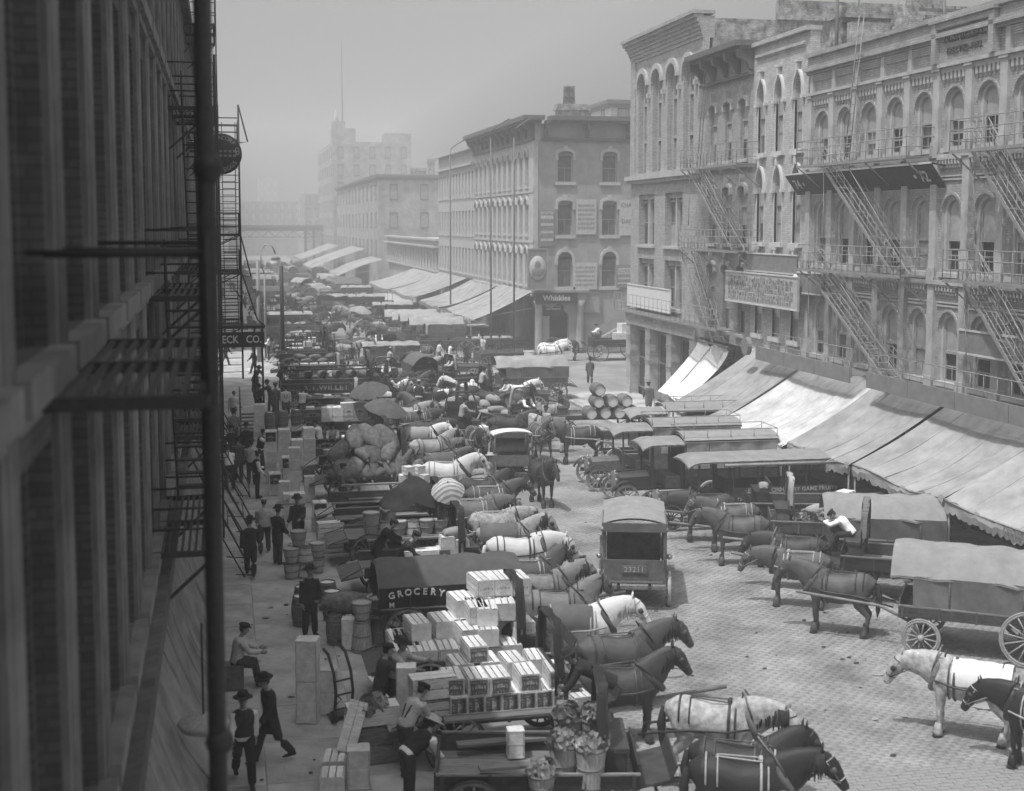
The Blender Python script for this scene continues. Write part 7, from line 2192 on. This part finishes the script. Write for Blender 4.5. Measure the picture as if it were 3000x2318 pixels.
for x, y, lev, f in ((1.78, 38.3, 0, 0), (1.78, 38.3, 1, 0), (2.17, 38.35, 0, 1), (2.17, 38.35, 1, 1), (1.95, 38.7, 0, 0), (1.95, 38.7, 1, 0), (2.0, 38.5, 2, 0), (2.55, 38.8, 0, 0), (2.55, 38.8, 1, 0)):
    barrel('bushel basket in the pavement stack by the two talking men, %s' % ('front column bottom', 'front column upper', 'upturned column bottom', 'upturned column upper', 'rear column bottom', 'rear column upper', 'top one heaped with fruit', 'kerb column bottom', 'kerb column upper')[k], (x, y, ZP+.45*lev), 'bushel', flip=bool(f), lid=lev > 0, group='bushel baskets by the talking men', rz=k)
    k += 1
for i in range(3):
    for lev in range(2):
        barrel('tall hamper in the far pavement pair of tiers, %s from the wall, %s tier' % (ordn[i], ('lower', 'upper')[lev]), (2.0+.62*i, 62.3+.3*i, ZP+.75*lev), 'barrel' if lev else 'hamper', flip=(lev == 0), group='hampers stacked on the far pavement', mh=M_barh)
# crate stacks by the wall side of the sack wagon
def stack(lab, x, y, n, size=OR, rz=90, lab_at=(), jitter=.03, word=' ', art=None, upr=False):
    for i in range(n):
        nm = 'only one' if n == 1 else ('bottom' if i == 0 else 'top' if i == n-1 else '%s from the bottom' % ordn[i])
        crate('%s, %s' % (lab, nm), (x+R.uniform(-jitter, jitter), y+R.uniform(-jitter, jitter), ZP+i*(size[0] if upr else size[2]+.014)), rad(rz)+R.uniform(-.06, .06), size, 2, upright=upr, lab=(word if i in lab_at else None), art=art or [M_black, M_canvas], group='crates stacked on the far pavement')
S2 = (.62, .44, .40)
stack('crate in the dark labelled column beside the vest man', 1.75, 53.0, 5, S2, lab_at=(4,))
stack('crate in the second column beside the vest man', 2.25, 53.3, 5, S2)
stack('crate in the third column of the pavement stack', 2.75, 53.2, 4, S2)
stack('crate in the kerb column of the pavement stack', 3.25, 53.5, 5, S2)
stack('crate in the labelled column in front of the stack', 2.3, 51.6, 3, S2, lab_at=(2,))
stack('crate in the nearer low column with a dark label', 1.75, 50.6, 2, S2, lab_at=(1,))
stack('tall crate on end in the middle of the pavement stack', 2.5, 50.4, 2, (.9, .4, .38), upr=True)
stack('crate on end at the kerb of the pavement stack', 3.0, 49.0, 1, (.95, .36, .34), upr=True)
stack('crate on end at the near edge of the pavement stack', 2.05, 48.2, 1, (.95, .38, .34), upr=True)
stack('wide case lying at the near edge of the pavement stack', 2.3, 46.6, 2, (.75, .5, .40), rz=2)
stack('square box with a panel label near the kerb', 3.0, 44.4, 2, (.5, .46, .46), lab_at=(1,))
stack('low crate beside the wagon tail bench', 3.1, 41.2, 3, (.8, .4, .3), rz=4)
m = MB(); m.cbox((0, 0, .8), (.95, .5, .05))
for a in (-.42, .42):
    for c in (-.2, .2):
        m.cbox((a, c, .39), (.05, .05, .78))
tag(put('trestle_table', m, M_wood, None, (2.1, 45.0, ZP)), 'small wooden stand holding boxes near the two talking men', 'table')
crate('small box on the wooden stand', (2.2, 45.0, ZP+.83), rad(90), (.35, .3, .26), 2)
stack('pale carton beside the far hampers', 1.55, 63.5, 4, (.5, .5, .42))
for i, (x, y) in enumerate(((3.2, 33.5), (3.3, 37.0))):
    m = MB(); m.beam((0, 0, 0), (.55, 0, .08), .9, .03); tag(put('tail_board', m, M_canvas, None, (x, y, .75)), 'pale tail board let down on chains, %s' % ('by the long sack', 'by the bushel baskets')[i], 'board')
for i, (x, y) in enumerate(((.9, 34.5), (1.1, 35.4), (.6, 31.0), (1.3, 28.5), (.9, 43.8), (15.8, 25.0), (14.6, 27.4), (13.2, 24.9), (13.9, 24.9))):
    rr = random.Random(i); m = MB(); m.add([(rr.uniform(.02, .16)*math.cos(a), rr.uniform(.05, .13)*math.sin(a), rr.uniform(0, .02)) for a in [k*2*math.pi/7 for k in range(7)]], [tuple(range(7))])
    tag(put('paper_scrap', m, M_canvas, None, (x, y, (ZP if x < 4 else ZR)+.012), scale=2.0 if i == 5 else 1.0), 'scrap of pale paper lying on the ground', 'paper', 'scattered paper scraps')

# ---------------------------------------------------------------- people
PP = [
 ('man in a dark vest and soft hat walking toward the viewpoint beside the pipe', 'walk', (.20, 24.1), -85, 'shirt', C_white, C_black, 'soft', None, C_dark, None, 0),
 ('man in a bowler hat and black jacket, seen in profile on the pavement', 'walk2', (.72, 25.0), -160, 'coat', C_black, C_dark, 'bowler', None, None, None, 0),
 ('man in shirt sleeves and cap sitting by the shaded wall', 'sit', (.12, 29.3), 5, 'shirt', C_pale, C_dark, 'cap', None, None, None, 0),
 ('man in a long dark coat and hat standing among the barrels', 'stand', (1.95, 32.7), -60, 'coat', C_dark, C_dark, 'soft', None, None, None, 0),
 ('man in a black suit and bowler walking away along the pavement', 'walk', (.62, 38.8), 85, 'coat', C_black, C_black, 'bowler', None, None, None, 0),
 ('man in a pale shirt and light cap walking away', 'walk2', (1.1, 41.4), 88, 'shirt', C_pale, C_dark, 'cap', C_pale, None, None, 0),
 ('man in a dark suit talking beside the bushel baskets', 'stand2', (1.45, 40.0), 40, 'coat', C_black, C_dark, 'soft', None, None, None, 0),
 ('man in a dark hat and coat facing the talking one', 'stand2', (2.15, 41.5), -120, 'coat', C_dark, C_black, 'soft', None, None, None, 0),
 ('man in a white shirt and black vest at the labelled crates', 'stand2', (1.1, 50.0), 10, 'shirt', C_white, C_black, 'cap', None, C_black, None, 0),
 ('man in a white shirt in the pavement crowd, back turned', 'stoop', (.1, 52.0), 100, 'shirt', C_white, C_dark, 'cap', None, None, None, 0),
 ('man in a wide straw hat in the pavement crowd', 'stand2', (-.2, 54.5), -80, 'shirt', C_white, C_dark, 'straw', None, C_dark, None, 0),
 ('man in a grey tweed coat and cap in the pavement crowd', 'stand', (.45, 53.6), 95, 'coat', C_grey, C_dark, 'cap', None, None, None, 0),
 ('man in a pale striped shirt in the pavement crowd', 'stand2', (.95, 52.7), 80, 'shirt', C_pale, C_dark, 'cap', None, None, None, 0),
 ('man in a black suit under the iron steps', 'stand', (.2, 56.6), -90, 'coat', C_black, C_black, 'bowler', None, None, None, 0),
 ('second man in black under the iron steps', 'stand2', (.85, 57.2), -100, 'coat', C_black, C_black, 'soft', None, None, None, 0),
 ('man with one white sleeve showing beside the crates', 'reach', (1.35, 55.6), -20, 'shirt', C_white, C_dark, 'cap', None, C_black, None, 0),
 ('man in a grey coat near the iron steps', 'walk', (.35, 62.0), 80, 'coat', C_mid, C_dark, 'bowler', None, None, None, 0),
 ('man sitting in the dark at the top of the wooden steps', 'sit', (1.6, 67.4), -80, 'coat', C_black, C_black, 'bowler', None, None, None, 0),
 ('man in white crossing behind the iron steps', 'walk', (.4, 69.0), 60, 'shirt', C_white, C_mid, None, None, None, None, 0),
 ('man in a broad hat bent over a basket on the far pavement', 'stoop', (1.8, 82.0), -60, 'coat', C_grey, C_dark, 'soft', None, None, None, 0),
 ('man in a tall dark coat reaching over boxes by the dark pole', 'stoop', (3.4, 84.0), 20, 'coat', C_black, C_black, 'soft', None, None, None, 0),
 ('man in a white shirt and dark trousers lifting a box, back turned', 'reach', (3.9, 69.5), 60, 'shirt', C_white, C_dark, 'cap', None, None, None, 0),
 ('man in braces seen from behind beside the far boxes', 'stand', (3.1, 70.3), 90, 'shirt', C_white, C_grey, 'cap', None, None, None, 1),
 ('man in a grey coat beside the braced one', 'stand', (2.6, 71.3), 70, 'coat', C_grey, C_dark, 'cap', None, None, None, 0),
 ('man with a white sleeve raised at the iron steps', 'reach', (2.4, 73.0), 180, 'coat', C_dark, C_dark, 'bowler', None, None, None, 0),
 ('man in overalls beyond the stake wagon', 'stand2', (4.2, 85.3), -90, 'shirt', C_pale, C_grey, 'soft', None, None, C_grey, 1),
 ('tall man in a long apron by the sack wagon', 'stand2', (4.05, 47.6), -10, 'shirt', C_grey, C_dark, 'cap', None, None, C_dark, 0),
 ('man in a checked shirt and braces working at the first wagon tail', 'stoop', (3.15, 23.9), 30, 'shirt', C_pale, C_dark, 'cap', None, None, None, 1),
 ('man in a spotted dark vest bending low at the lower picture edge', 'bend', (3.0, 22.6), 25, 'shirt', C_white, C_dark, 'straw', None, C_black, None, 0),
 ('stooping man in black reaching into the second wagon by its hood', 'bend', (6.75, 23.3), 170, 'coat', C_black, C_black, 'soft', None, None, None, 0),
 ('man in a dark cap handling the tall upright crate', 'reach', (2.95, 26.2), 15, 'coat', C_dark, C_black, 'cap', None, None, None, 0),
 ('man in a flat black hat with pale sleeves between the wagons', 'reach', (3.3, 26.6), -30, 'shirt', C_pale, C_dark, 'soft', C_hat, None, None, 0),
 ('man in a black cap bending over boxes behind the GROCERY roof', 'stoop', (4.15, 36.9), -5, 'coat', C_black, C_black, 'cap', None, None, None, 0),
 ('young man in a dark cap looking along the row behind the GROCERY roof', 'stoop', (4.55, 35.3), -10, 'coat', C_dark, C_black, 'cap', None, None, None, 0),
 ('man with a coat over his arm by the sacks and horses', 'stand', (9.7, 48.6), -60, 'shirt', C_pale, C_grey, 'straw', None, C_mid, None, 0),
 ('man in a pale vest standing among the horses', 'stand2', (8.9, 53.5), -40, 'shirt', C_white, C_grey, 'soft', None, C_grey, None, 0),
 ('man in a jacket walking into the side street, back turned', 'walk', (23.2, 83.0), 75, 'coat', C_grey, C_dark, 'bowler', None, None, None, 0),
 ('man in a grey suit by the corner shop window, back turned', 'walk2', (22.3, 68.0), 80, 'coat', C_grey, C_grey, 'cap', None, None, None, 0),
 ('man with arms raised under the saloon awning', 'carry', (19.6, 101.0), -120, 'shirt', C_white, C_mid, 'cap', None, None, None, 0),
 ('man in a dark jacket beside the raised armed one', 'stand2', (20.8, 100.4), -100, 'coat', C_dark, C_dark, 'bowler', None, None, None, 0),
 ('man in a vest standing in the shade under the near awning', 'stand2', (21.6, 30.6), -150, 'shirt', C_white, C_dark, 'soft', None, C_black, None, 0),
 ('man carrying a large carton on his shoulder at the awning edge', 'carry', (19.9, 36.3), 190, 'shirt', C_white, C_dark, 'cap', None, None, None, 0),
 ('man walking beside the grey delivery van', 'walk', (9.0, 96.5), -70, 'coat', C_dark, C_dark, 'bowler', None, None, None, 0),
 ('man with a cap crossing in front of the wagons by the saloon', 'walk', (15.5, 91.0), 10, 'coat', C_grey, C_dark, 'cap', None, None, None, 0),
]
for lab, ps, (x, y), f, top, tm, trm, hat, hm, vest, apron, susp in PP:
    z = ZP if (x < 4 or x > 19.6 and y < 78) else ZR
    if 'wooden steps' in lab:
        z = .95
    if 'into the second wagon' in lab:
        z = 1.05
    if 'behind the GROCERY' in lab:
        z = .45
    person(lab, ps, (x, y, z), f, top, tm, trm, hat, hm, vest, apron, bool(susp))
crate('large pale carton carried on a shoulder at the awning edge', (19.75, 36.15, 1.72), .3, (.55, .45, .38), 2, m_=M_white)
m = MB(); m.box((-.3, -.2, 0), (.3, .2, .55)); tag(put('seat_box', m, M_woodm, None, (-.02, 29.3, ZP)), 'low dark box under the sitting man by the wall', 'box')
# drivers and men on wagons: (label, pose, x, y, z of the feet, facing)
for lab, ps, x, y, z, f, tm, vest, hat in (
  ('driver in a white shirt and cap slumped forward on the dark wagon seat', 'slump', 17.05, 33.75, 1.18, 150, C_white, None, 'cap'),
  ('driver in a dark vest and wide hat holding reins in the middle of the street', 'sit', 13.75, 60.3, 1.1, -70, C_white, C_black, 'soft'),
  ('man in a white shirt leaning on the flour sack wagon', 'sit', 14.1, 65.6, 1.15, 200, C_white, None, 'cap'),
  ('driver in white on the open wagon beside the hooded buggy', 'sit', 9.1, 76.3, 1.1, -95, C_white, C_grey, 'soft'),
  ('driver outside the saloon seated high on his wagon', 'sit', 27.9, 97.4, 1.35, 178, C_white, None, 'cap'),
  ('first man sitting on the wagon tail with mixed boxes', 'sit', 3.95, 57.2, .55, 150, C_white, None, 'cap'),
  ('second man sitting on the wagon tail in a pale jacket', 'sit', 4.45, 56.4, .55, -100, C_pale, None, 'soft'),
  ('man standing on a wagon with folded arms near the saloon awning', 'stand2', 10.9, 95.5, 1.0, -90, C_white, C_grey, 'soft'),
  ('man reclining on the wagon by the poultry slats', 'sit', 5.9, 104.0, 1.0, 180, C_white, None, 'cap')):
    person(lab, ps, (x, y, z), f, 'shirt', tm, C_dark, hat, None, vest)

# ---------------------------------------------------------------- the crush farther up the street
rr = random.Random(11)
FARH, FARW, FARV, FARP, FARS = [], [], [], [], []
def where(x, y):
    a = 'along the shaded kerb' if x < 8.2 else 'along the sunlit kerb' if x > 14.2 else 'in mid street'
    k = int((y-90)//14)
    b = ('just past the delivery van', 'level with the first saloon awning', 'level with the second saloon awning', 'level with the third saloon awning', 'level with the hooked poles', 'before the low pale range', 'halfway along the low pale range', 'past the low pale range', 'at the next side street', 'beside the dark corner block', 'past the dark corner block', 'before the tower block', 'short of the railway', 'almost under the railway', 'under the railway')[max(0, min(14, k))]
    return a + ' ' + b
def far_wagon(x, y, f, kind):
    G = 'market wagons far up the street'
    if not FARW:
        a = wagon('open market wagon in the hazy crush far up the street', (x, y, ZR), f, L_=3.6, W_=1.7, side=.4, detail=False, m_=M_woodm, group=G, shaft='none')
        b_ = wagon('canvas covered market wagon in the hazy crush far up the street', (x, y, ZR), f, L_=3.6, W_=1.8, side=.5, detail=False, m_=M_woodm, seat=False, cover=(1.3, M_canvas, M_canvasg), group=G, shaft='none')
        c = wagon('dark box van in the hazy crush far up the street', (x, y, ZR), f, L_=3.8, W_=1.8, side=1.2, zb=.8, nb=2, detail=False, m_=M_woodd, seat=True, cover=(.5, M_canvas, M_woodd), group=G, shaft='none', tail='up')
        d = wagon('stake sided market wagon in the hazy crush far up the street', (x, y, ZR), f, L_=3.8, W_=1.8, side=.35, stakes=7, detail=False, m_=M_woodd, group=G, shaft='none', hoop=1.1)
        FARW.extend([a, b_, c, d]); used.extend([0, 0, 0, 0])
    t = FARW[kind]
    lab = ('open market wagon', 'canvas covered wagon', 'dark box van', 'stake sided wagon')[kind] + ' ' + where(x, y)
    if not used[kind]:
        used[kind] = 1; t.location = (x, y, ZR); t.rotation_euler = (0, 0, rad(f)); t['label'] = lab; return t
    n = dup(t, lab, (x, y, ZR), rad(f))
    cm = rr.choice((M_canvas, M_canvasg, M_woodm, mat('weathered_grey_canvas', .26, .95, .2, 2)))
    for c in KIDS(n):
        if c.name.startswith('canvas_roof'):
            c.material_slots[0].material = cm
    return n
used = []
def load(x, y, i):
    c = rr.random()
    if c < .4:
        for k in range(4):
            sack('sack on a wagon in the hazy crush', (x-1.0+.55*k, y-.3+.3*(k % 2), 1.1+.25*(k % 2)), rr.uniform(0, 3), m_=M_canvas if c < .25 else M_sack, scale=1.2, group='sacks in the hazy crush')
    elif c < .75:
        for k in range(4):
            m = FARS[0] if FARS else None
            if m is None:
                b = MB(); b.box((-.28, -.25, 0), (.28, .25, .42)); b.box((-.29, -.26, .2), (.29, .26, .24)); FARS.append(b.data('box', [None])); m = FARS[0]
            tag(put('box', m, M_pine, None, (x-1.0+.6*k, y-.4, 1.0+.44*(k == 2)), rz=rr.uniform(-.1, .1)), 'pale box on a wagon in the hazy crush', 'box', 'boxes in the hazy crush')
y = 98.0
while y < 290:
    st = 2.9 if y < 150 else 4.2
    for side_ in (0, 1):
        x = rr.uniform(5.2, 6.4) if side_ == 0 else rr.uniform(15.6, 17.2)
        if side_ == 1 and y < 106:
            continue
        if side_ == 0 and 110 < y < 116:
            continue
        f = (0 if side_ == 0 else 180) + rr.uniform(-14, 14)
        kd = rr.choice((0, 0, 1, 0, 2, 3, 3, 3) if side_ == 0 else (0, 0, 1, 2, 3))
        far_wagon(x, y, f, kd)
        if kd in (0, 3) and y < 170:
            load(x, y, kd)
        hx = x + (3.2 if side_ == 0 else -3.2)
        if rr.random() < .85 and y < 210:
            hy = y + rr.uniform(-.8, .8)
            h_ = None
            ci = rr.randrange(6)
            h_ = horse(('bay', 'brown', 'black', 'grey', 'white', 'dun')[ci] + ' horse ' + where(hx, hy), rr.choice(('up', 'mid', 'low')), (hx, hy, ZR), f, (H_bay, H_brown, H_black, H_grey, H_white, H_dun)[ci], group='horses in the hazy crush', light=True)
    if y > 140 and rr.random() < .7:
        far_wagon(rr.uniform(9.5, 13), y+1, rr.choice((90, -90, 60, -70)), rr.choice((0, 1, 2, 3)))
    y += st + rr.uniform(0, .8)
for k in range(95):
    y = 92 + 150*rr.random()**1.4
    x = rr.choice((rr.uniform(-.5, 3.6), rr.uniform(3.5, 9), rr.uniform(13, 19), rr.uniform(7, 18) if y > 130 else rr.uniform(14, 18)))
    ti, hi = rr.randrange(4), rr.randrange(3)
    person('man in %s with %s ' % (('white', 'dark', 'grey', 'black')[ti], ('bowler', 'cap', 'soft hat')[hi]) + where(x, y), rr.choice(('stand', 'walk', 'walk2', 'stand2')), (x, y, ZP if x < 4 else ZR), rr.uniform(0, 360), 'shirt' if ti == 0 else 'coat', (C_white, C_dark, C_grey, C_black)[ti], C_dark, ('bowler', 'cap', 'soft')[hi])['group'] = 'people in the hazy crush'
# more wagons in the second line, seen over the near row
for lab, x, y, f, k in (('open wagon with a small driver in the second line, by the dark pole', 6.0, 100.5, 4, 0), ):
    far_wagon(x, y, f, k)
# hazy vans along the saloon awnings
for i, (x, y, f) in enumerate(((17.2, 108, 176), (17.0, 112.5, 178), (16.4, 118, 174))):
    W(('flat roofed van under the first saloon awning', 'flat roofed van behind the first one at the saloon awning', 'flat roofed van third in line at the saloon awning')[i], x, y, f, L_=4.4, W_=1.8, side=.6, cover=(1.2, M_canvas, M_canvasg), m_=M_woodm, detail=False)
W('tall wheeled open wagon in front of the saloon awning', 16.4, 99.5, 178, L_=4.2, W_=1.8, side=.5, zb=1.1, rf=.7, rr_=.8, m_=M_woodm, hoop=1.0, mw=mat('pale_painted_wheel', .30), curtain=M_canvas)
W('plain open wagon turned away in the middle distance', 12.6, 98, 120, L_=3.6, W_=1.7, side=.5, m_=M_woodd, detail=False)
for i, (x, y, f, c, lab) in enumerate(((9.2, 102, -80, H_bay, 'dark horse walking toward the viewpoint left of the delivery van'), (12.4, 103.5, -75, H_brown, 'brown horse in the middle distance before the saloon'), (11.2, 93.5, 180, H_grey, 'grey horse behind the delivery van roof'), (13.7, 94, 160, H_bay, 'dark horse right of the delivery van'))):
    horse(lab, 'mid', (x, y, ZR), f, c)

# ---------------------------------------------------------------- smoky city air
m = MB(); m.box((-40, -12, -1.1), (75, 620, 54)); hz = put('haze', m, None, kind='stuff')
hm_ = bpy.data.materials.new('smoky_air'); hm_.use_nodes = True
t_ = hm_.node_tree
for n_ in list(t_.nodes):
    if n_.type != 'OUTPUT_MATERIAL':
        t_.nodes.remove(n_)
pv = t_.nodes.new('ShaderNodeVolumePrincipled')
pv.inputs['Color'].default_value = (.97, .97, .97, 1)
pv.inputs['Density'].default_value = HAZE
pv.inputs['Anisotropy'].default_value = 0.0
t_.links.new(pv.outputs[0], t_.nodes['Material Output'].inputs['Volume'])
hz.data.materials.clear(); hz.data.materials.append(hm_)
